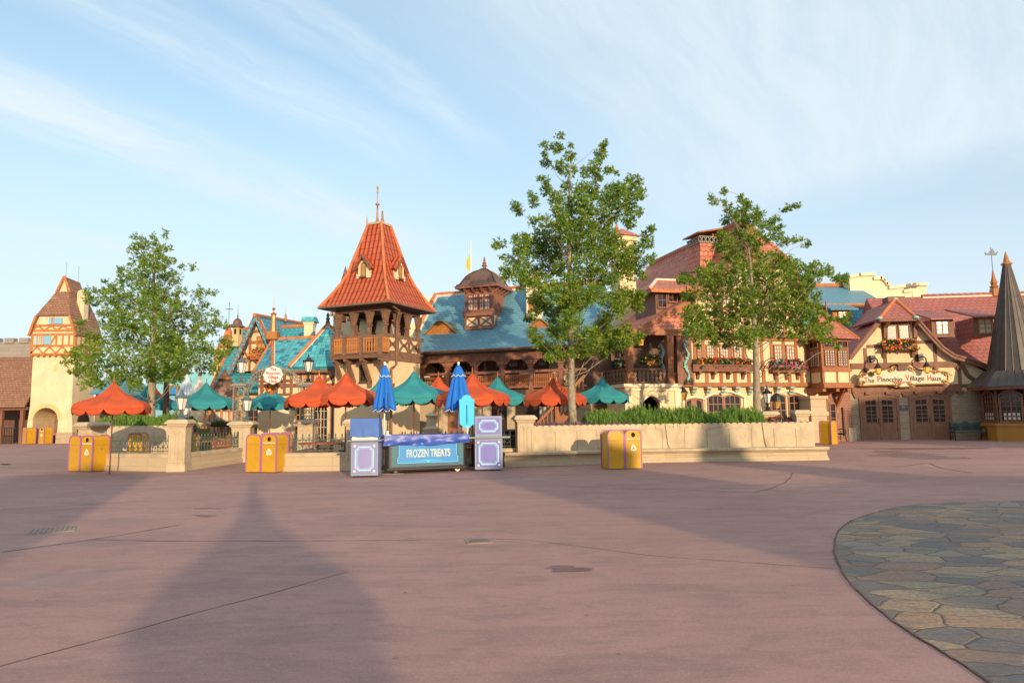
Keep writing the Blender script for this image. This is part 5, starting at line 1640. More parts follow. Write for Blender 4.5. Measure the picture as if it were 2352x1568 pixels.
 b = MB(); b.box(x0+0.6, x0+1.9, 0.24, 0.32, 0, 2.1); b.build('door', M['dark'], s_)
gatehouse()
# ------------------------------------------------------------------ fairground roofs in the gap behind the left tree
def backdrop():
 f = Fr(390, 52, 0)
 t_ = f.root('teal_pavilion', 'pale teal pavilion with blue door panels far behind the left tree', 'pavilion')
 x0, x1 = f.x(330), f.x(470); z1 = f.z(400, 905); zr = f.z(400, 868, 2)
 b = MB(); b.box(x0, x1, 0, 4, 0, z1); b.build('wall', M['shutter'], t_)
 m = tiles('teal_standing_seam', (0.22, 0.50, 0.50), (0.25, 0.54, 0.53), (0.12, 0.33, 0.36), 0.5, 6.0, 0.03, 0.5, row=0.0)
 b = MB(); b.prismx([(-0.4, z1), (4.4, z1), (2, zr+0.4)], x0-0.4, x1+0.3); b.build('roof', m, t_)
 b = MB(); xa, za = f.L(392, 905, -0.5); xb, zb = f.L(405, 889, -0.5); b.box(xa, xb, -0.5, -0.2, za, zb); b.build('panel', M['cart_blue'], t_)
 b = MB()
 for e0, e1 in (((xa-0.12, zb), (xb+0.12, zb+0.15)),): b.box(e0[0], e1[0], -0.54, -0.2, e0[1], e1[1])
 b.box(xa-0.14, xa, -0.54, -0.2, za, zb); b.box(xb, xb+0.14, -0.54, -0.2, za, zb); b.build('panel_frame', M['gold'], t_)
 b = MB()
 for k in range(4):
  xa = f.x(438+k*10, dy=-0.1); b.box(xa, xa+0.25, -0.14, 0.0, 0.2, 2.2)
 b.build('door_panel', M['cyan_sign'], t_)
 ms = []
 for nm, ca, cb_ in (('blue_striped_cloth', (0.72, 0.70, 0.66), (0.32, 0.47, 0.60)), ('cream_striped_cloth', (0.74, 0.68, 0.58), (0.55, 0.50, 0.42))):
  m, t, bb = newmat(nm)
  uv = coord(t, 'Object')
  sp = t.nodes.new('ShaderNodeSeparateXYZ'); t.links.new(uv, sp.inputs[0])
  at_ = t.nodes.new('ShaderNodeMath'); at_.operation = 'ARCTAN2'; t.links.new(sp.outputs[1], at_.inputs[0]); t.links.new(sp.outputs[0], at_.inputs[1])
  st = mth(t, 'GREATER_THAN', mth(t, 'SINE', mth(t, 'MULTIPLY', at_.outputs[0], 16)), 0.0)
  t.links.new(mixc(t, st, ca, cb_), bb.inputs['Base Color']); ms.append(m)
 for (px, pt, pb, wd, Y, m, lb) in ((430, 852, 912, 24, 50, ms[0], 'blue and white striped pointed tent behind the left tree'), (459, 862, 912, 26, 49, ms[1], 'cream striped pointed tent left of the copper dome')):
  top = P(px, pt, Y); zb = P(px, pb, Y).z; r = wd*Y/FPX
  q = thing('striped_tent', lb, 'tent', (top.x, Y, 0))
  b = MB(); b.lathe([(r, zb), (r*0.55, zb+(top.z-zb)*0.35), (r*0.25, zb+(top.z-zb)*0.72), (0.03, top.z)], 24); b.build('roof', m, q)
  b = MB(); b.lathe([(r*0.95, 0), (r*0.95, zb)], 16); b.build('wall', M['cream_pale'], q)
  b = MB(); b.lathe([(0.12, -0.05), (0.16, 0.05), (0.03, 0.15), (0.01, 0.5)], 8, (0, 0, top.z)); b.build('finial', M['gold'], q)
 Y = 33; p = P(516, 872, Y); r = 31*Y/FPX
 t_ = thing('copper_domed_kiosk', 'small kiosk with dark copper dome and orange cap behind teal umbrella', 'kiosk', (p.x, Y, 0))
 zb = P(516, 912, Y).z
 b = MB(); b.lathe([(r*1.05, zb-0.05), (r, zb+0.1), (r*0.92, zb+0.4), (r*0.7, zb+0.68), (r*0.42, p.z)], 12); b.build('dome', M['copper'], t_, auto=20)
 b = MB(); b.lathe([(0.36, p.z), (0.38, p.z+0.05), (0.28, p.z+0.10), (0.2, p.z+0.28), (0.10, p.z+0.36), (0.09, p.z+0.42), (0.03, p.z+0.46), (0.01, p.z+0.75)], 14); b.build('cap', M['bronze'], t_, smooth=True)
 b = MB(); b.lathe([(r*0.9, 0), (r*0.9, zb)], 12); b.build('body', M['timber_red'], t_)
 for k in range(6):
  a = math.pi*(1.08+0.168*k); b = MB(); b.tube([(r*math.cos(a), r*math.sin(a), 0), (r*math.cos(a), r*math.sin(a), zb)], 0.06, 8); b.build('column', M['timber_orange'], t_)
 for k in range(4):
  a = math.pi*(1.2+0.168*k); b = MB(); b.box(-0.26, 0.26, -0.03, 0.03, 0.95, 1.9); o = b.build('window', M['glass_pale'], t_)
  o.location = (r*0.9*math.cos(a), r*0.9*math.sin(a), 0); o.rotation_euler = (0, 0, a+math.pi/2)
 f = Fr(505, 47, 0)
 q = f.root('brick_turret_house', 'narrow terracotta turret house behind the left tree beside the teal roof', 'house')
 x0, x1 = f.x(486), f.x(524); z1 = f.z(505, 800)
 b = MB(); b.box(x0, x1, 0, 2, 0, z1); b.build('wall', M['ochre'], q)
 b = MB(); b.lathe([(0.9, z1), (0.5, z1+0.5), (0.25, z1+1.3), (0.02, z1+1.9)], 4, ((x0+x1)/2, 1, 0), R(45)); b.build('roof', M['ridge'], q)
 b = MB(); b.tube([((x0+x1)/2, 1, z1+1.7), ((x0+x1)/2, 1, z1+3.4)], 0.02, 5); b.beam(((x0+x1)/2-0.25, 1, z1+2.9), ((x0+x1)/2+0.25, 1, z1+2.9), 0.04, 0.04); b.build('weathervane', M['iron_black'], q)
 b = MB(); b.box(x0+0.35, x0+0.75, -0.03, 0.1, z1-1.0, z1-0.35); b.build('window', M['glass'], q)
backdrop()
# ------------------------------------------------------------------ teal roofed cottages
def cottages():
 f = Fr(590, 37.5, -14)
 t_ = f.root('gabled_cottage', 'teal roofed cottage with carved timber gable and flower box', 'cottage')
 ax, az = f.L(588, 724, -0.3)
 lx, lz = f.L(531, 852, -0.3)
 hw = ax-lx
 rz0 = f.z(560, 755, 3.0);
 E0 = f.L(472, 880, -0.6); E1 = f.L(700, 905, -0.6)
 ez = f.z(520, 900, -0.6); x0 = f.x(478, dy=-0.6); x1 = f.x(640, dy=-0.6); xr0 = f.x(541, dy=3.0)
 b = MB()
 b.slab([(x0, -0.6, ez), (x1, -0.6, ez), (x1, 3.0, rz0), (xr0, 3.0, rz0)], 0.12)
 b.slab([(x0, -0.6, ez), (xr0, 3.0, rz0), (xr0+0.4, 6.5, rz0), (x0-0.3, 7.5, ez)], 0.12)
 b.build('roof', M['roof_scale'], t_)
 b = MB()
 b.tube([(xr0, 3.0, rz0), (x1, 3.0, rz0)], 0.11, 8); b.tube([(x0, -0.6, ez), (xr0, 3.0, rz0)], 0.09, 8)
 b.build('ridge_tiles', M['ridge'], t_)
 b = MB(); b.box(x0+0.3, x1, 0, 6, 0, ez-0.05); b.build('wall', M['ochre'], t_)
 for k in range(3):
  xw = x0+0.9+k*1.2
  if xw+0.7 < x1: window(t_, xw, xw+0.7, 0.9, 2.0, 0, 2, 3, 'timber_orange', 'glass')
 b = MB(); b.prism([(lx+0.15, lz), (ax+hw-0.15, lz), (ax, az-0.2)], 0.0, 0.25); b.build('gable_wall', M['cream'], t_)
 b = MB()
 zb = lz
 def lerp2(u): return (lx+(ax-lx)*u, lz+(az-lz)*u)
 for u, e in ((0.22, 0.0), (0.52, 0), (0.72, 0)):
  a = lerp2(u); b.box(a[0]+0.1, 2*ax-a[0]-0.1, -0.04, 0.02, a[1]-0.08, a[1]+0.08)
 for dx in (-1.0, -0.52, 0.52, 1.0):
  u = 1-abs(dx)/hw; b.box(ax+dx-0.07, ax+dx+0.07, -0.035, 0.02, lz, lz+(az-lz)*u-0.1)
 b.beam((ax-0.5, -0.02, az-2.4), (ax-1.05, -0.02, az-1.75), 0.12, 0.05)
 b.box(ax-0.52, ax+0.52, -0.03, 0.02, az-1.15, az-0.45) if False else None
 b.build('timber_frame', M['timber_red'], t_)
 for s_ in (-1, 1):
  b = MB(); b.beam((ax+s_*(hw+0.1), -0.28, lz-0.1), (ax, -0.28, az+0.02), 0.26, 0.08)
  b.build('bargeboard', M['timber_red'], t_)
 b = MB()
 for s_ in (-1, 1):                            # wavy pale carving along the boards
  pts = []
  for k in range(60):
   u = k/59; x = ax+s_*(hw+0.02)*(1-u); z = lz-0.1+(az-lz)*u
   o_ = 0.05*math.sin(u*58); pts.append((x+s_*o_*0.8, -0.335, z+o_*0.6))
  b.tube(pts, 0.022, 5)
 b.build('carved_trim', M['teal_paint'], t_)
 b = MB()
 gz = rz0-0.1
 yb = 7.5;
 pr = f.LX(696, 743, ax)
 rb = f.L(696, 743, 7.5)
 for s_ in (-1, 1):
  q = [(ax+s_*(hw+0.12), -0.4, lz-0.12), (rb[0]+s_*(hw+0.12), 7.5, lz-0.12+rb[1]-az), (rb[0], 7.5, rb[1]), (ax, -0.4, az)]
  b.slab(q if s_ > 0 else q[::-1], 0.1)
 b.build('gable_roof', M['roof_blue_wavy'], t_)
 b = MB(); b.tube([(ax, -0.45, az), (rb[0], 7.5, rb[1])], 0.11, 8); b.build('ridge_tiles', M['ridge'], t_)
 wx0, wz0 = f.L(592, 800, 0); wx1, wz1 = f.L(609, 774, 0)
 window(t_, wx0, wx1, wz0, wz1, 0, 2, 2, 'timber_orange', 'glass_amber', 0.07, 0.04)
 bx0, bz = f.L(573, 822, -0.3); bx1, _ = f.L(610, 822, -0.3)
 b = MB(); b.box(bx0+0.1, bx1-0.1, -0.4, -0.02, bz-0.1, bz+0.22)
 for x in (bx0+0.3, bx1-0.3): b.prismx([(-0.36, bz-0.1), (-0.02, bz-0.1), (-0.02, bz-0.35)], x-0.05, x+0.05)
 fb = b.build('flower_box', M['timber_red'], t_)
 flowers(bx0, bx1, -0.25, bz+0.2, bz+0.55, 170, 'flowers_mix', fb, yd=0.15, size=0.06)
 c = f.loc(P(545, 772, 39.5))
 b = MB(); b.box(c.x-0.2, c.x+0.2, c.y-0.2, c.y+0.2, c.z-0.6, c.z+0.55);
 tb = b.build('turret', M['ochre'], t_)
 b = MB(); b.box(c.x-0.07, c.x+0.07, c.y-0.215, c.y-0.19, c.z+0.1, c.z+0.42); b.box(c.x+0.195, c.x+0.21, c.y-0.07, c.y+0.07, c.z+0.1, c.z+0.42); b.build('louvre_opening', M['dark'], tb)
 zt = c.z+0.55
 b = MB(); b.lathe([(0.44, zt-0.02), (0.40, zt+0.04), (0.27, zt+0.14), (0.24, zt+0.32), (0.16, zt+0.44), (0.05, zt+0.5), (0.03, zt+0.62), (0.05, zt+0.65), (0.015, zt+0.7), (0.006, zt+1.35)], 8, (c.x, c.y, 0)); b.build('dome', M['copper'], tb)
 b = MB()
 for px, py, Y in ((656, 703, 41), (674, 725, 45)):
  q = f.loc(P(px, py+35, Y)); b.lathe([(0.12, 0), (0.05, 0.3), (0.07, 0.36), (0.012, 0.5), (0.006, 1.1)], 8, tuple(q))
 b.build('ridge_finials', M['bronze'], t_)
 f = Fr(710, 34.2, 0)
 t_ = f.root('chequered_roof_cottage', 'cream cottage with chequered teal slate roof and terracotta hips', 'cottage')
 def q(px, py, dy):
  x, z = f.L(px, py, dy); return (x, dy, z)
 L0 = q(581, 854, 2.1); E0 = q(625.5, 846, -0.5); R0 = q(626.7, 779, 2.2); R1 = q(735, 774, 2.2); E1 = q(850, 842, -0.5)
 A = q(753, 743, 1.7); H0 = q(663, 842, -0.62); H1 = q(845, 841, -0.62)
 ez = E0[2]
 b = MB()
 b.slab([E0, E1, R1, R0], 0.12)
 b.slab([L0, E0, R0], 0.12)
 b.slab([R0, R1, (R1[0], 4.8, ez), (L0[0], 4.8, ez), L0], 0.12)
 b.build('roof', M['roof_teal'], t_)
 b = MB()
 b.slab([H0, H1, A], 0.12); b.slab([H1, (H1[0], 4.6, ez), (A[0], 4.0, A[2]), A], 0.12); b.slab([(H0[0], 4.6, ez), H0, A, (A[0], 4.0, A[2])], 0.12)
 b.build('hipped_roof', M['roof_teal'], t_)
 b = MB()
 def rg(a, c, r_=0.085): b.tube([a, c], r_, 8)
 rg(R0, R1, 0.10); rg(L0, E0, 0.05); rg(E0, R0); rg(H0, A); rg(A, H1); rg(R0, L0)
 b.build('ridge_tiles', M['ridge'], t_)
 b = MB()
 for a, c in ((H0, A), (A, H1), (E0, R0)):
  d = (Vector(c)-Vector(a)).normalized(); o = Vector((0.10 if c is A or a is E0 else -0.10, -0.02, -0.02))
  b.tube([Vector(a)+o, Vector(c)+o], 0.035, 5)
 b.build('mortar_line', M['mortar'], t_)
 b = MB(); b.lathe([(0.13, 0), (0.08, 0.2), (0.12, 0.26), (0.05, 0.36), (0.1, 0.44), (0.015, 0.6)], 8, A); b.build('finial', M['timber_dark'], t_)
 p = q(626.5, 775, 2.1)
 b = MB(); b.box(p[0]-0.28, p[0]+0.28, 1.9, 2.4, p[2]-0.1, p[2]+0.3); b.lathe([(0.2, 0.3), (0.12, 0.9), (0.12, 1.2), (0.17, 1.28), (0.02, 1.4), (0.015, 2.3)], 8, (p[0], 2.15, p[2])); b.lathe([(0.02, -0.1), (0.1, 0), (0.02, 0.1)], 8, (p[0], 2.15, p[2]+1.55)); b.build('pinnacle', M['bronze'], t_)
 cx, cz = f.L(711.5, 729, 2.9)
 b = MB(); b.box(cx-0.24, cx+0.24, 2.7, 3.2, ez+1, cz-0.28); b.hexa([(cx-0.24, 2.7, cz-0.45), (cx+0.24, 2.7, cz-0.45), (cx+0.24, 3.2, cz-0.45), (cx-0.24, 3.2, cz-0.45)], [(cx-0.32, 2.62, cz-0.26), (cx+0.32, 2.62, cz-0.26), (cx+0.32, 3.28, cz-0.26), (cx-0.32, 3.28, cz-0.26)]); ch = b.build('chimney', M['cream_pale'], t_)
 b = MB(); b.hexa([(cx-0.4, 2.55, cz-0.26), (cx+0.4, 2.55, cz-0.26), (cx+0.4, 3.35, cz-0.26), (cx-0.4, 3.35, cz-0.26)], [(cx-0.34, 2.75, cz+0.02), (cx+0.34, 2.75, cz+0.02), (cx+0.34, 3.15, cz+0.02), (cx-0.34, 3.15, cz+0.02)]); b.build('chimney_roof', M['roof_teal'], ch)
 b = MB(); wx0, wx1 = f.x(592), f.x(800)
 b.box(wx0, wx1, 0, 4.4, 0, ez-0.02); b.build('wall', M['cream'], t_)
 b = MB()
 z = ez-0.03; b.box(wx0-0.2, f.x(806), -0.5, 0.02, z-0.2, z-0.06)
 b.box(f.x(690), f.x(748), -0.16, 0.02, f.z(710, 856), f.z(710, 849))
 timber(b, f, [((782, 855), (735, 882)), ((746, 878), (690, 882)), ((800, 850), (806, 870))], 0.16)
 for px in (690, 718, 746): b.box(f.x(px)-0.06, f.x(px)+0.06, -0.09, 0.02, f.z(710, 882), f.z(710, 854))
 zz = f.z(710, 884); b.box(wx0, f.x(800), -0.07, 0.02, zz-0.1, zz+0.08)
 for px in (600, 616, 634, 652, 668): b.box(f.x(px)-0.07, f.x(px)+0.07, -0.05, 0.02, f.z(640, 905), ez-0.1)
 timber(b, f, [((636, 876), (650, 892)), ((650, 876), (636, 892)), ((592, 908), (670, 905)), ((592, 876), (670, 874))], 0.13)
 b.build('timber_frame', M['timber'], t_)
 for pa, pb in ((694, 714), (722, 742)):
  x0, z0 = f.L(pa, 880, 0); x1, z1 = f.L(pb, 858, 0); window(t_, x0, x1, z0, z1, -0.02, 4, 4, 'timber_orange', 'glass_pale', 0.05, 0.035)
 x0, z0 = f.L(712, 992); x1, z1 = f.L(752, 938)
 window(t_, f.x(723), f.x(752), 0.3, 2.3, 0, 4, 5, 'stone_plain', 'glass', 0.16, 0.03, arch=0.35)
 window(t_, f.x(682), f.x(697), 0.6, 2.1, 0, 2, 4, 'timber_orange', 'glass', 0.06, 0.04)
 for px in (762, 800):
  b = MB(); b.box(f.x(px)-0.06, f.x(px)+0.06, -0.05, 0.02, 0, 2.7); b.build('stud', M['timber_dark'], t_)
 b = MB(); b.box(f.x(770), f.x(846), -0.2, 0.02, 0, 2.5); b.build('shop_front', M['door_brown'], t_)
 b = MB()
 for k, px in enumerate((781, 785, 790, 819, 823, 828)):
  b.lathe([(0.04, 1.2), (0.06, 1.35), (0.03, 1.5), (0.07, 1.75), (0.03, 1.95), (0.06, 2.1), (0.02, 2.25)], 8, (f.x(px, dy=-0.28), -0.28, 0))
 b.build('gold_spindles', M['gold'], t_)
cottages()
# ------------------------------------------------------------------ balcony tower with the tall red roof
def stepped_bracket(b, base, out, up, w, side):
 """carved console: steps out along 'out' while rising"""
 base = Vector(base); out = Vector(out); side = Vector(side)
 n = 5
 for i in range(n):
  u0, u1 = i/n, (i+1)/n
  e = 0.25+0.75*u1**1.3
  a = base+Vector((0, 0, up*u0)); c = base+Vector((0, 0, up*u1))
  vs = []
  for z in (a, c):
   for s_ in (-1, 1):
    vs += [z+side*(s_*w/2), z+side*(s_*w/2)+out*e]
  o = [vs[0], vs[1], vs[3], vs[2], vs[4], vs[5], vs[7], vs[6]]
  b.idx(o, [(3,2,1,0),(4,5,6,7),(0,1,5,4),(1,2,6,5),(2,3,7,6),(3,0,4,7)])
TWR = Fr(884.5, 31.75, -25)
def red_tower():
 f = TWR
 t_ = f.root('balcony_tower', 'open timber balcony tower under a tall flared red tile roof', 'tower')
 S_ = 2.95; cx, cy = -S_/2, S_/2
 zf = f.z(850, 811); zr = f.z(850, 770)
 cor = f.M @ Vector((0.55, -0.55, 0)); ze = P(888.6, 690, cor.y).z
 cen = f.M @ Vector((cx, cy, 0)); zt = P(872, 519, cen.y).z
 b = MB(); b.box(-S_, 0, 0, S_, 0, zf-0.1); b.build('body', M['cream'], t_)
 E = S_/2+0.55
 prof = [(0.20, 0.0), (0.285, 0.15), (0.37, 0.30), (0.455, 0.45), (0.54, 0.6), (0.63, 0.7), (0.74, 0.8), (0.86, 0.9), (1.0, 1.0)]
 ring = lambda k: (E*prof[k][0], zt-(zt-ze)*prof[k][1])
 b = MB()
 sg = [(-1, -1), (1, -1), (1, 1), (-1, 1)]
 for k in range(len(prof)-1):
  h0, z0 = ring(k); h1, z1 = ring(k+1)
  for i in range(4):
   a, c = sg[i], sg[(i+1) % 4]
   b.face([(cx+a[0]*h1, cy+a[1]*h1, z1), (cx+c[0]*h1, cy+c[1]*h1, z1), (cx+c[0]*h0, cy+c[1]*h0, z0), (cx+a[0]*h0, cy+a[1]*h0, z0)])
 b.face([(cx+a[0]*E, cy+a[1]*E, ze) for a in sg[::-1]])
 b.build('roof', M['roof_red'], t_)
 b = MB()
 for a in sg:
  b.tube([(cx+a[0]*(ring(k)[0]), cy+a[1]*(ring(k)[0]), ring(k)[1]+0.01) for k in range(len(prof))], 0.075, 8)
 b.build('hip_tiles', M['ridge'], t_)
 b = MB(); h0, z0 = ring(0)
 b.box(cx-h0-0.06, cx+h0+0.06, cy-h0-0.06, cy+h0+0.06, z0-0.02, z0+0.09)
 b.build('ridge_cap', M['stone_plain'], t_)
 for px, pt in ((865, 425), (880.5, 478)):
  q = f.loc(P(px, 512, cen.y)); zz = P(px, pt, cen.y).z
  b = MB(); h = zz-z0-0.05
  pr = [(0.18, 0), (0.11, 0.12), (0.055, 0.35), (0.04, 0.7), (0.04, 1.02), (0.10, 1.06), (0.11, 1.11), (0.05, 1.16), (0.015, 1.2)]
  pr = [(r, z) for r, z in pr if z < h]
  if h > 1.3: pr += [(0.022, 1.3), (0.02, h-0.42), (0.05, h-0.36), (0.025, h-0.28), (0.06, h-0.14), (0.006, h)]
  b.lathe(pr, 10, (q.x, cy, z0+0.05)); b.build('finial', M['bronze'], t_, smooth=True)
 b = MB()
 pts = [(cx+a[0]*(E+0.04), cy+a[1]*(E+0.04), ze-0.04) for a in sg]
 b.tube(pts+[pts[0]], 0.06, 6); b.build('gutter', M['timber_grey'], t_)
 b = MB(); b.box(cx-E+0.1, cx+E-0.1, cy-E+0.1, cy+E-0.1, ze-0.12, ze-0.05)
 for x0, x1, y0, y1 in ((-S_, 0, 0, 0.18), (-S_, 0, S_-0.18, S_), (-0.18, 0, 0.18, S_-0.18), (-S_, -S_+0.18, 0.18, S_-0.18)): b.box(x0, x1, y0, y1, ze-0.32, ze-0.12)
 b.build('soffit', M['timber_dark'], t_)
 def post(x, y, outs, lower=zf):
  b = MB(); b.box(x-0.075, x+0.075, y-0.075, y+0.075, lower, ze-0.3)
  for o in outs:
   sd = (-o[1], o[0], 0)
   stepped_bracket(b, (x+o[0]*0.07, y+o[1]*0.07, ze-0.92), (o[0]*0.19, o[1]*0.19, 0), 0.58, 0.09, sd)
  b.box(x-0.12, x+0.12, y-0.12, y+0.12, ze-1.02, ze-0.94)
  b.build('post', M['timber_grey'], t_)
 xs = [f.x(790, 750)*0+v for v in (-0.09, -1.0, -1.93, -S_+0.09)]
 for i, x in enumerate(xs):
  outs = [(0, -1), (1, 0), (-1, 0)] if i not in (0,) else [(0, -1), (1, 0), (-1, 0), (0, 1)]
  post(x, 0.09, outs)
 for y in (1.02, 1.95, S_-0.09): post(-0.09, y, [(1, 0), (0, -1), (0, 1)])
 for x in (-1.0, -1.93, -S_+0.09): post(x, S_-0.09, [(0, -1), (1, 0), (-1, 0)])
 post(-S_+0.09, 1.5, [(0, 1), (0, -1)])
 b = MB(); b.box(-S_-0.06, 0.06, -0.06, S_+0.06, zf-0.34, zf); b.build('floor_frame', M['timber_grey'], t_)
 b = MB(); b.box(-0.14, -0.02, 0.1, S_, zf, zf+0.78); b.build('side_panel', M['cream'], t_)
 b = MB(); b.box(-0.16, 0.03, 0.0, S_+0.3, zf+0.76, zf+0.92); b.box(-0.1, 0.03, 0.0, S_+0.3, zf, zf+0.12)
 for y0 in (0.12, 1.10, 2.03):
  y1 = y0+0.82
  for s_ in (0, 1):
   pts = []
   for k in range(7):
    u = k/6; pts.append((0.012, (y0+(y1-y0)*u) if s_ else (y1-(y1-y0)*u), zf+0.1+0.68*(u+0.10*math.sin(u*math.pi*2))))
   for a, c in zip(pts[:-1], pts[1:]): b.beam(a, c, 0.11, 0.05, (1, 0, 0))
  b.box(-0.04, 0.025, y1, y1+0.12, zf, zf+0.8)
 b.build('side_frame', M['timber_grey'], t_)
 d = 0.80
 bx0, bx1 = f.x(760, 790, -d), f.x(874, 790, -d)
 b = MB(); b.box(bx0, bx1, -d, 0, zf-0.28, zf-0.16)
 b.box(bx0-0.03, bx1+0.03, -d-0.03, 0, zf-0.17, zf-0.12); b.build('balcony_floor', M['timber_grey'], t_)
 zr = f.z(820, 771, -d); zb0 = zf-0.12
 b = MB(); b.box(bx0, bx1, -d, -d+0.09, zr-0.07, zr); b.box(bx0, bx1, -d, -d+0.07, zb0+0.04, zb0+0.1)
 for x in (bx0, bx1-0.08): b.box(x, x+0.08, -d, 0, zr-0.07, zr)
 b.build('handrail', M['timber_grey'], t_)
 pxs = [bx0+0.06, f.x(791, 790, -d), f.x(828, 790, -d), bx1-0.06]
 for x in pxs:
  b = MB(); b.box(x-0.075, x+0.075, -d-0.03, -d+0.12, zb0, zr+0.08); b.box(x-0.095, x+0.095, -d-0.05, -d+0.14, zr+0.06, zr+0.12); b.build('newel', M['timber_grey'], t_)
 bal = MB(); hh = zr-zb0-0.17
 bal.lathe([(0.035, 0), (0.045, 0.06*hh), (0.03, 0.14*hh), (0.055, 0.4*hh), (0.03, 0.62*hh), (0.045, 0.68*hh), (0.028, 0.76*hh), (0.05, 0.9*hh), (0.035, hh)], 8)
 bm = bal.mesh('baluster', M['timber_orange'])
 def bals(x0, x1, y, n, ax=0):
  for k in range(n):
   o = bpy.data.objects.new('baluster', bm); link(o, t_)
   v = x0+(x1-x0)*(k+0.5)/n
   o.location = (v, y, zb0+0.1) if ax == 0 else (y, v, zb0+0.1)
 for (a, c), n in zip(zip(pxs[:-1], pxs[1:]), (6, 7, 6)): bals(a+0.08, c-0.08, -d+0.045, n)
 bals(-d+0.12, -0.05, bx1-0.045, 5, 1); bals(-d+0.12, -0.05, bx0+0.045, 5, 1)
 for x in (bx0+0.1, f.x(791, 790, -d), f.x(828, 790, -d), bx1-0.1):
  b = MB()
  b.prismx([(-d+0.03, zf-0.28), (0.0, zf-0.28), (0.0, zf-0.42), (-d+0.16, zf-0.46), (-d+0.02, zf-0.40)], x-0.075, x+0.075)
  b.beam((x, -d+0.22, zf-0.40), (x, 0.0, zf-1.45), 0.15, 0.17, (1, 0, 0))
  b.box(x-0.085, x+0.085, -0.14, 0.01, zf-1.62, zf-1.30)
  b.build('console', M['timber_grey'], t_)
 x0, z0 = f.L(829, 875); x1, z1 = f.L(841, 838)
 window(t_, x0, x1, z0, z1, 0, 2, 6, 'timber_dark', 'glass', 0.07, 0.014, arch=0.10)
 b = MB(); b.tube([(0.32, -0.05, ze-0.1), (0.34, 0.6, ze-0.3), (0.10, 0.75, ze-0.75), (0.10, 0.75, zf-0.5), (0.20, 0.45, zf-0.65), (0.2, 0.2, zf-0.7), (0.2, 0.2, zf-1.5)], 0.05, 8)
 b.lathe([(0.07, zf-2.0), (0.10, zf-1.85), (0.16, zf-1.5), (0.17, zf-1.45)], 8, (0.2, 0.2, 0)); b.tube([(0.2, 0.2, zf-1.9), (0.2, 0.2, 0.4)], 0.06, 8)
 b.build('drain_pipe', M['timber_grey'], t_)
 def dormer(face):
  if face == 0: O = Vector((cx, cy-E, 0)); U = Vector((1, 0, 0)); Nn = Vector((0, -1, 0))
  else: O = Vector((cx+E, cy, 0)); U = Vector((0, 1, 0)); Nn = Vector((1, 0, 0))
  def hw_at(z):
   t = (zt-z)/(zt-ze)
   for (a, ta), (c, tc_) in zip(prof[:-1], prof[1:]):
    if ta <= t <= tc_: return E*(a+(c-a)*(t-ta)/(tc_-ta))
   return E
  zb = zt-(zt-ze)*0.675; z1 = zb+0.62; zap = zb+1.02; w = 0.33
  yo = E-hw_at(zb)-0.02                      # set back from the eave line
  def L(u, o, z): return O+U*u-Nn*o+Vector((0, 0, z))
  bk = E-hw_at(zap)+0.05
  bd = MB()
  prof2 = [(-w, zb), (w, zb), (w, z1), (0, zap), (-w, z1)]
  vs = [L(u, yo, z) for u, z in prof2]+[L(u, bk, z) for u, z in prof2]
  bd.idx(vs, [(0,1,2,3,4), (9,8,7,6,5)]+[(i, i+5, (i+1) % 5+5, (i+1) % 5) for i in range(5)])
  for s_ in (-1, 1):
   for (za, zb_, o_) in ((zb-0.02, zb+0.2, 0.05),):
    pts = [L(s_*(w-0.15), yo-o_, za), L(s_*(w+0.06), yo-o_, za), L(s_*(w+0.06), yo+0.3, za), L(s_*(w-0.15), yo+0.3, za)]
    pt2 = [p+Vector((0, 0, zb_-za)) for p in pts]
    bd.hexa(pts, pt2)
  dd = bd.build('dormer', M['cream_pale'], t_)
  bd = MB()
  for s_ in (-1, 1):
   q = [L(s_*(w+0.20), yo-0.14, z1-0.16), L(s_*(w+0.20), bk, z1-0.16), L(0, bk, zap+0.10), L(0, yo-0.14, zap+0.10)]
   bd.slab(q if (s_ > 0) == (face == 0) or True else q[::-1], 0.07)
  bd.build('dormer_roof', M['roof_red'], dd)
  bd = MB()
  for s_ in (-1, 1):
   bd.beam(L(s_*(w+0.20), yo-0.15, z1-0.22), L(0, yo-0.15, zap+0.06), 0.10, 0.05, Nn)
  bd.build('dormer_bargeboard', M['timber'], dd)
  ar = [(-0.12, zb+0.08), (0.12, zb+0.08)]+[(0.12*math.cos(math.pi*k/8), zb+0.62+0.12*math.sin(math.pi*k/8)) for k in range(9)]
  bd = MB(); vs = [L(u, yo-0.012, z) for u, z in ar]; bd.face(vs)
  bd.build('dormer_window', M['glass_amber'], dd)
  bd = MB(); pts = [L(u*1.1, yo-0.02, z) for u, z in ar]; bd.tube(pts+[pts[0]], 0.025, 5); bd.beam(L(-0.2, yo-0.06, zb+0.04), L(0.2, yo-0.06, zb+0.04), 0.08, 0.12, Nn); bd.build('dormer_frame', M['timber'], dd)
 dormer(0); dormer(1)
red_tower()
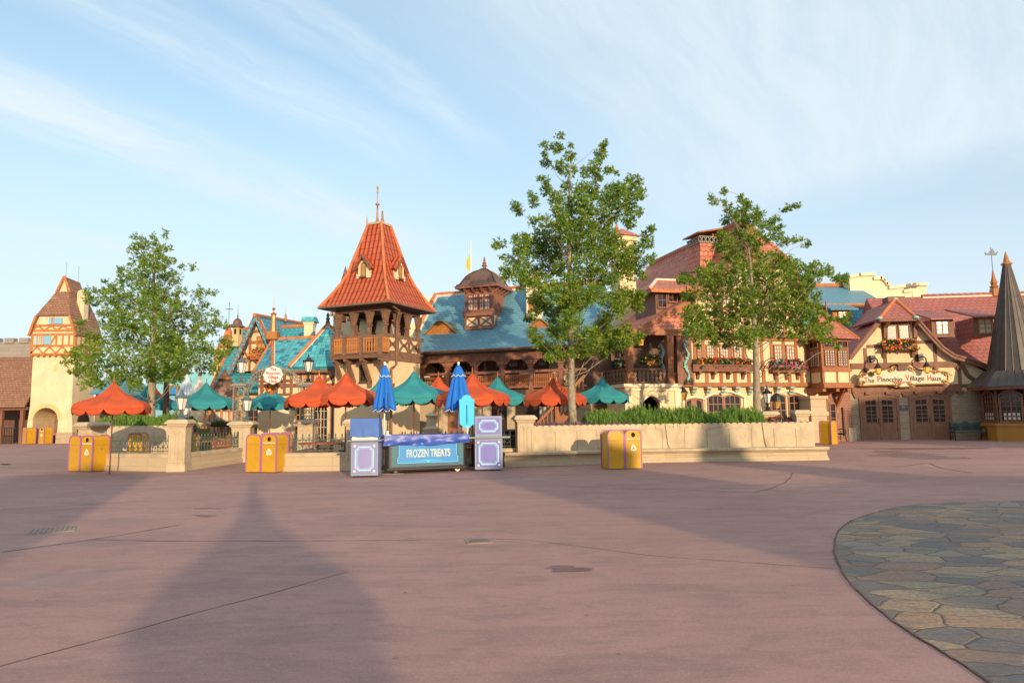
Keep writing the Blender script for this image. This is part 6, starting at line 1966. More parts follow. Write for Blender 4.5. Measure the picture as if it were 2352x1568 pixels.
def far_roofs():
 t_ = thing('far_red_tower', 'second red tiled tower with spike just behind the balcony tower roof', 'tower', P(832, 950, 40))
 o = P(832, 950, 40); o.z = 0; t_.location = o
 z0 = P(832, 548, 40).z; zt = P(832, 492, 40).z; zb = P(820, 700, 40).z
 b = MB(); b.lathe([(2.0, zb-1), (1.6, zb), (0.95, zb+(z0-zb)*0.5), (0.28, z0)], 4, (0.35, 0.5, 0), R(20)); b.build('roof', M['roof_red'], t_)
 b = MB(); b.lathe([(0.22, z0-0.1), (0.08, z0+0.3), (0.05, z0+0.75), (0.1, z0+0.8), (0.03, z0+0.9), (0.05, z0+1.05), (0.008, zt)], 8, (0.1, 0.3, 0)); b.build('finial', M['bronze'], t_)
 b = MB(); b.box(-0.9, 1.6, -0.5, 1.7, 0, zb-0.5); b.build('wall', M['cream'], t_)
 o = P(789, 950, 44); o.z = 0
 t_ = thing('far_spire', 'small dark red pointed spire left of the balcony tower roof', 'spire', o)
 zt = P(789, 612, 44).z; zb = P(789, 660, 44).z
 b = MB(); b.lathe([(0.75, zb-1.5), (0.30, zb), (0.26, zt-0.85), (0.02, zt)], 8); b.build('roof', M['timber'], t_)
 b = MB(); b.box(-0.6, 0.6, -0.6, 0.6, 0, zb-1.4); b.build('wall', M['cream'], t_)
 f = Fr(790, 44, 0)
 t_ = f.root('far_red_roof_house', 'house with long dull red tiled roof behind the tower posts', 'house')
 x0, x1 = f.x(752), f.x(915); z0 = f.z(800, 790); z1 = f.z(760, 722, 4)
 b = MB(); b.prismx([(-0.4, z0), (8.4, z0), (4, z1)], x0, x1); b.build('roof', M['roof_rose'], t_)
 b = MB(); b.box(x0+0.3, x1-0.3, 0, 8, 0, z0); b.build('wall', M['cream'], t_)
 b = MB()
 for px in (740, 762, 771):
  x = f.x(px, 720, 4); b.lathe([(0.14, z1-0.1), (0.06, z1+0.3), (0.10, z1+0.4), (0.012, z1+0.8)], 8, (x if px > 750 else x0+0.1, 4, 0))
 b.build('finial', M['bronze'], t_)
 f = Fr(1000, 48, 0)
 t_ = f.root('pale_parapet', 'pale stepped parapet block peeping between tower and loggia roof', 'building')
 b = MB()
 for px0, px1, py in ((966, 973, 690), (973, 990, 682), (990, 1006, 684), (900, 966, 742)):
  b.box(f.x(px0), f.x(px1), 0, 2, 0, f.z(px0, py))
 b.build('wall', M['cream_pale'], t_)
 o = P(1083, 950, 47); o.z = 0
 t_ = thing('flagpole', 'white flagpole with a limp yellow flag behind the cupola', 'flagpole', o)
 zt = P(1083, 560, 47).z
 b = MB(); b.tube([(0, 0, 0), (0, 0, zt)], [0.07, 0.045], 8); b.lathe([(0.02, 0), (0.09, 0.08), (0.02, 0.16)], 8, (0, 0, zt)); b.build('pole', M['white'], t_)
 b = MB(); zf = P(1083, 583, 47).z; zb = P(1083, 622, 47).z
 n = 10
 for k in range(n):
  z = zf+(zb-zf)*k/n; z2 = zf+(zb-zf)*(k+1)/n
  w1, w2 = 0.05+0.26*math.sin(k/n*2.6), 0.05+0.26*math.sin((k+1)/n*2.6)
  b.slab([(-w1, 0.05*math.sin(k), z), (-0.05, 0, z), (-0.05, 0, z2), (-w2, 0.05*math.sin(k+1), z2)], 0.02)
 b.build('flag', paint('yellow_flag', (0.62, 0.42, 0.05), 0.8, 0.2, 4), t_)
far_roofs()
# ------------------------------------------------------------------ loggia building with the blue slate roof
LOG = Fr(1070, 34.7, -21)
def loggia():
 f = LOG
 t_ = f.root('loggia_house', 'long two storey house with timber loggia and sweeping blue slate roof', 'building')
 xl = f.x(908); xr = f.x(1350)
 ze = f.z(1070, 803, -0.6)
 x0 = f.x(904, 810, -0.6)
 prof = [(-0.6, ze)]
 for px, py in ((930, 790), (960.5, 762), (980, 722), (1002.7, 677.6)):
  prof.append(f.LX(px, py, x0))
 prof = [(y, z) for y, z in prof]
 yr, zr = prof[-1]
 back = [(yr+(yr-y)*0.9, z) for y, z in prof[-2::-1]]
 sh = [(y, z) for y, z in prof]
 b = MB()
 b.prismx(sh+back+[(back[-1][0]-0.3, ze-0.12), (-0.5, ze-0.12)], x0, xr)
 b.build('roof', M['roof_blue'], t_)
 def roof_z(y):
  for (a, za), (c, zc) in zip(prof[:-1], prof[1:]):
   if a <= y <= c: return za+(zc-za)*(y-a)/(c-a)
  return zr if y > yr else ze
 def hit(px, py):
  y = -0.6
  while y < yr:
   if f.z(px, py, y) <= roof_z(y): return y
   y += 0.02
  return yr
 b = MB()
 n = int((xr-x0)/0.42)
 for k in range(n):
  xa = x0+(xr-x0)*k/n; xb = x0+(xr-x0)*(k+1)/n
  b.tube([(xa, yr, zr+0.02), (xb+0.03, yr, zr+0.03)], [0.115, 0.13], 8)
 b.tube([(x0-0.06, y, z+0.06) for y, z in prof[2:]], 0.12, 8)
 b.build('ridge_tiles', M['ridge'], t_)
 b = MB(); b.box(x0+0.1, xr, yr-0.13, yr+0.13, zr-0.14, zr-0.02); b.tube([(x0+0.1, y, z+0.03) for y, z in prof[2:]], 0.07, 6); b.build('mortar_line', M['mortar'], t_)
 b = MB(); b.tube([(x0-0.05, -0.66, ze-0.05), (xr, -0.66, ze-0.05)], 0.065, 6); b.build('gutter', M['timber'], t_)
 zfl = f.z(1070, 866+24, 0);
 zrail = f.z(1070, 855, 0)
 zfl = zrail-0.95
 b = MB(); b.box(xl-0.2, xr, 0.02, 6, 0, zfl-0.2); b.build('lower_wall', M['stone'], t_)
 b = MB(); b.box(xl, xr, 1.7, 1.9, zfl, ze+0.3); b.build('gallery_wall', M['cream'], t_)
 b = MB(); b.prismx([(0.3, zfl-0.2), (6.5, zfl-0.2), (6.5, ze-0.2)]+[(y, z-0.15) for y, z in prof[::-1] if y > 0.2]+[(0.3, ze-0.1)], xl-0.15, xl); b.build('end_wall', M['cream'], t_)
 b = MB(); b.box(xl-0.1, xr, -0.22, 1.8, zfl-0.22, zfl); b.box(xl-0.1, xr, -0.25, -0.1, zfl-0.36, zfl-0.10); b.build('floor_beam', M['timber'], t_)
 b = MB(); b.box(xl-0.1, xr, -0.2, 0.0, ze-0.50, ze-0.16); b.box(xl-0.1, xr, -0.26, 0.04, ze-0.56, ze-0.48); b.build('eave_beam', M['timber'], t_)
 b = MB(); b.box(xl, xr, 0.0, 1.75, ze-0.1, ze-0.04); b.build('ceiling', M['timber_dark'], t_)
 cols = [f.x(p) for p in (917, 970, 1031, 1094, 1157, 1223, 1292)]
 for x in cols:
  b = MB(); zt = ze-0.5
  b.box(x-0.10, x+0.10, -0.2, 0.0, zfl, zrail+0.3)
  b.hexa([(x-0.07, -0.17, zrail+0.3), (x+0.07, -0.17, zrail+0.3), (x+0.07, -0.03, zrail+0.3), (x-0.07, -0.03, zrail+0.3)], [(x-0.115, -0.215, zt-0.45), (x+0.115, -0.215, zt-0.45), (x+0.115, 0.015, zt-0.45), (x-0.115, 0.015, zt-0.45)])
  b.box(x-0.10, x+0.10, -0.2, 0.0, zt-0.45, zt)
  for z in (zt-0.62, zrail+0.16, zrail+0.36): b.box(x-0.135, x+0.135, -0.235, 0.035, z, z+0.06)
  for s_ in (-1, 1):
   pts = [(x+s_*0.1, zt), (x+s_*0.48, zt), (x+s_*0.46, zt-0.1), (x+s_*0.32, zt-0.13), (x+s_*0.24, zt-0.27), (x+s_*0.14, zt-0.32), (x+s_*0.1, zt-0.45)]
   b.prism(pts, -0.16, -0.04)
  b.build('column', M['mauve_wood'], t_)
 b = MB(); b.box(xl, xr, -0.19, -0.03, zrail-0.12, zrail); b.box(xl, xr, -0.16, -0.05, zfl+0.08, zfl+0.16)
 b.box(xl, xr, -0.14, -0.08, zrail-0.24, zrail-0.20)
 b.build('handrail', M['mauve_wood'], t_)
 hh = zrail-zfl-0.38
 bl = MB(); bl.lathe([(0.035, 0), (0.05, 0.05*hh), (0.03, 0.12*hh), (0.058, 0.32*hh), (0.03, 0.5*hh), (0.045, 0.55*hh), (0.03, 0.6*hh), (0.055, 0.8*hh), (0.035, hh)], 7)
 me = bl.mesh('baluster', M['timber_red'])
 for a, c in zip(cols[:-1], cols[1:]):
  n = 12
  for k in range(n):
   o = bpy.data.objects.new('baluster', me); link(o, t_); o.location = (a+0.12+(c-a-0.24)*(k+0.5)/n, -0.1, zfl+0.15)
 Y = 1.7
 def up(pa, pb, ya, yb):
  x0, z0 = f.L(pa, yb, Y); x1, z1 = f.L(pb, ya, Y); return x0, x1, z0, z1
 x0_, x1_, z0_, z1_ = up(943, 968, 818, 862)
 b = MB(); b.prism([(x0_, zfl), (x1_, zfl), (x1_, z1_-0.25), ((x0_+x1_)/2, z1_), (x0_, z1_-0.25)], Y-0.05, Y+0.02); b.build('arched_door', M['door_brown'], t_)
 b = MB()
 for pa, pb in ((1000, 1016), (1020, 1070), (1075, 1112), (1118, 1220), (1224, 1262)):
  a, c = f.x(pa, dy=Y), f.x(pb, dy=Y); b.box(a, c, Y-0.03, Y+0.02, zfl, ze-0.1)
 b.build('panelling', M['timber'], t_)
 for pa, pb in ((1094, 1108), (1140, 1156), (1172, 1191), (1203, 1222), (1240, 1256), (1034, 1046), (1060, 1074)):
  a, c = f.x(pa, dy=Y), f.x(pb, dy=Y); window(t_, a, c, f.z(1150, 842, Y), f.z(1150, 806, Y), Y-0.04, 3, 4, 'timber', 'glass_pale' if pa > 1130 else 'glass', 0.05, 0.025, arch=0.08)
 x, z = f.L(1001, 832, 1.5)
 b = MB(); b.lathe([(0.02, -0.28), (0.14, -0.22), (0.17, 0.05), (0.10, 0.2), (0.02, 0.3)], 8, (x-0.05, 1.5, z)); b.build('wall_lamp', M['iron_green'], t_)
 for pa, pb, m_ in ((905, 935, 'door_brown'), (1030, 1065, 'door_brown'), (1130, 1165, 'dark'), (1185, 1240, 'dark')):
  b = MB(); b.box(f.x(pa), f.x(pb), -0.03, 0.05, 0, 2.1); b.build('doorway', M[m_], t_)
 for px in (900, 925, 948, 1012, 1072, 1120, 1175, 1250):
  b = MB(); x = f.x(px); b.box(x-0.18, x+0.18, -0.16, 0.02, 0, zfl-0.36); b.box(x-0.24, x+0.24, -0.2, 0.02, zfl-0.6, zfl-0.36); b.build('stone_pier', M['stone_plain'], t_)
 y = hit(1100, 757)-0.02
 xa, xb = f.x(1068, 720, y), f.x(1133, 720, y)
 zb = f.z(1070, 754, y)-0.1; zc = f.z(1090, 667, y)
 ca = (xb-xa)/2; cxm = (xa+xb)/2; dep = 2*ca*0.95
 b = MB(); b.box(xa, xb, y, y+dep, zb, zc); cu = b.build('cupola', M['mauve_wood'], t_)
 b = MB()
 zs = f.z(1100, 722, y); zw0 = f.z(1100, 716, y); zw1 = f.z(1100, 672, y); zm = (zw0*0.62+zw1*0.38)
 b.box(xa-0.06, xb+0.02, y-0.16, y, zs-0.10, zs+0.12); b.box(xa-0.08, xb+0.04, y-0.2, y, zs+0.12, zs+0.17)
 for x in (xa+0.05, cxm, xb-0.05):
  b.prismx([(y-0.14, zs-0.10), (y, zs-0.10), (y, zs-0.42), (y-0.05, zs-0.3)], x-0.06, x+0.06)
 b.box(xa, xb, y-0.04, y, zb, zb+0.16)
 b.build('cupola_sill', M['mauve_wood'], cu)
 b = MB()
 for a, c in ((xa+0.10, cxm-0.07), (cxm+0.07, xb-0.10)): b.box(a, c, y-0.012, y+0.02, zb+0.2, zs-0.16)
 b.prismx([(y+0.1, zb+0.75), (y+0.4, zb+0.75), (y+0.1, zb+0.2)], xb-0.02, xb+0.012)
 b.build('cupola_panel', M['cream_pale'], cu)
 b = MB()
 for a, c in ((xa+0.10, cxm-0.07), (cxm+0.07, xb-0.10)):
  b.beam((a, y-0.02, zb+0.2), (c, y-0.02, zs-0.16), 0.07, 0.04); b.beam((c, y-0.02, zb+0.2), (a, y-0.02, zs-0.16), 0.07, 0.04)
 b.build('cupola_braces', M['mauve_wood'], cu)
 w = (xb-xa)
 for k, (u0, u1) in enumerate(((0.14, 0.29), (0.35, 0.45), (0.55, 0.66), (0.73, 0.88))):
  window(cu, xa+w*u0, xa+w*u1, zw0+0.12, zm+0.28, y-0.02, 2, 3, 'mauve_wood', 'glass_pale', 0.05, 0.022, sill=False)
  window(cu, xa+w*u0, xa+w*u1, zm+0.42, zw1-0.1, y-0.02, 2, 1, 'mauve_wood', 'glass_pale', 0.05, 0.022, sill=False, arch=0.12 if k in (0, 3) else 0)
 b = MB()
 for k in range(2):
  yy = y+dep*(0.15+0.4*k); b.box(xb-0.01, xb+0.03, yy, yy+dep*0.32, zm-0.3, zc-0.25);
 b.build('cupola_side_panel', M['mauve_wood'], cu)
 ov = 0.42
 b = MB()
 b.box(xa-0.12, xb+0.12, y-0.12, y+dep+0.12, zc-0.02, zc+0.1)
 for k in range(4):
  x = xa+0.1+(w-0.2)*k/3; b.prismx([(y-ov+0.05, zc+0.1), (y, zc+0.1), (y, zc-0.18), (y-0.1, zc-0.14)], x-0.06, x+0.06)
  yy = y+0.1+(dep-0.2)*k/3; b.prism([(xb+ov-0.05, zc+0.1), (xb, zc+0.1), (xb, zc-0.18), (xb+0.1, zc-0.14)], yy-0.06, yy+0.06)
 b.box(xa-ov, xb+ov, y-ov, y+dep+ov, zc+0.1, zc+0.2)
 b.build('cupola_cornice', M['mauve_wood'], cu)
 zt = f.z(1114, 617, y+dep/2); H_ = zt-(zc+0.2)
 b = MB()
 dm = [(1.0, 0), (0.93, 0.06), (0.82, 0.14), (0.74, 0.30), (0.64, 0.50), (0.50, 0.68), (0.33, 0.82), (0.17, 0.91), (0.08, 1.0)]
 base = ca+ov
 sg = [(-1, -1), (1, -1), (1, 1), (-1, 1)]
 cyy = y+dep/2
 for (h0, u0), (h1, u1) in zip(dm[:-1], dm[1:]):
  for i in range(4):
   p0, p1 = sg[i], sg[(i+1) % 4]
   b.face([(cxm+p0[0]*base*h0, cyy+p0[1]*base*h0, zc+0.2+H_*u0), (cxm+p1[0]*base*h0, cyy+p1[1]*base*h0, zc+0.2+H_*u0), (cxm+p1[0]*base*h1, cyy+p1[1]*base*h1, zc+0.2+H_*u1), (cxm+p0[0]*base*h1, cyy+p0[1]*base*h1, zc+0.2+H_*u1)])
 b.build('cupola_dome', M['copper'], cu)
 b = MB()                                       # standing seams
 for i in range(4):
  p0, p1 = sg[i], sg[(i+1) % 4]
  for k in range(0, 7):
   u = k/6
   pts = [(cxm+(p0[0]*(1-u)+p1[0]*u)*base*h, cyy+(p0[1]*(1-u)+p1[1]*u)*base*h, zc+0.21+H_*v) for h, v in dm[1:]]
   b.tube(pts, 0.018 if 0 < k < 6 else 0.035, 4)
 b.build('dome_seams', M['copper'], cu)
 zf = f.z(1114, 588, cyy)
 b = MB(); b.lathe([(0.14, 0), (0.09, 0.12), (0.17, 0.2), (0.08, 0.28), (0.13, 0.34), (0.055, 0.42), (0.08, 0.5), (0.02, zf-zt)], 8, (cxm, cyy, zt-0.03)); b.build('cupola_finial', M['mauve_wood'], cu)
 for pa, pb, pt, pbm in ((974, 1052, 737, 766), (1212, 1268, 732, 752)):
  y = hit((pa+pb)/2, pbm)-0.05
  a, c = f.x(pa, pbm, y), f.x(pb, pbm, y); zb = f.z((pa+pb)/2, pbm, y); zt_ = f.z((pa+pb)/2, pt+1, y)
  n = 16
  def top(u): return zb+(zt_-zb)*(0.5-0.5*math.cos(2*math.pi*u))**0.8
  pts = [(a+(c-a)*k/n, top(k/n)) for k in range(n+1)]
  b = MB(); b.prism([(a, zb-0.03)]+pts+[(c, zb-0.03)], y, y+0.1)
  for k in range(1, 5):
   z = zb+(zt_-zb)*k/5.5
   us = [u/60 for u in range(61) if top(u/60) > z+0.04]
   if us: b.box(a+(c-a)*us[0], a+(c-a)*us[-1], y-0.025, y, z-0.015, z+0.03)
  ed = b.build('eyebrow_dormer', M['timber_orange'], t_)
  b = MB()
  for k in range(n):
   (xa_, za_), (xb_, zb_) = pts[k], pts[k+1]
   def bk(z):
    yy = y
    while roof_z(yy) < z and yy < yr: yy += 0.02
    return yy+0.1
   b.hexa([(xa_, y-0.14, za_-0.02), (xb_, y-0.14, zb_-0.02), (xb_, bk(zb_), zb_-0.02), (xa_, bk(za_), za_-0.02)], [(xa_, y-0.14, za_+0.06), (xb_, y-0.14, zb_+0.06), (xb_, bk(zb_), zb_+0.06), (xa_, bk(za_), za_+0.06)])
  b.build('eyebrow_roof', paint('olive_lead', (0.24, 0.20, 0.10), 0.55, 0.15, 3), ed)
 y = hit(1226, 733); a, c = f.x(1209, 700, y), f.x(1243, 700, y); zb = f.z(1226, 735, y)-0.5; zt_ = f.z(1226, 655, y)
 b = MB(); b.box(a, c, y, y+0.75, zb, zt_); b.hexa([(a-0.05, y-0.05, zb+0.3), (c+0.05, y-0.05, zb+0.3), (c+0.05, y+0.8, zb+0.3), (a-0.05, y+0.8, zb+0.3)], [(a, y, zb+0.6), (c, y, zb+0.6), (c, y+0.75, zb+0.6), (a, y+0.75, zb+0.6)])
 ztt = f.z(1226, 622, y)
 b.hexa([(a, y, zt_), (c, y, zt_), (c, y+0.75, zt_), (a, y+0.75, zt_)], [(a+0.2, y+0.15, zt_+0.35), (c-0.2, y+0.15, zt_+0.35), (c-0.2, y+0.6, zt_+0.35), (a+0.2, y+0.6, zt_+0.35)])
 b.box(a+0.2, c-0.2, y+0.15, y+0.6, zt_+0.35, ztt)
 ch = b.build('chimney', M['cream_pale'], t_)
 b = MB(); b.box(a+0.12, a+0.42, y-0.01, y+0.1, zb+1.0, zb+1.75); b.build('niche', M['timber_orange'], ch)
 o = G(990, 992); o = P(990, 980, 27.5); o.z = 0
 t2 = thing('stone_fountain', 'stone drinking fountain behind the freezer cart', 'fountain', o)
 zt2 = P(990, 925, 27.5).z
 b = MB(); b.lathe([(0.7, 0), (0.72, 0.3), (0.62, 0.36), (0.30, 0.42), (0.22, 0.8), (0.32, 1.0), (0.36, 1.1), (0.2, 1.2), (0.16, 1.5), (0.24, 1.62), (0.05, 1.75)], 16); b.build('shaft', M['stone_plain'], t2)
 b = MB(); b.tube([(-0.35, -0.1, 0.35), (-0.45, -0.1, 0.9), (-0.42, -0.1, 1.1), (-0.2, -0.1, 1.15)], 0.02, 6); b.build('pipe', M['iron_grey'], t2)
 sf = Fr(1290, 30.5, -6)
 t3 = sf.root('wooden_stairs', 'brown wooden stairs rising to the gallery behind the big tree', 'stairs')
 xa, za = sf.L(1226, 985); xb, zb_ = sf.L(1345, 905)
 n = 9
 for k in range(n):
  u = (k+0.5)/n; x = xa+(xb-xa)*u; z = 0.25+(zb_-0.15)*u
  b = MB(); b.box(x-0.17, x+0.17, 0.1, 1.3, z-0.05, z); b.build('tread', M['timber_red'], t3)
 b = MB()
 for y0 in (0.0, 1.35):
  b.beam((xa, y0, 0.15), (xb, y0, zb_-0.1), 0.28, 0.07); b.beam((xa, y0, 1.05), (xb, y0, zb_+0.85), 0.12, 0.09)
 b.build('stringer', M['timber_red'], t3)
 for x, lb in ((xa-0.05, 0), (xa+(xb-xa)*0.45, 1)):
  u = (x-xa)/(xb-xa); z = 0.1+zb_*max(u, 0)
  b = MB(); b.box(x-0.11, x+0.11, -0.11, 0.11, max(0, z-0.9), z+1.15); b.box(x-0.14, x+0.14, -0.14, 0.14, z+1.1, z+1.18); b.lathe([(0.05, 0), (0.12, 0.07), (0.12, 0.14), (0.03, 0.2)], 10, (x, 0, z+1.18)); b.build('newel_post', M['timber_red'], t3)
 bl = MB(); bl.box(-0.03, 0.03, -0.03, 0.03, 0, 0.8); me = bl.mesh('baluster', M['timber_red'])
 for k in range(13):
  u = (k+0.5)/13; o = bpy.data.objects.new('baluster', me); link(o, t3); o.location = (xa+(xb-xa)*u, 0, 0.25+(zb_-0.25)*u)
loggia()
# ------------------------------------------------------------------ timbered house with red roofs
HD = Fr(1765, 35.2, 15)
def timbered_house():
 f = HD
 t_ = f.root('timbered_house', 'cream half timbered house with red roofs, bay window and corner porch', 'house')
 xl, xr = f.x(1560), f.x(1872)
 zbm0, zbm1 = f.z(1765, 888), f.z(1765, 879.5)           # main floor beam
 zcor = f.z(1765, 770)                                    # cornice under the upper storey
 b = MB(); b.box(xl, xr+1.9, 0, 6.5, 0, zbm0+0.05); b.build('lower_wall', M['cream'], t_)
 b = MB(); b.box(xl, xr+1.7, -0.12, 6.5, zbm0+0.02, zcor+0.1); b.build('upper_wall', M['cream'], t_)
 yw = -0.12
 b = MB()
 b.box(xl, xr+0.1, yw-0.10, 0.0, zbm0, zbm1+0.02)
 zs = f.z(1765, 851, yw)
 for px in (1594, 1627, 1660, 1692, 1724, 1758, 1788, 1818, 1846):
  x = f.x(px, dy=yw); b.box(x-0.09, x+0.09, yw-0.05, 0, zbm1, zs+0.05)
 for px in (1601, 1621, 1651, 1684, 1717, 1756, 1779, 1807, 1836, 1860):
  x = f.x(px, dy=yw); b.box(x-0.08, x+0.08, yw-0.05, 0, zs, zcor)
 b.box(xl, f.x(1730, dy=yw), yw-0.055, 0, zs-0.08, zs+0.1); b.box(f.x(1752, dy=yw), xr, yw-0.055, 0, zs+0.12, zs+0.25)
 b.box(xl-0.1, xr+0.1, yw-0.12, 0.0, zcor-0.3, zcor-0.14); b.box(xl-0.1, xr+0.2, yw-0.28, 0.0, zcor-0.14, zcor+0.12)
 b.build('timber_frame', M['timber_red'], t_)
 b = MB()
 for k, px in enumerate((1592, 1625, 1658, 1690, 1722, 1755, 1785, 1815)):
  x = f.x(px); b.box(x-0.13, x+0.13, -0.32, 0, zbm0-0.12, zbm0); b.box(x-0.11, x+0.11, -0.24, 0, zbm0-0.26, zbm0-0.12); b.box(x-0.09, x+0.09, -0.14, 0, zbm0-0.40, zbm0-0.26)
 b.build('corbels', M['timber_red'], t_)
 for px in (1592, 1625, 1658, 1690, 1722, 1755, 1785, 1815):
  x = f.x(px)
  b = MB(); b.box(x-0.135, x+0.135, -0.335, -0.05, zbm0-0.09, zbm0-0.03); b.box(x-0.115, x+0.115, -0.255, -0.05, zbm0-0.25, zbm0-0.19); b.box(x-0.095, x+0.095, -0.155, 0, zbm0-0.39, zbm0-0.33); b.build('corbel_trim', M['teal_paint'], t_)
 for k in range(11):
  x = xl+0.3+(xr-xl-0.4)*k/10; b = MB(); b.box(x-0.09, x+0.09, yw-0.36, yw-0.05, zcor-0.12, zcor-0.04); b.build('cornice_trim', M['teal_paint'], t_)
 zw0, zw1 = f.z(1700, 819, yw), f.z(1700, 795, yw)
 for pa, pb in ((1604, 1619), (1625, 1648), (1656, 1681), (1688, 1713)):
  window(t_, f.x(pa, dy=yw)+0.1, f.x(pb, dy=yw)-0.08, zw0-0.1, zw1, yw-0.02, 3, 4, 'timber_red', 'glass_pale', 0.06, 0.025)
 for pa, pb in ((1783, 1805), (1811, 1834)):
  window(t_, f.x(pa, dy=yw)+0.08, f.x(pb, dy=yw)-0.08, f.z(1800, 826, yw), f.z(1800, 794, yw), yw-0.02, 3, 4, 'timber_red', 'glass_pale', 0.06, 0.025)
 def fbox(pa, pb, pt, pbm, fl, n, ft, hang, trim):
  x0, x1 = f.x(pa, pt, yw-0.35), f.x(pb, pt, yw-0.35); z1, z0 = f.z((pa+pb)/2, pt, yw-0.35), f.z((pa+pb)/2, pbm, yw-0.35)
  b = MB(); b.prismx([(yw-0.42, z1), (yw, z1), (yw, z0), (yw-0.34, z0)], x0, x1); b.box(x0-0.03, x1+0.03, yw-0.45, yw, z1-0.06, z1-0.01)
  o = b.build('flower_box', M['timber'], t_)
  n_ = max(3, int((x1-x0)/0.7)); br = MB()
  for k in range(n_):
   x = x0+(x1-x0)*(k+0.5)/n_
   br = MB(); br.prismx([(yw-0.36, z0), (yw, z0), (yw, z0-0.38), (yw-0.08, z0-0.36), (yw-0.14, z0-0.16), (yw-0.34, z0-0.10)], x-0.07, x+0.07); br.build('bracket', M['timber'], o)
  zt = f.z((pa+pb)/2, ft, yw-0.35)
  fo = flowers(x0+0.05, x1-0.05, yw-0.25, z1-0.02, zt-0.08, n, 'leaf_dark', o, 'leaves', 0.16, 0.075, hang*0.7)
  fo = flowers(x0+0.03, x1-0.03, yw-0.27, z1+0.05, zt, n, fl, o, 'flowers', 0.17, 0.055, hang)
 fbox(1591, 1730, 837, 853, 'flowers_red', 420, 820, 0.02, None)
 fbox(1775, 1852, 841, 855, 'flowers_pink', 300, 823, 0.35, None)
 def hood(x0, x1, zs, rise):
  b = MB(); n = 10; e = 0.16
  pts = [(x0-e+(x1-x0+2*e)*k/n, zs+rise*math.sin(math.pi*k/n)) for k in range(n+1)]
  for a, c in zip(pts[:-1], pts[1:]): b.beam((a[0], -0.07, a[1]), (c[0], -0.07, c[1]), 0.11, 0.16)
  for x in (x0-e, x1+e): b.box(x-0.06, x+0.06, -0.08, 0.01, zs-1.7, zs)
  b.build('window_hood', M['cream_pale'], t_)
 def zz(py, px=1700): return f.z(px, py, 0)
 hood(f.x(1576), f.x(1612), zz(915), 0.1); window(t_, f.x(1577), f.x(1611), 0.3, zz(917), 0, 2, 3, 'door_brown', 'glass', 0.08, 0.3, arch=0.12)
 hood(f.x(1624), f.x(1704), zz(912), 0.32); window(t_, f.x(1628), f.x(1659), 0.4, zz(909), 0, 3, 5, 'door_brown', 'glass', 0.08, 0.04, arch=0.10); window(t_, f.x(1666), f.x(1699), 0.4, zz(909), 0, 3, 5, 'door_brown', 'glass', 0.08, 0.04, arch=0.10)
 hood(f.x(1769), f.x(1852), zz(912), 0.32); window(t_, f.x(1773), f.x(1803), 0.1, zz(908), 0, 3, 6, 'door_brown', 'glass', 0.09, 0.04, arch=0.10); window(t_, f.x(1814), f.x(1846), 0.1, zz(909), 0, 3, 6, 'door_brown', 'glass', 0.09, 0.04, arch=0.10)
 y0 = -1.25
 bx0, bx1 = f.x(1888, 840, y0), f.x(1951, 840, y0); bl = f.x(1859, 840, yw)
 zb0, zb1 = f.z(1920, 886, y0), f.z(1920, 778, y0)
 poly = [(bl, yw), (bx0, y0), (bx1, y0), (bx1+0.1, yw), (bx1+0.1, 1.5), (bl, 1.5)]
 b = MB(); b.prismz(poly, zb0, zb1); bay_ = b.build('bay', M['timber_red'], t_)
 zp0, zp1 = f.z(1920, 876, y0), f.z(1920, 854, y0)
 b = MB(); w = (bx1-bx0)
 for u0, u1 in ((0.07, 0.47), (0.56, 0.94)): b.box(bx0+w*u0, bx0+w*u1, y0-0.02, y0+0.05, zp0-0.05, zp1)
 dv = Vector((bx0-bl, y0-yw, 0)); L_ = dv.length; dv.normalize(); nv = Vector((dv.y, -dv.x, 0))
 a = Vector((bl, yw, 0))+dv*L_*0.16+nv*0.0; c = Vector((bl, yw, 0))+dv*L_*0.84
 b.hexa([a+nv*0.02+Vector((0, 0, zp0-0.05)), c+nv*0.02+Vector((0, 0, zp0-0.05)), c-nv*0.05+Vector((0, 0, zp0-0.05)), a-nv*0.05+Vector((0, 0, zp0-0.05))], [a+nv*0.02+Vector((0, 0, zp1)), c+nv*0.02+Vector((0, 0, zp1)), c-nv*0.05+Vector((0, 0, zp1)), a-nv*0.05+Vector((0, 0, zp1))])
 b.build('bay_panel', M['cream'], bay_)
 z0, z1, z2, z3 = f.z(1920, 839, y0), f.z(1920, 805, y0), f.z(1920, 797, y0), f.z(1920, 784, y0)
 for u0, u1 in ((0.12, 0.27), (0.30, 0.45), (0.60, 0.74), (0.77, 0.91)):
  window(bay_, bx0+w*u0, bx0+w*u1, z0, z1, y0-0.02, 2, 6, 'timber', 'glass_pale', 0.05, 0.05, sill=False)
 for u0, u1 in ((0.10, 0.46), (0.58, 0.93)): window(bay_, bx0+w*u0, bx0+w*u1, z2, z3, y0-0.02, 2, 1, 'timber_red', 'glass', 0.05, 0.03, sill=False)
 ang = math.atan2(dv.y, dv.x)
 e_ = bpy.data.objects.new('bay_side', None); link(e_, t_); e_.location = (bl, yw, 0); e_.rotation_euler = (0, 0, ang)
 window(e_, L_*0.2, L_*0.46, z0, z1, -0.02, 2, 6, 'timber', 'glass_pale', 0.05, 0.045, sill=False); window(e_, L_*0.54, L_*0.8, z0, z1, -0.02, 2, 6, 'timber', 'glass_pale', 0.05, 0.045, sill=False)
 window(e_, L_*0.2, L_*0.8, z2, z3, -0.02, 2, 1, 'timber_red', 'glass', 0.05, 0.03, sill=False)
 b = MB()
 e = 0.12
 b.prismz([(bl-0.05, yw-e), (bx0-0.05, y0-e), (bx1+0.1, y0-e), (bx1+0.2, yw)], zb0-0.10, zb0+0.12)
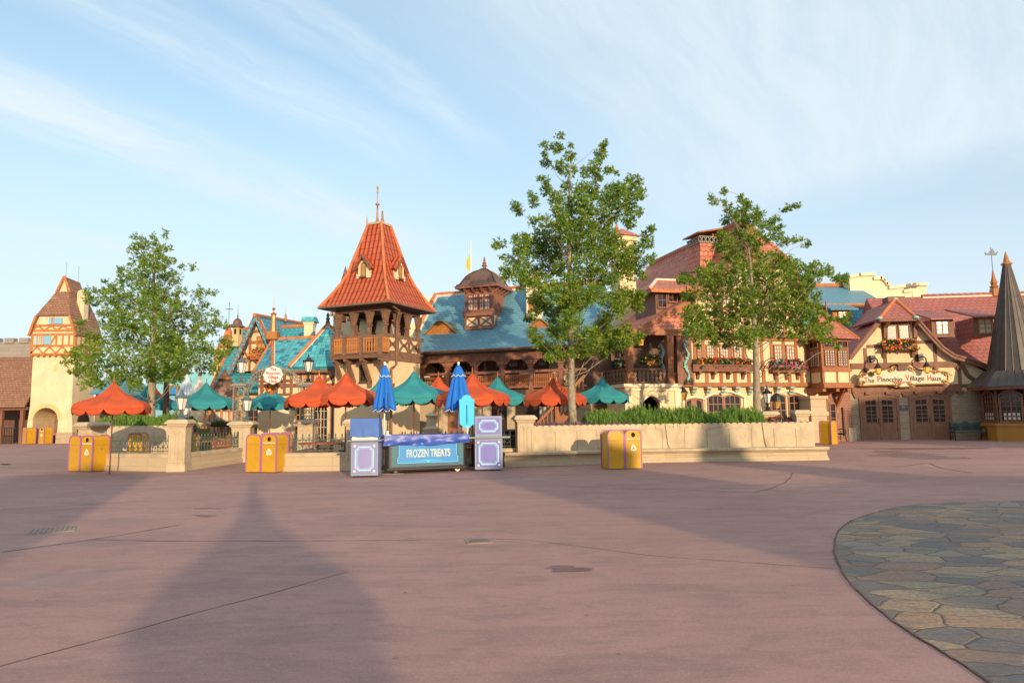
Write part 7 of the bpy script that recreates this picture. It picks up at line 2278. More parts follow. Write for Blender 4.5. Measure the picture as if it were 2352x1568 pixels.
 b.prismz([(bl-0.05, yw-e), (bx0-0.04, y0-e*0.7), (bx1+0.08, y0-e*0.7), (bx1+0.2, yw)], zp1+0.02, zp1+0.16)
 b.prismz([(bl-0.05, yw-e), (bx0-0.05, y0-e), (bx1+0.1, y0-e), (bx1+0.2, yw)], zb1-0.14, zb1+0.02)
 b.build('bay_bands', M['timber_red'], bay_)
 for x in (bx0+0.1, bx0+w*0.55, bx1-0.05):
  b = MB(); b.prismx([(y0+0.05, zb0-0.08), (0.1, zb0-0.08), (0.1, zb0-1.0), (-0.05, zb0-1.0), (-0.2, zb0-0.55), (-0.6, zb0-0.34), (y0+0.05, zb0-0.28)], x-0.1, x+0.1); b.build('bracket', M['timber_red'], bay_)
 b = MB(); b.beam((f.x(1922, 935, -0.2), -0.15, f.z(1922, 933, -0.2)), (f.x(1940, 897, -1.0), -1.0, zb0-0.12), 0.16, 0.16); b.build('strut', M['timber_red'], bay_)
 rx0, rx1 = f.x(1845, 775, y0-0.3), f.x(1974, 773, y0-0.45); zt = f.z(1885, 712, 0.3); xt = f.x(1880, 712, 0.3)
 ry = y0-0.42
 b = MB()
 A_ = [(bl-0.75, yw-0.3), (bx0-0.25, ry), (rx1, ry), (rx1+0.0, 1.8)]
 T_ = [(xt, 0.35), (xt+0.25, 0.35)]
 zr = zb1-0.02; zm = zr+(zt-zr)*0.40
 mid = [((p[0]*0.58+ (T_[0][0] if i < 2 else T_[1][0])*0.42), p[1]*0.58+0.35*0.42) for i, p in enumerate(A_)]
 P3 = lambda p, z: (p[0], p[1], z)
 for i in range(3):
  b.face([P3(A_[i], zr), P3(A_[i+1], zr), P3(mid[i+1], zm), P3(mid[i], zm)])
  ta = T_[0] if i < 2 else T_[1]; tb = T_[0] if i < 1 else T_[1]
  if i == 0: b.face([P3(mid[0], zm), P3(mid[1], zm), P3(T_[0], zt)])
  elif i == 1: b.face([P3(mid[1], zm), P3(mid[2], zm), P3(T_[1], zt), P3(T_[0], zt)])
  else: b.face([P3(mid[2], zm), P3(mid[3], zm), P3(T_[1], zt)])
 b.face([P3(A_[3], zr), P3(A_[2], zr), P3(A_[1], zr), P3(A_[0], zr)])
 b.face([P3(A_[0], zr), P3(mid[0], zm), P3(T_[0], zt), P3(T_[1], zt), P3(mid[3], zm), P3(A_[3], zr)])
 b.build('bay_roof', M['roof_mix'], t_)
 b = MB()
 for i in (1, 2): b.tube([P3(A_[i], zr), P3(mid[i], zm), P3(T_[i-1], zt)], 0.07, 6)
 b.build('bay_hip_tiles', M['ridge'], t_)
 for px in (1881, 1900):
  x, z = f.L(px, 752, -0.3); zt2 = f.z(px, 668 if px < 1890 else 690, -0.3)
  q = MB(); q.lathe([(0.22, z-0.2), (0.22, z+0.15), (0.13, z+0.25), (0.11, z+0.35), (0.015, zt2)], 4, (x, -0.3, 0), R(45)); q.build('roof_spike', M['timber'], t_)
 cx0, cx1 = f.x(1864, 960, -0.9), f.x(1900, 960, -0.9); zc = f.z(1880, 911, -0.9)
 b = MB(); b.box(cx0, cx1, -0.9, 0.0, 0, zc); b.box(cx0-0.07, cx1+0.07, -0.97, 0, zc-0.1, zc+0.05); b.box(cx0-0.07, cx1+0.07, -0.97, 0, zc-0.95, zc-0.75); b.build('stone_column', M['stone'], t_)
 a, c = f.x(1901, 960, -0.2), f.x(1957, 960, -0.2)
 b = MB(); b.box(a, c, -0.2, 1.5, 0, zb0); b.build('brick_wall', M['brick'], t_)
 window(t_, f.x(1908, 960, -0.2), f.x(1918, 960, -0.2), 0.5, f.z(1913, 928, -0.2), -0.2, 1, 4, 'door_brown', 'glass', 0.07, 0.03)
 b = MB(); b.box(f.x(1937, 960, -0.3), f.x(1940, 960, -0.3), -0.32, -0.2, 0.3, f.z(1937, 935, -0.3)); b.build('drain_pipe', M['timber_dark'], t_)
 b = MB(); b.box(f.x(1940), f.x(1957), -0.24, -0.2, 0, 0.7); b.build('pale_plinth', M['stone_plain'], t_)
 yf = -0.5
 ax, az = f.L(1709, 505, 1.2)
 rx, rz = f.L(1852, 690, yf)
 gl, glz = f.L(1580, 690, yf)
 sk, skz = f.L(1450, 762, yf-0.9)
 hx, hz = f.L(1812, 597, yf); hx2 = 2*ax-hx+0.35
 cxm = ax
 sl = (hz-rz)/(hx-rx)
 b = MB(); b.prism([(cxm-(hx-cxm), zcor), (hx+0.5, zcor), (hx-0.15, hz-0.1), (hx2+0.15, hz-0.1)] if False else [(gl+0.3, zcor), (rx-0.25, zcor), (rx-0.3, rz), (hx-0.12, hz-0.05), (hx2+0.12, hz-0.05), (gl+0.2, glz-0.15), (sk+0.7, skz+0.25), (sk+0.7, zcor)], 0.0, 0.3); b.build('gable_wall', M['cream'], t_)
 b = MB()
 zt1 = f.z(1700, 673, 0)
 b.box(gl+0.2, rx-0.2, -0.12, 0.02, zt1, zt1+0.22)
 for px in (1642, 1655, 1680, 1712, 1745, 1775, 1800, 1830):
  x = f.x(px, 720); b.box(x-0.09, x+0.09, -0.06, 0.02, zcor, min(zt1+1.5, hz-0.2) if 1650 < px < 1790 else zt1)
 b.box(gl+0.4, rx-0.3, -0.07, 0.02, f.z(1700, 722, 0), f.z(1700, 716, 0))
 b.box(hx2, hx, -0.35, 0.02, hz-0.34, hz-0.12)
 b.build('gable_frame', M['timber_red'], t_)
 for pa, pb in ((1659, 1676), (1716, 1730), (1735, 1746), (1758, 1772)):
  window(t_, f.x(pa, 695), f.x(pb, 695), f.z(1700, 708, 0), f.z(1700, 680, 0), -0.02, 2, 3, 'timber_red', 'glass_pale', 0.06, 0.03)
 yb = 12.5
 bkx, bkz = f.L(1490, 588, yb)
 bk = (ax-0.1, yb, az)
 b = MB()
 b.slab([(hx2, yf, hz), (hx, yf, hz), (ax, 1.2, az)], 0.12)
 b.slab([(hx, yf, hz), (rx, yf, rz), (rx+0.5, yf, rz-0.35), (rx+0.5, yb, rz-0.35), (rx, yb, rz), (ax, yb, az), (ax, 1.2, az)], 0.12)
 b.slab([(gl, yf, glz), (hx2, yf, hz), (ax, 1.2, az), (ax, yb, az), (gl, yb, glz)], 0.12)
 b.slab([(sk, yf-0.9, skz), (gl, yf-0.0, glz), (gl, yb, glz), (sk, yb, skz)], 0.12)
 b.slab([(sk, yf-0.9, skz), (f.x(1562, 775, yf-1.0), yf-1.0, skz-0.05), (gl+0.6, yf, glz-0.25), (gl, yf, glz)], 0.12)
 b.build('roof', M['roof_mix'], t_)
 b = MB()
 b.tube([(ax, 1.2, az+0.03), (ax, yb, az+0.03)], 0.13, 8); b.tube([(hx, yf, hz), (ax, 1.2, az)], 0.10, 8); b.tube([(hx2, yf, hz), (ax, 1.2, az)], 0.10, 8)
 b.build('ridge_tiles', M['roof_mix'], t_)
 b = MB()
 b.beam((hx+0.03, yf-0.06, hz-0.05), (rx+0.05, yf-0.06, rz-0.1), 0.28, 0.1); b.beam((hx2-0.03, yf-0.06, hz-0.05), (gl, yf-0.06, glz-0.1), 0.28, 0.1)
 b.beam((gl, yf-0.06, glz-0.1), (sk, yf-0.95, skz-0.1), 0.26, 0.1)
 b.box(hx2, hx, yf-0.05, yf+0.03, hz-0.24, hz-0.06)
 b.build('bargeboard', M['timber_red'], t_)
 q = MB(); q.lathe([(0.2, az-0.05), (0.1, az+0.2), (0.14, az+0.3), (0.14, az+0.5), (0.05, az+0.62), (0.03, az+0.9)], 8, (ax, 1.2, 0)); q.build('finial', M['ridge'], t_)
 y = 3.6
 def lz(x): return glz+(az-glz)*(x-gl)/(ax-gl)
 vx0, vz0 = f.L(1598, 620, y); vx1, vz1 = f.L(1640, 548, y)
 z1 = f.z(1615, 548, y); z2 = f.z(1615, 563, y)
 b = MB(); b.hexa([(vx0, y-0.5, lz(vx0)-0.6), (vx1, y-0.5, lz(vx0)-0.6), (vx1, y+0.8, lz(vx0)-0.6), (vx0, y+0.8, lz(vx0)-0.6)], [(vx0+0.05, y-0.5, z2), (vx1, y-0.5, z2), (vx1, y+0.8, z2), (vx0+0.05, y+0.8, z2)]); v_ = b.build('ventilator', M['roof_mix'], t_)
 b = MB(); b.box(vx0-0.02, vx1+0.05, y-0.58, y+0.88, z2, z2+0.05); b.box(vx0-0.02, vx1+0.05, y-0.58, y+0.88, z1-0.05, z1)
 n = 5
 for k in range(n):
  a, c = vx0+(vx1-vx0)*k/n, vx0+(vx1-vx0)*(k+1)/n
  b.beam((a, y-0.54, z2), (c, y-0.54, z1), 0.05, 0.05); b.beam((c, y-0.54, z2), (a, y-0.54, z1), 0.05, 0.05)
  ya, yc = y-0.55+1.4*k/n, y-0.55+1.4*(k+1)/n
  b.beam((vx0, ya, z2), (vx0, yc, z1), 0.05, 0.05, (1, 0, 0)); b.beam((vx0, yc, z2), (vx0, ya, z1), 0.05, 0.05, (1, 0, 0))
 b.build('lattice', M['iron_grey'], v_)
 zc_ = f.z(1600, 537, y)
 b = MB(); b.hexa([(vx0-0.2, y-0.8, z1+0.1), (vx1+0.2, y-0.8, zc_+0.15), (vx1+0.2, y+1.0, zc_+0.15), (vx0-0.2, y+1.0, z1+0.1)], [(vx0-0.2, y-0.8, z1+0.18), (vx1+0.2, y-0.8, zc_+0.25), (vx1+0.2, y+1.0, zc_+0.25), (vx0-0.2, y+1.0, z1+0.18)]); b.box(vx1-0.3, vx1-0.2, y-0.3, y+0.3, z1, zc_+0.15); b.build('ventilator_cap', M['timber_red'], v_)
 dx, dz = f.L(1467, 664, 0.8)
 px_ = f.loc(P(1510, 690, 34.5))
 y0, y1 = 1.05, 3.6
 dze = f.z(1505, 662, y0)
 dxf = f.x(1508, 690, y0);
 skl = lambda x: skz+(glz-skz)*(x-sk)/(gl-sk)-0.05
 b = MB(); b.prism([(dxf, skl(dxf)), (gl, skl(gl)), (gl+0.8, lz(gl+0.8)-0.05), (gl+0.8, dze), (dxf, dze)], y0+0.1, y1); dd = b.build('dormer', M['timber'], t_)
 for k in range(3):
  a = dxf+0.12+0.62*k; window(dd, a, a+0.45, skl(a+0.5)+0.12, max(dze-0.25, skl(a+0.5)+0.3), y0+0.09, 2, 2, 'timber', 'glass', 0.05, 0.03)
 b = MB(); xa, xb = dxf-0.45, gl+1.6; zr2 = dze+0.75; ym = y0+1.4
 b.slab([(xa, y0-0.3, dze-0.05), (xb, y0-0.3, dze-0.05), (xb, ym, zr2), (xa+1.2, ym, zr2)], 0.1); b.slab([(xa, y1+0.4, dze-0.05), (xa, y0-0.3, dze-0.05), (xa+1.2, ym, zr2)], 0.1); b.slab([(xb, y1+0.4, dze-0.05), (xa, y1+0.4, dze-0.05), (xa+1.2, ym, zr2), (xb, ym, zr2)], 0.1)
 b.build('dormer_roof', M['roof_mix'], dd)
 b = MB(); b.tube([(xa, y0-0.3, dze), (xa+1.2, ym, zr2)], 0.09, 8); b.tube([(xa+1.2, ym, zr2), (xb, ym, zr2)], 0.09, 8); b.build('dormer_ridge', M['mortar'], dd)
 b = MB(); b.box(xa+0.05, xb, y0-0.26, y0-0.16, dze-0.24, dze-0.06); b.box(xa+0.05, xa+0.15, y0-0.2, y1, dze-0.24, dze-0.06); b.build('dormer_fascia', M['timber_orange'], dd)
 yp = -1.7
 p0, p1 = f.x(1435, 860, yp), f.x(1560, 860, yp)
 zfl = f.z(1500, 881, yp); zrl = f.z(1500, 845, yp)
 ax0, ax1 = f.x(1477, 930, yp), f.x(1516, 930, yp); za = f.z(1500, 909, yp)
 n = 8
 poly = [(p0, 0), (ax0, 0), (ax0, za-0.3)]+[(ax0+(ax1-ax0)*k/n, za-0.3+0.3*math.sin(math.pi*k/n)) for k in range(1, n)]+[(ax1, za-0.3), (ax1, 0), (p1, 0), (p1, zfl-0.15), (p0, zfl-0.15)]
 b = MB(); b.prism(poly, yp, yp+0.3); b.box(p0, p0+0.3, yp+0.3, 1.5, 0, zfl-0.15); b.box(p1-0.3, p1, yp+0.3, 0, 0, zfl-0.15); pb_ = b.build('porch_base', M['cream'], t_)
 b = MB(); b.box(p0-0.12, p1+0.12, yp-0.14, 0, zfl-0.16, zfl); b.box(p0-0.06, p1+0.06, yp-0.07, yp+0.02, zfl-0.32, zfl-0.2)
 for k in range(n+2):
  pass
 pts = [(ax0-0.12+(ax1-ax0+0.24)*k/10, za-0.28+0.34*math.sin(math.pi*k/10)) for k in range(11)]
 for a, c in zip(pts[:-1], pts[1:]): b.beam((a[0], yp-0.03, a[1]), (c[0], yp-0.03, c[1]), 0.12, 0.1)
 for x in (p0+0.12, p1-0.12): b.box(x-0.16, x+0.16, yp-0.06, yp+0.02, 0, zfl-0.3)
 b.build('porch_moulding', M['cream_pale'], t_)
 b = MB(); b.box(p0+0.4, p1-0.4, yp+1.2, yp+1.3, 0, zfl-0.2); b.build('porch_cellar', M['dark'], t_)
 zt = skz-0.15
 xl3 = f.x(1372, 840, 1.2)
 def ppost(x, y, w=0.17):
  b = MB(); b.box(x-w, x+w, y-w, y+w, zfl, zfl+0.42); b.box(x-w*1.15, x+w*1.15, y-w*1.15, y+w*1.15, zfl+0.42, zfl+0.5)
  b.hexa([(x-w*0.8, y-w*0.8, zfl+0.5), (x+w*0.8, y-w*0.8, zfl+0.5), (x+w*0.8, y+w*0.8, zfl+0.5), (x-w*0.8, y+w*0.8, zfl+0.5)], [(x-w, y-w, zt), (x+w, y-w, zt), (x+w, y+w, zt), (x-w, y+w, zt)])
  b.build('porch_post', M['timber_red'], t_)
 px1, px2 = f.x(1450, 850, yp), f.x(1543, 850, yp)
 ppost(px1, yp+0.2); ppost(px2, yp+0.2); ppost(xl3, 1.3, 0.14)
 b = MB(); b.box(p0-0.2, p1+0.3, yp+0.05, yp+0.35, zt, zt+0.28); b.build('porch_beam', M['timber_red'], t_)
 def carved(a, c, n):
  a = Vector(a); c = Vector(c); d = (c-a); L = d.length
  e = bpy.data.objects.new('railing', None); link(e, t_); e.location = a; e.rotation_euler = (0, 0, math.atan2(d.y, d.x))
  h = zrl-zfl
  b = MB(); b.box(0, L, -0.05, 0.05, h-0.09, h); b.box(0, L, -0.04, 0.04, 0.05, 0.12); b.build('handrail', M['timber'], e)
  m2 = MB(); w = L/n*0.43; pts = [(-w*0.55, 0), (w*0.55, 0), (w*0.4, 0.12), (w*0.95, 0.28), (w*0.5, 0.42), (w*0.35, 0.5), (w*0.5, 0.58), (w*0.95, 0.72), (w*0.4, 0.88), (w*0.6, 1.0), (-w*0.6, 1.0), (-w*0.4, 0.88), (-w*0.95, 0.72), (-w*0.5, 0.58), (-w*0.35, 0.5), (-w*0.5, 0.42), (-w*0.95, 0.28), (-w*0.4, 0.12)]
  hh = h-0.2; m2.prism([(x, 0.12+z*hh) for x, z in pts], -0.02, 0.02); me = m2.mesh('baluster', M['timber_grey'])
  for k in range(n):
   o = bpy.data.objects.new('baluster', me); link(o, e); o.location = (L*(k+0.5)/n, 0, 0)
 carved((px1+0.18, yp+0.2, zfl), (px2-0.18, yp+0.2, zfl), 8)
 carved((xl3, 1.3, zfl), (px1-0.15, yp+0.3, zfl), 9)
 b = MB(); b.prismz([(xl3-0.2, 1.3), (px1, yp), (px1+0.5, yp+0.5), (xl3+0.5, 2.5)], zfl-0.25, zfl-0.01); b.build('porch_floor', M['timber'], t_)
 b = MB(); b.box(xl3-0.9, f.x(1545, 840, 0.4), 0.5, 0.7, zfl-1.2, zt+0.4); b.build('porch_wall', M['timber_dark'], t_)
 b = MB(); xa = f.x(1556, 840, -0.9); xb = f.x(1592, 840, -0.9); b.box(f.x(1556, 840, -0.35), f.x(1590, 840, -0.35), -0.35, 0, zfl+0.05, zcor-0.1)
 for k in range(6):
  z = zfl+0.1+(zcor-zfl-0.2)*k/6; b.box(f.x(1556, 840, -0.35)-0.0, f.x(1590, 840, -0.35), -0.37, -0.35, z, z+0.03)
 b.build('boarded_pier', M['timber'], t_)
 x, zA = f.L(1579, 880, -0.42); _, zB = f.L(1579, 783, -0.42)
 b = MB(); pts = []
 H = zB-zA
 for k in range(60):
  u = k/59; pts.append((x+0.11*math.sin(u*11.5)*(0.75+0.25*math.sin(u*3)), -0.42, zA+0.12+(H-0.2)*u))
 b.tube(pts, [0.055+0.02*math.sin(k*0.5) for k in range(60)], 7)
 for (u, s_) in ((0.0, 1), (0.33, -1), (0.55, 1), (0.98, 1)):
  c = (x+s_*0.03, zA+0.12+H*u*0.93); sp = [(c[0]+s_*(0.13-0.018*k)*math.cos(k*0.62+ (0 if u < 0.5 else 1)), -0.44, c[1]+(0.13-0.018*k)*math.sin(k*0.62)) for k in range(7)]
  b.tube(sp, 0.04, 6)
 b.build('scroll_carving', M['teal_paint'], t_)
 b = MB(); x2 = f.x(1521, 830, yp+0.9);
 pts = [(x2+0.07*math.sin(k*0.9), yp+0.9, f.z(1521, 858, yp+0.9)+0.12*k) for k in range(13)]
 b.tube(pts, 0.07, 6); b.build('scroll_carving', M['teal_paint'], t_)
 for px, py, m_, lb, n_, sz in ((1494, 826, 'flowers_mix', 'hanging basket of mixed flowers in the porch front opening', 190, 0.40), (1424, 833, 'flowers_pink', 'hanging basket of pink flowers in the porch left opening', 150, 0.33), (1434, 862, 'flowers_pink', 'trailing violet flowers beside the porch corner post', 70, 0.22)):
  p = f.loc(P(px, py, 33.2 if px < 1450 else 32.2)); wv = f.M @ p
  h = thing('flower_basket', lb, 'flowers', wv, f.yaw)
  q = MB(); q.lathe([(0.05, -sz*0.75), (sz*0.55, -sz*0.35), (sz*0.6, -sz*0.2)], 10); q.build('basket', M['timber_dark'], h)
  q = MB()
  for k in range(3): a = 2.1*k; q.tube([(sz*0.5*math.cos(a), sz*0.5*math.sin(a), -0.1), (0, 0, 0.9)], 0.01, 4)
  q.build('chain', M['iron_black'], h)
  flowers(-sz, sz, 0, -sz*0.4, sz*0.55, n_, 'leaf_dark', h, 'leaves', sz*0.7, 0.09, 0.25); flowers(-sz, sz, 0, -sz*0.3, sz*0.6, n_, m_, h, 'flowers', sz*0.75, 0.055, 0.25)
 p = f.loc(P(1473, 786, 32.0))
 q = thing('porch_lantern', 'small amber lantern glowing under the porch roof', 'lamp', f.M @ p)
 b = MB(); b.lathe([(0.09, -0.15), (0.11, 0.13)], 6); b.build('glass', M['lamp_amber'], q)
 b = MB(); b.lathe([(0.13, 0.13), (0.03, 0.25), (0.02, 0.9)], 6); b.lathe([(0.05, -0.2), (0.1, -0.15)], 6); b.build('frame', M['iron_black'], q)
 p = f.loc(P(1567, 905, 32.2))
 q = thing('wall_lantern', 'black bracket lantern with amber glass on the porch corner', 'lamp', f.M @ p)
 b = MB(); b.lathe([(0.13, -0.28), (0.25, 0.08)], 6); b.build('glass', M['glass_amber'], q)
 b = MB()
 for k in range(6):
  a = k*math.pi/3; b.tube([(0.135*math.cos(a), 0.135*math.sin(a), -0.29), (0.26*math.cos(a), 0.26*math.sin(a), 0.08)], 0.016, 5)
 b.lathe([(0.28, 0.08), (0.12, 0.30), (0.05, 0.34), (0.04, 0.42), (0.01, 0.5)], 6); b.tube([(0, 0.05, -0.28), (-0.05, 0.1, -0.5), (-0.2, 0.3, -0.7), (-0.2, 0.5, -0.75)], 0.03, 6); b.box(-0.32, -0.12, 0.35, 0.5, -0.9, -0.35)
 b.build('frame', M['iron_black'], q)
 x, z = f.L(1762, 832, -0.3);
 w3 = f.M @ Vector((x, -0.9, z-0.15))
 q = thing('hanging_lantern', 'dark metal lantern hung from a curled iron wall bracket', 'lamp', w3)
 b = MB(); b.tube([(-0.85, 0.75, -0.6), (-0.6, 0.6, -0.3), (-0.35, 0.3, 0.2), (-0.1, 0.1, 0.35), (0.05, 0, 0.3), (0.06, 0, 0.15), (0.0, 0, 0.12)], 0.022, 6)
 b.tube([(-0.85, 0.75, -0.9), (-0.5, 0.5, -0.55), (-0.4, 0.3, -0.1), (-0.2, 0.15, 0.2)], 0.018, 6); b.tube([(0, 0, 0.3), (0, 0, -1.45)], 0.012, 5); b.build('bracket', M['iron_black'], q)
 b = MB(); b.lathe([(0.30, -1.85), (0.30, -1.78), (0.25, -1.6), (0.10, -1.45), (0.03, -1.42)], 10); b.build('shade', M['iron_black'], q)
 b = MB(); b.lathe([(0.12, -2.2), (0.22, -1.86)], 6); b.build('glass', M['glass_amber'], q)
 o = P(1441, 950, 41); o.z = 0
 q = thing('chimney_tower', 'square cream chimney tower with small red hipped roof', 'chimney', o, R(20))
 z0, z1 = P(1441, 700, 41).z-4, P(1441, 546, 41).z; zt = P(1441, 531, 41).z
 b = MB(); b.box(-0.55, 0.55, -0.55, 0.55, 0, z1); b.box(-0.68, 0.68, -0.68, 0.68, z1-0.3, z1); b.box(-0.66, 0.66, -0.66, 0.66, z1-1.75, z1-1.55); b.build('shaft', M['cream'], q)
 b = MB(); b.box(-0.63, 0.63, -0.63, 0.63, z1-1.15, z1-1.05); b.build('blue_band', M['shutter'], q)
 b = MB(); b.prism([(0.11*math.cos(k*0.524)+0.1, z1-0.75+0.13*math.sin(k*0.524)) for k in range(12)], -0.62, -0.5); b.build('round_opening', M['timber_orange'], q)
 b = MB(); b.lathe([(1.15, z1-0.02), (0.9, z1+0.12), (0.06, zt+0.15)], 4, (0, 0, 0), R(45)); b.build('roof', M['roof_mix'], q)
 b = MB(); b.lathe([(0.15, 0), (0.1, 0.25), (0.15, 0.35), (0.02, 0.7)], 8, (-0.75, -0.7, z1-0.05)); b.build('finial', M['ridge'], q)
timbered_house()
# ------------------------------------------------------------------ blue roofed wing and pale parapet behind
def behind_right():
 f = Fr(1950, 44, 0)
 t_ = f.root('blue_roof_wing', 'wing with wavy blue shingles, lattice band and small dormer', 'house')
 def q(px, py, dy):
  x, z = f.L(px, py, dy); return (x, dy, z)
 a0, a1 = q(1840, 736, 0), q(2048, 736, 0); r0, r1 = q(1840, 657, 4), q(1968, 659, 4);
 zb = f.z(1950, 733, 0)
 b = MB(); b.slab([(a0[0], -0.3, zb), (q(2040, 700, 0)[0], -0.3, zb), (r1[0]+0.0, 4, r1[2]), (r0[0], 4, r0[2])], 0.1)
 zu0, zu1 = f.z(1950, 697, -0.5), f.z(1950, 707, -0.5)
 b2 = MB()
 b = MB(); b.slab([(a0[0], 0.0, f.z(1950, 696, 0.0)), (f.x(2036, 700, 0), 0.0, f.z(2036, 699, 0)), (f.x(2033, 695, 0.3), 2.0, r1[2]-0.9), (r1[0], 4, r1[2]), (r0[0], 4, r0[2])], 0.1)
 b.build('roof', M['roof_blue'], t_)
 b = MB(); b.slab([(a0[0], -0.9, f.z(1950, 780, -0.9)), (f.x(2040, 770, -0.9), -0.9, f.z(1950, 780, -0.9)), (f.x(2040, 705, 0.05), 0.05, f.z(1950, 708, 0.05)), (a0[0], 0.05, f.z(1950, 708, 0.05))], 0.1); b.build('lower_roof', M['roof_blue_wavy'], t_)
 b = MB(); b.box(a0[0], f.x(2045, 700), 0.06, 6, 0, f.z(1950, 698, 0.1)); b.build('wall', M['cream_pale'], t_)
 b = MB(); x0, x1 = a0[0], f.x(2040, 700); z0, z1 = f.z(1950, 707, 0), f.z(1950, 698, 0); n = 44
 b.box(x0, x1, -0.02, 0.06, z0-0.03, z0+0.05); b.box(x0, x1, -0.02, 0.06, z1-0.05, z1+0.03)
 for k in range(n):
  a, c = x0+(x1-x0)*k/n, x0+(x1-x0)*(k+1)/n
  b.beam((a, 0.03, z0), (c, 0.03, z1), 0.05, 0.05); b.beam((c, 0.03, z0), (a, 0.03, z1), 0.05, 0.05)
 b.build('lattice_band', M['timber_orange'], t_)
 b = MB(); n = 16
 for k in range(n):
  a, c = r0[0]+(r1[0]-r0[0])*k/n, r0[0]+(r1[0]-r0[0])*(k+1)/n; b.tube([(a, 4, r0[2]+0.02), (c+0.05, 4, r0[2]+0.03)], [0.15, 0.17], 8)
 b.build('ridge_tiles', M['ridge'], t_)
 x0, z0 = f.L(1928, 730, -0.9); x1, z1 = f.L(1947, 708, -0.9)
 b = MB(); b.box(x0-0.4, x1+0.15, -0.85, 0.8, z0-0.15, z1); d = b.build('dormer', M['timber_orange'], t_)
 b = MB(); b.box(x0-0.42, x0-0.38, -0.8, 0.8, z0-0.15, z1); b.build('dormer_cheek', M['roof_blue_wavy'], d)
 window(d, x0, x1-0.05, z0, z1-0.1, -0.86, 2, 2, 'timber_orange', 'glass_pale', 0.08, 0.05)
 b = MB(); zr = f.z(1940, 690, 0.6); b.slab([(x0-0.7, -1.3, z1-0.05), (x1+0.5, -1.3, z1-0.05), (x1+0.1, 1.0, zr), (x0-0.7, 1.0, zr)], 0.1); b.build('dormer_roof', M['roof_blue'], d)
 f = Fr(2040, 47, 0)
 t_ = f.root('cream_parapet', 'tall cream wall with stepped curved parapet on the skyline', 'building')
 pts = [(1951, 639), (1973, 634), (2007, 633), (2007, 643), (2022, 641), (2030, 646), (2036, 655), (2042, 656), (2042, 664), (2076, 660), (2076, 672), (2091, 670), (2091, 657), (2128, 656), (2129, 720), (2060, 730), (1951, 700)]
 body = [f.L(px, py) for px, py in pts[:-3]]
 top = body[:]
 poly = [(top[0][0], 0)]+top+[(top[-1][0]+0.1, 0)]
 b = MB(); b.prism(poly, 0, 1.5); b.build('wall', M['cream_pale'], t_)
 b = MB()
 for a, c in zip(top[:-1], top[1:]):
  if abs(a[0]-c[0]) > 0.05: b.prism([(a[0]-0.05, a[1]-0.02), (c[0]+0.05, c[1]-0.02), (c[0]+0.05, c[1]+0.2), (a[0]-0.05, a[1]+0.2)], -0.15, 1.65)
 b.build('coping', M['cream_pale'], t_)
 b = MB(); x = f.x(2072, 700); b.tube([(f.x(2072), 0.5, f.z(2072, 660)), (f.x(2070), 0.5, f.z(2070, 630))], 0.01, 4); b.build('lightning_rod', M['iron_grey'], t_)
behind_right()
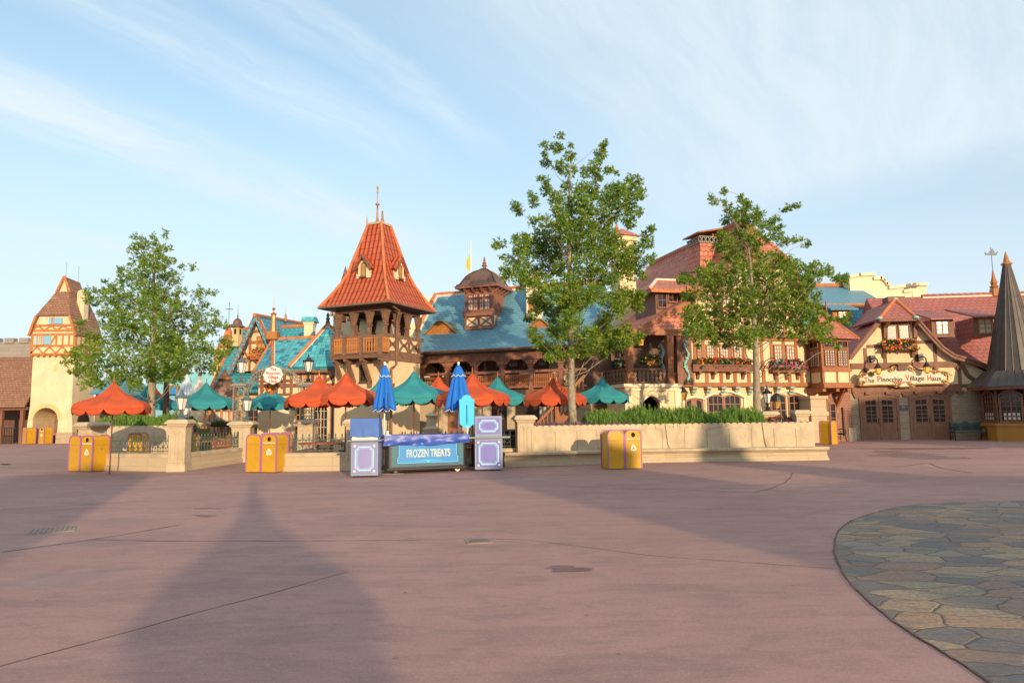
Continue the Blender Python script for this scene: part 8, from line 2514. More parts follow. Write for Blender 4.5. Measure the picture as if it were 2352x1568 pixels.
# ------------------------------------------------------------------ gabled restaurant front with the long sign
HE = Fr(2080, 37.2, -7)
def restaurant():
 f = HE
 t_ = f.root('gabled_restaurant', 'gabled timber and stone restaurant front with two pairs of arched doors', 'building')
 X = lambda px, py=900, dy=0: f.x(px, py, dy)
 Z = lambda py, px=2080, dy=0: f.z(px, py, dy)
 xl, xr = X(1953), X(2275)
 zb0, zb1 = Z(900), Z(884)
 b = MB(); b.box(xl, xr, 0.0, 5, 0, zb0+0.1); b.build('stone_wall', M['rubble'], t_)
 gt = [(1956, 830), (2024, 738)]
 A = f.L(1952, 826, 0.0); B = f.L(2023, 734, 0); Cc = f.L(2101, 730, 0); D1 = f.L(2130, 766, 0); D2 = f.L(2191, 822, 0); D3 = f.L(2222, 832, 0); D4 = f.L(2296, 858, 0)
 zs = Z(886)
 b = MB(); b.prism([(xl, zb0), (xr, zb0), (xr, D4[1]), (D3[0], D3[1]), (D2[0], D2[1]), (D1[0], D1[1]), (Cc[0], Cc[1]), (B[0], B[1]), (A[0], A[1]), (xl, A[1])], -0.02, 0.3); b.build('gable_wall', M['cream'], t_)
 b = MB()
 def bx(pa, pb, ya, yb, pr=0.07): b.box(X(pa, ya), X(pb, yb), -pr, 0.02, Z(max(ya, yb)), Z(min(ya, yb)))
 bx(1955, 2207, 884, 900, 0.13); bx(1953, 2197, 832, 845, 0.10)
 bx(1990, 2032, 790, 797, 0.06); bx(2098, 2140, 783, 790, 0.06)
 for px, ya, yb in ((1987, 797, 832), (2030, 736, 834), (2102, 736, 832), (2147, 785, 832), (1987, 845, 884), (2030, 845, 850), (2098, 845, 850), (2147, 842, 850), (2203, 832, 884)):
  x = X(px, (ya+yb)/2); b.box(x-0.085, x+0.085, -0.055, 0.02, Z(yb), Z(ya))
 for px in (1990, 2034, 2062, 2101, 2148, 2200):
  x = X(px, 850); b.box(x-0.10, x+0.10, -0.16, 0.0, Z(850), Z(843))
 for px in (1991, 2038, 2104, 2155, 2203):
  x = X(px, 900); b.box(x-0.14, x+0.14, -0.2, 0.0, Z(905), Z(899))
 pts = [f.L(px, py) for px, py in ((2208, 838), (2222, 862), (2250, 882))]
 for a, c in zip(pts[:-1], pts[1:]): b.beam((a[0], -0.03, a[1]), (c[0], -0.03, c[1]), 0.22, 0.08)
 bx(2203, 2275, 884, 891, 0.06)
 b.build('timber_frame', M['timber'], t_)
 lp = [(1957, 900), (1965, 915), (1971, 914), (1986, 908), (2020, 905.5), (2056, 909), (2066, 912), (2071, 900), (2076, 912), (2086, 911), (2100, 906), (2140, 903), (2172, 907), (2186, 910), (2191, 900)]
 b = MB(); b.prism([f.L(px, py+ (4 if 1971 < px < 2066 or 2086 < px < 2186 else 0)*0, -0.09) for px, py in lp]+[f.L(2191, 895, -0.09), f.L(1957, 895, -0.09)], -0.09, 0.0); b.build('lintel', M['timber'], t_)
 def door_pair(pa, pb, top):
  x0, x1 = X(pa, 960), X(pb, 960); zt = Z(top, (pa+pb)/2); zsd = zt-0.22; n = 10
  arc = lambda u: zsd+0.22*math.sin(math.pi*u)**0.8
  fr = MB(); fr.box(x0, x0+0.12, -0.06, 0.05, 0, zsd); fr.box(x1-0.12, x1, -0.06, 0.05, 0, zsd)
  for k in range(n):
   u0, u1 = k/n, (k+1)/n
   fr.hexa([(x0+(x1-x0)*u0, -0.064, arc(u0)-0.14), (x0+(x1-x0)*u1, -0.064, arc(u1)-0.14), (x0+(x1-x0)*u1, 0.05, arc(u1)-0.14), (x0+(x1-x0)*u0, 0.05, arc(u0)-0.14)], [(x0+(x1-x0)*u0, -0.064, arc(u0)), (x0+(x1-x0)*u1, -0.064, arc(u1)), (x0+(x1-x0)*u1, 0.05, arc(u1)), (x0+(x1-x0)*u0, 0.05, arc(u0))])
  fr.build('door_frame', M['door_brown'], t_)
  xm = (x0+x1)/2
  for s_, (a, c) in enumerate(((x0+0.12, xm-0.012), (xm+0.012, x1-0.12))):
   d = MB(); pts = [(a, 0.03), (c, 0.03)]
   us = [(a+(c-a)*k/6, arc((a+(c-a)*k/6-x0)/(x1-x0))-0.13) for k in range(7)]
   d.prism(pts+us[::-1], -0.03, 0.03); dr = d.build('door', M['door_brown'], t_)
   w = c-a; g0, g1 = a+w*0.24, c-w*0.16
   if s_: g0, g1 = a+w*0.16, c-w*0.24
   def glazing(z0, z1, rows, tilt):
    p = MB(); p.prism([(g0, z0), (g1, z0), (g1, z1+(tilt if not s_ else 0)), (g0, z1+(0 if not s_ else tilt))], -0.036, -0.02); o = p.build('glazing', M['glass'], dr)
    m_ = MB()
    for i in range(1, rows):
     z = z0+(z1-z0)*i/rows; m_.box(g0, g1, -0.05, -0.036, z-0.016, z+0.016)
    m_.box((g0+g1)/2-0.018, (g0+g1)/2+0.018, -0.052, -0.036, z0, z1+tilt*0.5)
    for zz_ in (z0, ): m_.box(g0-0.03, g1+0.03, -0.05, -0.034, zz_-0.03, zz_)
    m_.build('glazing_bars', M['door_brown'], o)
   glazing(0.95, 1.78, 4, 0.04); glazing(1.90, 2.10, 1, 0.05)
   p = MB(); e0, e1 = a+w*0.18, c-w*0.18
   ring = [(e0, 0.28), (e1, 0.28), (e1+0.02, 0.42), (e1-0.03, 0.62), (e1-0.12, 0.68), (e0+0.12, 0.68), (e0+0.03, 0.62), (e0-0.02, 0.42)]
   for q0, q1 in zip(ring, ring[1:]+ring[:1]): p.beam((q0[0], -0.035, q0[1]), (q1[0], -0.035, q1[1]), 0.035, 0.025)
   p.build('door_panel', M['door_brown'], dr)
   p = MB(); hx = c-0.05 if not s_ else a+0.05
   p.box(hx-0.02, hx+0.02, -0.06, -0.03, 0.85, 1.15) if s_ == 0 else None
   for zz_ in (0.5, 1.1, 2.0): p.box((a if not s_ else c)-0.03, (a if not s_ else c)+0.03, -0.05, -0.03, zz_, zz_+0.1)
   p.build('door_hardware', M['iron_black'], dr)
 door_pair(1975, 2066, 904); door_pair(2089, 2186, 902)
 b = MB(); cx, cz = f.L(2075.5, 936); b.box(cx-0.2, cx+0.2, -0.04, 0.02, cz-0.14, cz+0.14); o = b.build('wall_plaque', M['iron_blue'], t_)
 b = MB(); b.lathe([(0.1, 0), (0.06, 0.02), (0.02, 0.03)], 10); b.xf(Matrix.Translation((cx, -0.04, cz)) @ Matrix.Rotation(R(90), 4, 'X')); b.build('plaque_relief', M['gold'], o)
 yh = -0.75
 wx0, wx1 = X(2035, 760), X(2084, 760); wz0, wz1 = Z(780), Z(748)
 b = MB(); b.box(wx0-0.12, wx1+0.12, -0.12, 0.1, wz0-0.1, wz1+0.35); b.build('window_recess', M['timber_dark'], t_)
 xm = (wx0+wx1)/2
 for a, c in ((wx0, xm-0.08), (xm+0.08, wx1)):
  o = window(t_, a, c, wz0, wz1, -0.14, 1, 1, 'timber', 'glass_pale', 0.06, 0.02, sill=False)
  m_ = MB(); n = 6
  for k in range(-n, n*2):
   for s_ in (-1, 1):
    p0 = (a+(c-a)*k/n, wz0); p1 = (a+(c-a)*k/n+s_*(wz1-wz0)*0.55, wz1)
    def clip(p, q):
     t0, t1 = 0.0, 1.0; d = q[0]-p[0]
     if abs(d) < 1e-6: return None
     ta, tb_ = (a-p[0])/d, (c-p[0])/d
     lo, hi = max(0, min(ta, tb_)), min(1, max(ta, tb_))
     return (lo, hi) if hi > lo+0.02 else None
    r_ = clip(p0, p1)
    if r_:
     L_ = lambda u: (p0[0]+(p1[0]-p0[0])*u, -0.158, p0[1]+(p1[1]-p0[1])*u)
     m_.beam(L_(r_[0]), L_(r_[1]), 0.014, 0.01)
  m_.build('leading', M['iron_grey'], o)
 hA = f.L(2020, 733, yh); hB = f.L(2104, 728, yh); hT = f.L(2056, 688, 0.9)
 zh = (hA[1]+hB[1])/2
 b = MB(); b.slab([(hA[0], yh, zh), (hB[0], yh, zh), (hT[0], 0.9, hT[1])], 0.1); b.slab([(hB[0], yh, zh), (hB[0]+0.1, 3, zh), (hT[0], 3, hT[1]), (hT[0], 0.9, hT[1])], 0.1); b.slab([(hA[0]-0.1, 3, zh), (hA[0], yh, zh), (hT[0], 0.9, hT[1]), (hT[0], 3, hT[1])], 0.1)
 b.build('hood_roof', M['roof_rose'], t_)
 b = MB(); b.tube([(hA[0], yh, zh), (hT[0], 0.9, hT[1])], 0.10, 8); b.tube([(hB[0], yh, zh), (hT[0], 0.9, hT[1])], 0.10, 8); b.build('hood_hip_tiles', M['ridge'], t_)
 b = MB()
 for p in ((hA[0], yh, zh), (hB[0], yh, zh), (hT[0], 0.9, hT[1])): b.lathe([(0.02, -0.08), (0.15, -0.02), (0.15, 0.05), (0.03, 0.12)], 10, p)
 b.build('hip_knobs', M['teal_paint'], t_)
 b = MB(); b.box(hA[0]+0.02, hB[0]-0.02, yh+0.03, 0.0, zh-0.16, zh-0.02)
 for x in (X(2031, 750, 0), X(2099, 750, 0)):
  b.prismx([(yh+0.05, zh-0.14), (-0.02, zh-0.14), (-0.02, zh-1.1), (-0.14, zh-1.0), (-0.2, zh-0.45)], x-0.1, x+0.1)
 b.build('hood_brackets', M['timber'], t_)
 b = MB(); cx = X(2055, 690, 2.2); cz = Z(668+12, dy=2.2); x0, x1 = X(2037, 700, 2.2), X(2076, 700, 2.2); b.box(x0, x1, 2.0, 2.8, Z(730, dy=2.2), Z(681, dy=2.2)); b.build('chimney', M['timber'], t_)
 x0, x1 = X(2032, 797, -0.4), X(2101, 797, -0.4); z1 = Z(795, dy=-0.4); z0 = Z(802, dy=-0.4)
 b = MB(); b.box(x0, x1, -0.5, -0.02, z0, z1)
 for x in (X(2033, 810, -0.2), X(2099, 810, -0.2)): b.prismx([(-0.42, z0), (0, z0), (0, z0-0.45), (-0.1, z0-0.42), (-0.2, z0-0.15)], x-0.08, x+0.08)
 fb = b.build('flower_box', M['timber'], t_)
 flowers(x0-0.1, x1+0.1, -0.3, z1-0.05, Z(780, dy=-0.4), 200, 'leaf_dark', fb, 'leaves', 0.2, 0.085, 0.2); flowers(x0-0.15, x1+0.15, -0.33, z1-0.02, Z(777, dy=-0.4), 330, 'flowers_mix', fb, 'flowers', 0.22, 0.06, 0.22)
 yb_ = -0.40
 s0 = [f.L(px, py, yb_) for px, py in ((1952, 822), (2023, 733))]; s1 = [f.L(px, py, yb_) for px, py in ((2101, 729), (2130, 762), (2165, 800), (2191, 818), (2222, 827), (2258, 839), (2296, 855))]
 for pl in (s0, s1):
  b = MB()
  for a, c in zip(pl[:-1], pl[1:]):
   b.beam((a[0], yb_, a[1]), (c[0], yb_, c[1]), 0.26, 0.09); b.beam((a[0], yb_-0.06, a[1]+0.09), (c[0], yb_-0.06, c[1]+0.09), 0.09, 0.08)
  b.build('bargeboard', M['timber'], t_)
 b = MB(); yr = 5.0
 top = hT
 for pl in (s0, ):
  b.slab([(s0[0][0]-0.1, yr, s0[0][1]+0.1), (s0[0][0]-0.1, yb_, s0[0][1]+0.1), (s0[1][0]-0.05, yb_, s0[1][1]+0.1), (hT[0], 0.9, hT[1]), (hT[0], yr, hT[1])], 0.08)
 pr = [(hT[0], hT[1])]+[(a[0], a[1]+0.13) for a in s1]
 for a, c in zip(pr[1:-1], pr[2:]):
  b.slab([(a[0], yb_, a[1]), (c[0], yb_, c[1]), (c[0], 1.5, c[1]), (a[0], 3.5, a[1])], 0.08)
 b.build('gable_roof', M['roof_rose'], t_)
 R0 = f.L(2040, 690, 5.6); R1 = f.L(2440, 671, 5.6); zr = f.z(2200, 679, 5.6); ze = f.z(2240, 868, -0.3)
 xa, xb = X(2035, 700, 5.6), X(2470, 680, 5.6)
 pr = [(0.32, ze+0.38), (0.9, ze+0.80), (2.2, ze+2.3), (5.6, zr)]
 b = MB(); b.prismx(pr+[(9.5, ze+1.0), (9.5, ze-0.1), (0.34, ze+0.1)], X(2215, 850, 0), xb)
 b.prismx([(1.6, ze+1.5), (2.2, ze+2.3), (5.6, zr), (9.5, ze+1.0), (9.5, ze+0.5)], X(2095, 850, 0), X(2215, 850, 0))
 b.build('wing_roof', M['roof_rose'], t_)
 b = MB(); n = 24; xs0 = X(2117, 683, 5.6)
 for k in range(n):
  a, c = xs0+(xb-xs0)*k/n, xs0+(xb-xs0)*(k+1)/n; b.tube([(a, 5.6, zr+0.02), (c+0.04, 5.6, zr+0.03)], [0.12, 0.14], 8)
 b.build('ridge_tiles', M['roof_rose'], t_)
 b = MB(); b.box(xs0, xb, 5.45, 5.75, zr-0.12, zr-0.02); b.build('mortar_line', M['mortar'], t_)
 b = MB(); b.box(X(2200), xb, 0.1, 5, 0, ze+0.1); b.build('wing_wall', M['cream'], t_)
 def rz(y):
  for (a, za), (c, zc) in zip(pr[:-1], pr[1:]):
   if a <= y <= c: return za+(zc-za)*(y-a)/(c-a)
  return zr
 for (pa, pb, ya, yb, qa, qb, qt, qbm) in ((2152, 2178, 738, 766, 2128, 2190, 707, 734), (2250, 2277, 733, 764, 2222, 2287, 703, 729)):
  y = 0
  while f.z((pa+pb)/2, yb+6, y) > rz(y) and y < 5: y += 0.02
  y -= 0.05
  x0, x1 = X(pa, yb, y), X(pb, yb, y); z0, z1 = Z(yb, (pa+pb)/2, y), Z(ya, (pa+pb)/2, y)
  b = MB(); b.box(x0-0.22, x1+0.24, y, y+2.0, z0-0.16, z1+0.12); d = b.build('dormer', M['roof_rose'], t_); b = MB(); b.box(x0-0.26, x0-0.07, y-0.05, y+0.05, z0-0.16, z1+0.12); b.box(x1+0.07, x1+0.28, y-0.05, y+0.05, z0-0.16, z1+0.12); b.box(x0-0.3, x1+0.3, y-0.06, y+0.2, z0-0.2, z0-0.08); b.build('dormer_trim', M['timber'], d)
  window(d, x0, x1, z0, z1, y-0.02, 2, 3, 'timber_orange' if pa > 2200 else 'timber', 'glass_pale', 0.07, 0.05, sill=False)
  zt = z1+0.12+0.75
  b = MB(); b.hexa([(x0-0.42, y-0.4, z1+0.06), (x1+0.42, y-0.4, z1+0.06), (x1+0.2, y+2.6, zt), (x0-0.42, y+2.6, zt)], [(x0-0.42, y-0.4, z1+0.14), (x1+0.42, y-0.4, z1+0.14), (x1+0.2, y+2.6, zt+0.1), (x0-0.42, y+2.6, zt+0.1)]); b.build('dormer_roof', M['roof_rose'], d)
 b = MB(); b.tube([(X(2268, 860, -0.5), -0.5, ze), (X(2256, 884, -0.4), -0.4, Z(882)), (X(2249, 890, -0.3), -0.3, Z(890)), (X(2249, 895, -0.3), -0.25, Z(896)), (X(2258, 903, -0.2), -0.18, Z(905)), (X(2263, 912, -0.2), -0.12, Z(915)), (X(2263, 1000, -0.12), -0.12, 0.1)], 0.085, 8); b.build('drain_pipe', M['timber_grey'], t_)
 o = f.M @ Vector((X(2285, 675, 5.6), 5.6, zr))
 q = thing('weathervane', 'orange turned post with dark ship weathervane on the red ridge', 'weathervane', o)
 Y = o.y; zt = P(2277, 568, Y).z-o.z; zm = P(2281, 620, Y).z-o.z
 b = MB(); b.lathe([(0.30, -0.1), (0.26, 0.35), (0.20, 0.4), (0.26, 0.5), (0.16, 0.6), (0.2, 0.75), (0.12, 1.0), (0.03, zm)], 8); b.build('post', M['bronze'], q)
 b = MB(); b.tube([(0, 0, zm-0.2), (0, 0, zt)], 0.022, 6); zv = P(2278, 581, Y).z-o.z
 b.prism([(-0.35, zv-0.12), (0.30, zv-0.15), (0.45, zv+0.12), (0.30, zv+0.02), (-0.25, zv-0.02), (-0.42, zv+0.05)], -0.02, 0.02); b.prism([(-0.2, zv), (0.22, zv+0.04), (0.1, zv+0.28)], -0.015, 0.015)
 b.build('vane', M['iron_blue'], q)
 q = f.root('restaurant_sign', 'long cream sign board with blackletter lettering and gilt scrollwork', 'sign')
 ys = -0.42
 S0 = lambda px, py: f.L(px, py, ys)
 up = [(1972, 862), (1976, 859), (2000, 857), (2020, 851), (2040, 847), (2052, 845), (2080, 844), (2096, 846), (2120, 850), (2140, 853), (2172, 854), (2177, 860)]
 lo = [(2176, 877), (2172, 881), (2130, 882), (2096, 883), (2090, 888), (2068, 889), (2060, 884), (2020, 884), (1980, 886), (1973, 882)]
 pts = [S0(*p) for p in up+lo]
 b = MB(); b.prism(pts, ys, ys+0.1); sb = b.build('board', M['sign_cream'], q)
 b = MB(); b.tube([(x, ys-0.01, z) for x, z in pts+[pts[0]]], 0.045, 6); b.build('gilt_frame', M['gold'], q)
 def scroll(px, py, r, s_, name='scrollwork'):
  c = S0(px, py); g = MB()
  sp = [(c[0]+s_*(r*(1-k/16))*math.cos(k*0.62), ys-0.04, c[1]+(r*(1-k/16))*math.sin(k*0.62)) for k in range(15)]
  g.tube(sp, [0.045-0.0015*k for k in range(15)], 6)
  sp = [(c[0]-s_*0.9*r-s_*(r*0.7*(1-k/12))*math.cos(k*0.7), ys-0.04, c[1]-0.3*r-(r*0.7*(1-k/12))*math.sin(k*0.7)) for k in range(11)]
  g.tube(sp, 0.03, 6)
  g.build(name, M['gold'], q)
 for a in ((1980, 862, 0.17, 1), (2172, 858, 0.17, -1), (1980, 880, 0.14, 1), (2170, 877, 0.14, -1), (2052, 847, 0.17, 1), (2090, 847, 0.17, -1), (2062, 884, 0.13, 1), (2092, 883, 0.13, -1), (2150, 854, 0.10, 1), (2000, 858, 0.10, -1)): scroll(*a)
 b = MB(); c = S0(2071, 843); b.box(c[0]-0.22, c[0]+0.22, ys-0.12, ys+0.4, c[1]-0.18, c[1]+0.12); b.box(c[0]-0.28, c[0]+0.28, ys-0.16, ys+0.4, c[1]+0.12, c[1]+0.18); b.build('pedestal', M['timber_dark'], q)
 base = f.yaw*0
 def word(txt, px, py, wpx, m_, size, nm='lettering', off=0.008):
  c = S0(px, py); w = S0(px+wpx/2, py)[0]-S0(px-wpx/2, py)[0]
  text_part(txt, size, M[m_], q, (c[0], ys-0.012, c[1]), width=w, off=off, name=nm)
 for (a, r_), px, w1, w2, py in ((('T', 'he'), 1989.5, 8, 13, 873.5), (('P', 'inocchio'), 2019, 8, 48, 870.5), (('V', 'illage'), 2084, 9, 33, 868), (('H', 'aus'), 2134.5, 8.5, 21.5, 868.5)):
  word(a, px, py, w1, 'letter_red', 0.44, off=0.006); word(r_, px+w1/2+1.2+w2/2, py+0.8, w2, 'letter_black', 0.36, off=0.004)
 word('restaurant', 2071, 877.5, 44, 'letter_red', 0.2, off=0.004)
 for px, py, lb in ((2018, 850, 'left of the two amber lanterns above the long sign'), (2130, 847, 'right of the two amber lanterns above the long sign')):
  p = f.M @ Vector((X(px-1, py-0, -0.85), -0.85, Z(py-3, px, -0.85)))
  h = thing('sign_lantern', lb, 'lamp', p, f.yaw, 'lanterns above the restaurant sign')
  b = MB(); b.lathe([(0.10, -0.26), (0.17, 0.02)], 4, (0, 0, 0), R(45)); b.build('glass', M['lamp_amber'], h)
  b = MB(); b.lathe([(0.22, 0.02), (0.20, 0.06), (0.06, 0.26), (0.03, 0.34)], 6); b.lathe([(0.05, -0.31), (0.12, -0.26)], 6)
  for k in range(4): a = R(45+90*k); b.tube([(0.105*math.cos(a), 0.105*math.sin(a), -0.27), (0.175*math.cos(a), 0.175*math.sin(a), 0.03)], 0.014, 4)
  b.build('frame', M['iron_black'], h)
  b = MB(); b.tube([(0, 0, 0.3), (0, 0.05, 0.5), (0, 0.3, 0.62), (0, 0.8, 0.6)], 0.035, 6); b.box(-0.12, 0.12, 0.55, 0.8, 0.42, 0.78); b.build('bracket', M['iron_black'], h)
 def bench(loc, rz_, label):
  h = thing('iron_bench', label, 'bench', loc, rz_, 'dark iron benches')
  w = 1.5
  b = MB(); b.box(-w/2, w/2, -0.5, -0.06, 0.40, 0.45); b.build('seat', M['iron_bench'], h)
  b = MB(); n = 30
  top = lambda u: 0.86+0.05*abs(math.sin(u*3*math.pi))+0.08*math.exp(-((u-0.5)/0.1)**2)
  b.prism([(-w/2, 0.5), (w/2, 0.5)]+[(w/2-w*k/n, top(1-k/n)) for k in range(n+1)], -0.05, -0.02)
  for k in range(3):
   x = -w/2+w*(k+0.5)/3
   for j in range(3):
    r_ = 0.07+0.05*j
    b.tube([(x+r_*math.cos(q*0.4), -0.06, 0.68+r_*0.7*math.sin(q*0.4)) for q in range(17)], 0.010, 4)
  b.build('backrest', M['iron_bench'], h)
  for s_ in (-1, 1):
   x = s_*w/2
   b = MB(); b.tube([(x, -0.5, 0), (x, -0.46, 0.3), (x, -0.48, 0.62), (x, -0.3, 0.66), (x, -0.05, 0.64)], 0.026, 6); b.tube([(x, 0.06, 0), (x, 0.0, 0.4), (x, 0.03, 0.95)], 0.028, 6); b.tube([(x, -0.48, 0.42), (x, 0.0, 0.42)], 0.02, 5); b.tube([(x, -0.47, 0.2), (x, 0.02, 0.2)], 0.015, 5); b.build('side_frame', M['iron_black'], h)
  return h
 p = G(2230, 1011); bench((p.x, p.y+0.35, 0), f.yaw, 'dark cast iron bench against the stone wall right of the doors')
 p = G(1941, 1014); bench((p.x, p.y+0.9, 0), R(62), 'iron bench seen end on beside the brick pier')
restaurant()
# ------------------------------------------------------------------ conical roofed kiosk at the right edge
def kiosk():
 Y = 35.0; o = P(2341, 930, Y); o.z = 0
 t_ = thing('conical_kiosk', 'octagonal kiosk with tall dark metal cone roof and ochre counter', 'kiosk', o)
 zt = P(2312, 610, Y).z; ztop = P(2311, 577, Y).z; zc = P(2320, 853, Y).z; ze = P(2300, 889, Y).z
 rb = (2341-2264)*Y/FPX; re = (2341-2243)*Y/FPX*1.02; rc = (2338-2281)*Y/FPX
 rot = R(-90-22.5-4)
 b = MB(); b.lathe([(rb, 0), (rb, 0.72), (rb+0.06, 0.74), (rb+0.06, 0.86), (rb-0.02, 0.88)], 8, (0, 0, 0), rot); b.build('counter', M['ochre_counter'], t_)
 b = MB(); b.lathe([(re, ze), (re, ze+0.03), (rc+0.1, zc+0.02), (rc, zc+0.02)], 8, (0, 0, 0), rot); b.build('skirt_roof', M['lead'], t_)
 pr = [(rc, zc), (rc*0.82, zc+(zt-zc)*0.2), (rc*0.6, zc+(zt-zc)*0.45), (rc*0.38, zc+(zt-zc)*0.7), (rc*0.14, zt)]
 b = MB(); b.lathe(pr, 12, (0, 0, 0), rot); b.build('cone_roof', M['lead'], t_)
 b = MB()
 for k in range(24):
  a = rot+2*math.pi*k/24; c_ = math.cos(math.pi/12) if k % 2 else 1
  b.tube([(r_*c_*math.cos(a), r_*c_*math.sin(a), z) for r_, z in pr], [0.028, 0.026, 0.024, 0.02, 0.012], 4)
 for k in range(32):
  a = rot+2*math.pi*k/32; j = (k % 4)/4;
  cc = math.cos(math.pi/8)/math.cos((j-0.5)*math.pi/4) if k % 4 else 1
  b.tube([(re*cc*math.cos(a), re*cc*math.sin(a), ze+0.03), ((rc+0.1)*cc*math.cos(a), (rc+0.1)*cc*math.sin(a), zc+0.02)], 0.022, 4)
 b.build('roof_seams', M['lead'], t_)
 b = MB(); b.lathe([(0.16, zt-0.1), (0.19, zt), (0.26, zt+0.06), (0.26, zt+0.12), (0.14, zt+0.2), (0.13, zt+0.3), (0.01, ztop)], 8); b.build('finial', M['bronze'], t_)
 b = MB(); b.lathe([(re-0.06, ze-0.14), (re-0.02, ze)], 8, (0, 0, 0), rot); b.build('fascia', M['timber'], t_)
 rw = rb-0.12
 b = MB(); b.lathe([(rw-0.12, 0.86), (rw-0.12, ze)], 8, (0, 0, 0), rot); b.build('core', M['dark'], t_)
 for k in range(8):
  a = rot+2*math.pi*k/8
  b = MB(); b.tube([(rw*math.cos(a), rw*math.sin(a), 0.86), (rw*math.cos(a), rw*math.sin(a), ze)], 0.07, 8)
  for z in (1.1, 1.45, 1.8): b.lathe([(0.07, 0), (0.10, 0.03), (0.07, 0.06)], 8, (rw*math.cos(a), rw*math.sin(a), z))
  b.build('post', M['timber_dark'], t_)
 ap = rw*math.cos(math.pi/8)
 for k in (5, 6, 7, 0, 4):
  a = rot+2*math.pi*(k+0.5)/8
  if math.sin(a) > 0.3: continue
  e = bpy.data.objects.new('window_bay', None); link(e, t_)
  e.location = (ap*math.cos(a), ap*math.sin(a), 0); e.rotation_euler = (0, 0, a+math.pi/2)
  hw = rw*math.sin(math.pi/8)-0.12
  window(e, -hw+0.08, hw-0.08, 1.0, ze-0.25, 0, 4, 6, 'timber', 'glass', 0.1, 0.03, arch=0.25)
  b = MB()
  for i in range(4):
   for j in range(2):
    x = -hw+0.14+(2*hw-0.28)*(i+0.5)/4; b.box(x-0.07, x+0.07, 0.02-0.035, 0.0-0.018, 1.05+0.2*j, 1.19+0.2*j)
  b.build('display_cards', M['glass_pale'], e)
kiosk()
# ------------------------------------------------------------------ trees and planting
LEAF = [(0, 0), (0.16, 0.10), (0.30, 0.42), (0.36, 0.14), (0.52, 0.16), (0.66, 0.46), (0.72, 0.12), (1.0, 0.0), (0.72, -0.12), (0.66, -0.46), (0.52, -0.16), (0.36, -0.14), (0.30, -0.42), (0.16, -0.10)]
def leaves(vs, fs, c, r, n, size, rs, up=0.4):
 """n lobed leaves in little sprays inside a ball of radius r round c"""
 k = 0
 while k < n:
  v = Vector((rs.gauss(0, 1), rs.gauss(0, 1), rs.gauss(0, 1))).normalized()
  tip = c+v*(r*(0.25+0.75*rs.random()**0.6))*Vector((1, 1, 0.85)).length/1.65
  ax = (v+Vector((rs.uniform(-.6, .6), rs.uniform(-.6, .6), rs.uniform(-.1, .9)))).normalized()
  m = rs.randint(4, 7)
  for j in range(m):
   d = (ax+Vector((rs.uniform(-1, 1), rs.uniform(-1, 1), rs.uniform(-1.0, 0.55)))*0.95).normalized()
   nn = d.cross(Vector((rs.uniform(-1, 1), rs.uniform(-1, 1), rs.uniform(-1, 1)))).normalized()
   if nn.z < 0: nn = -nn
   sd = d.cross(nn)
   s_ = size*rs.uniform(0.65, 1.25)
   o = tip+d*rs.uniform(0.0, 0.06)-ax*rs.uniform(0, 0.14)
   b = len(vs)
   for x, y in LEAF:
    p = o+d*(x*s_)+sd*(y*s_*0.95)-nn*(0.10*s_*x*x-0.10*s_*abs(y))
    vs.append((p.x, p.y, p.z))
   fs.append(tuple(range(b, b+len(LEAF))))
  k += m
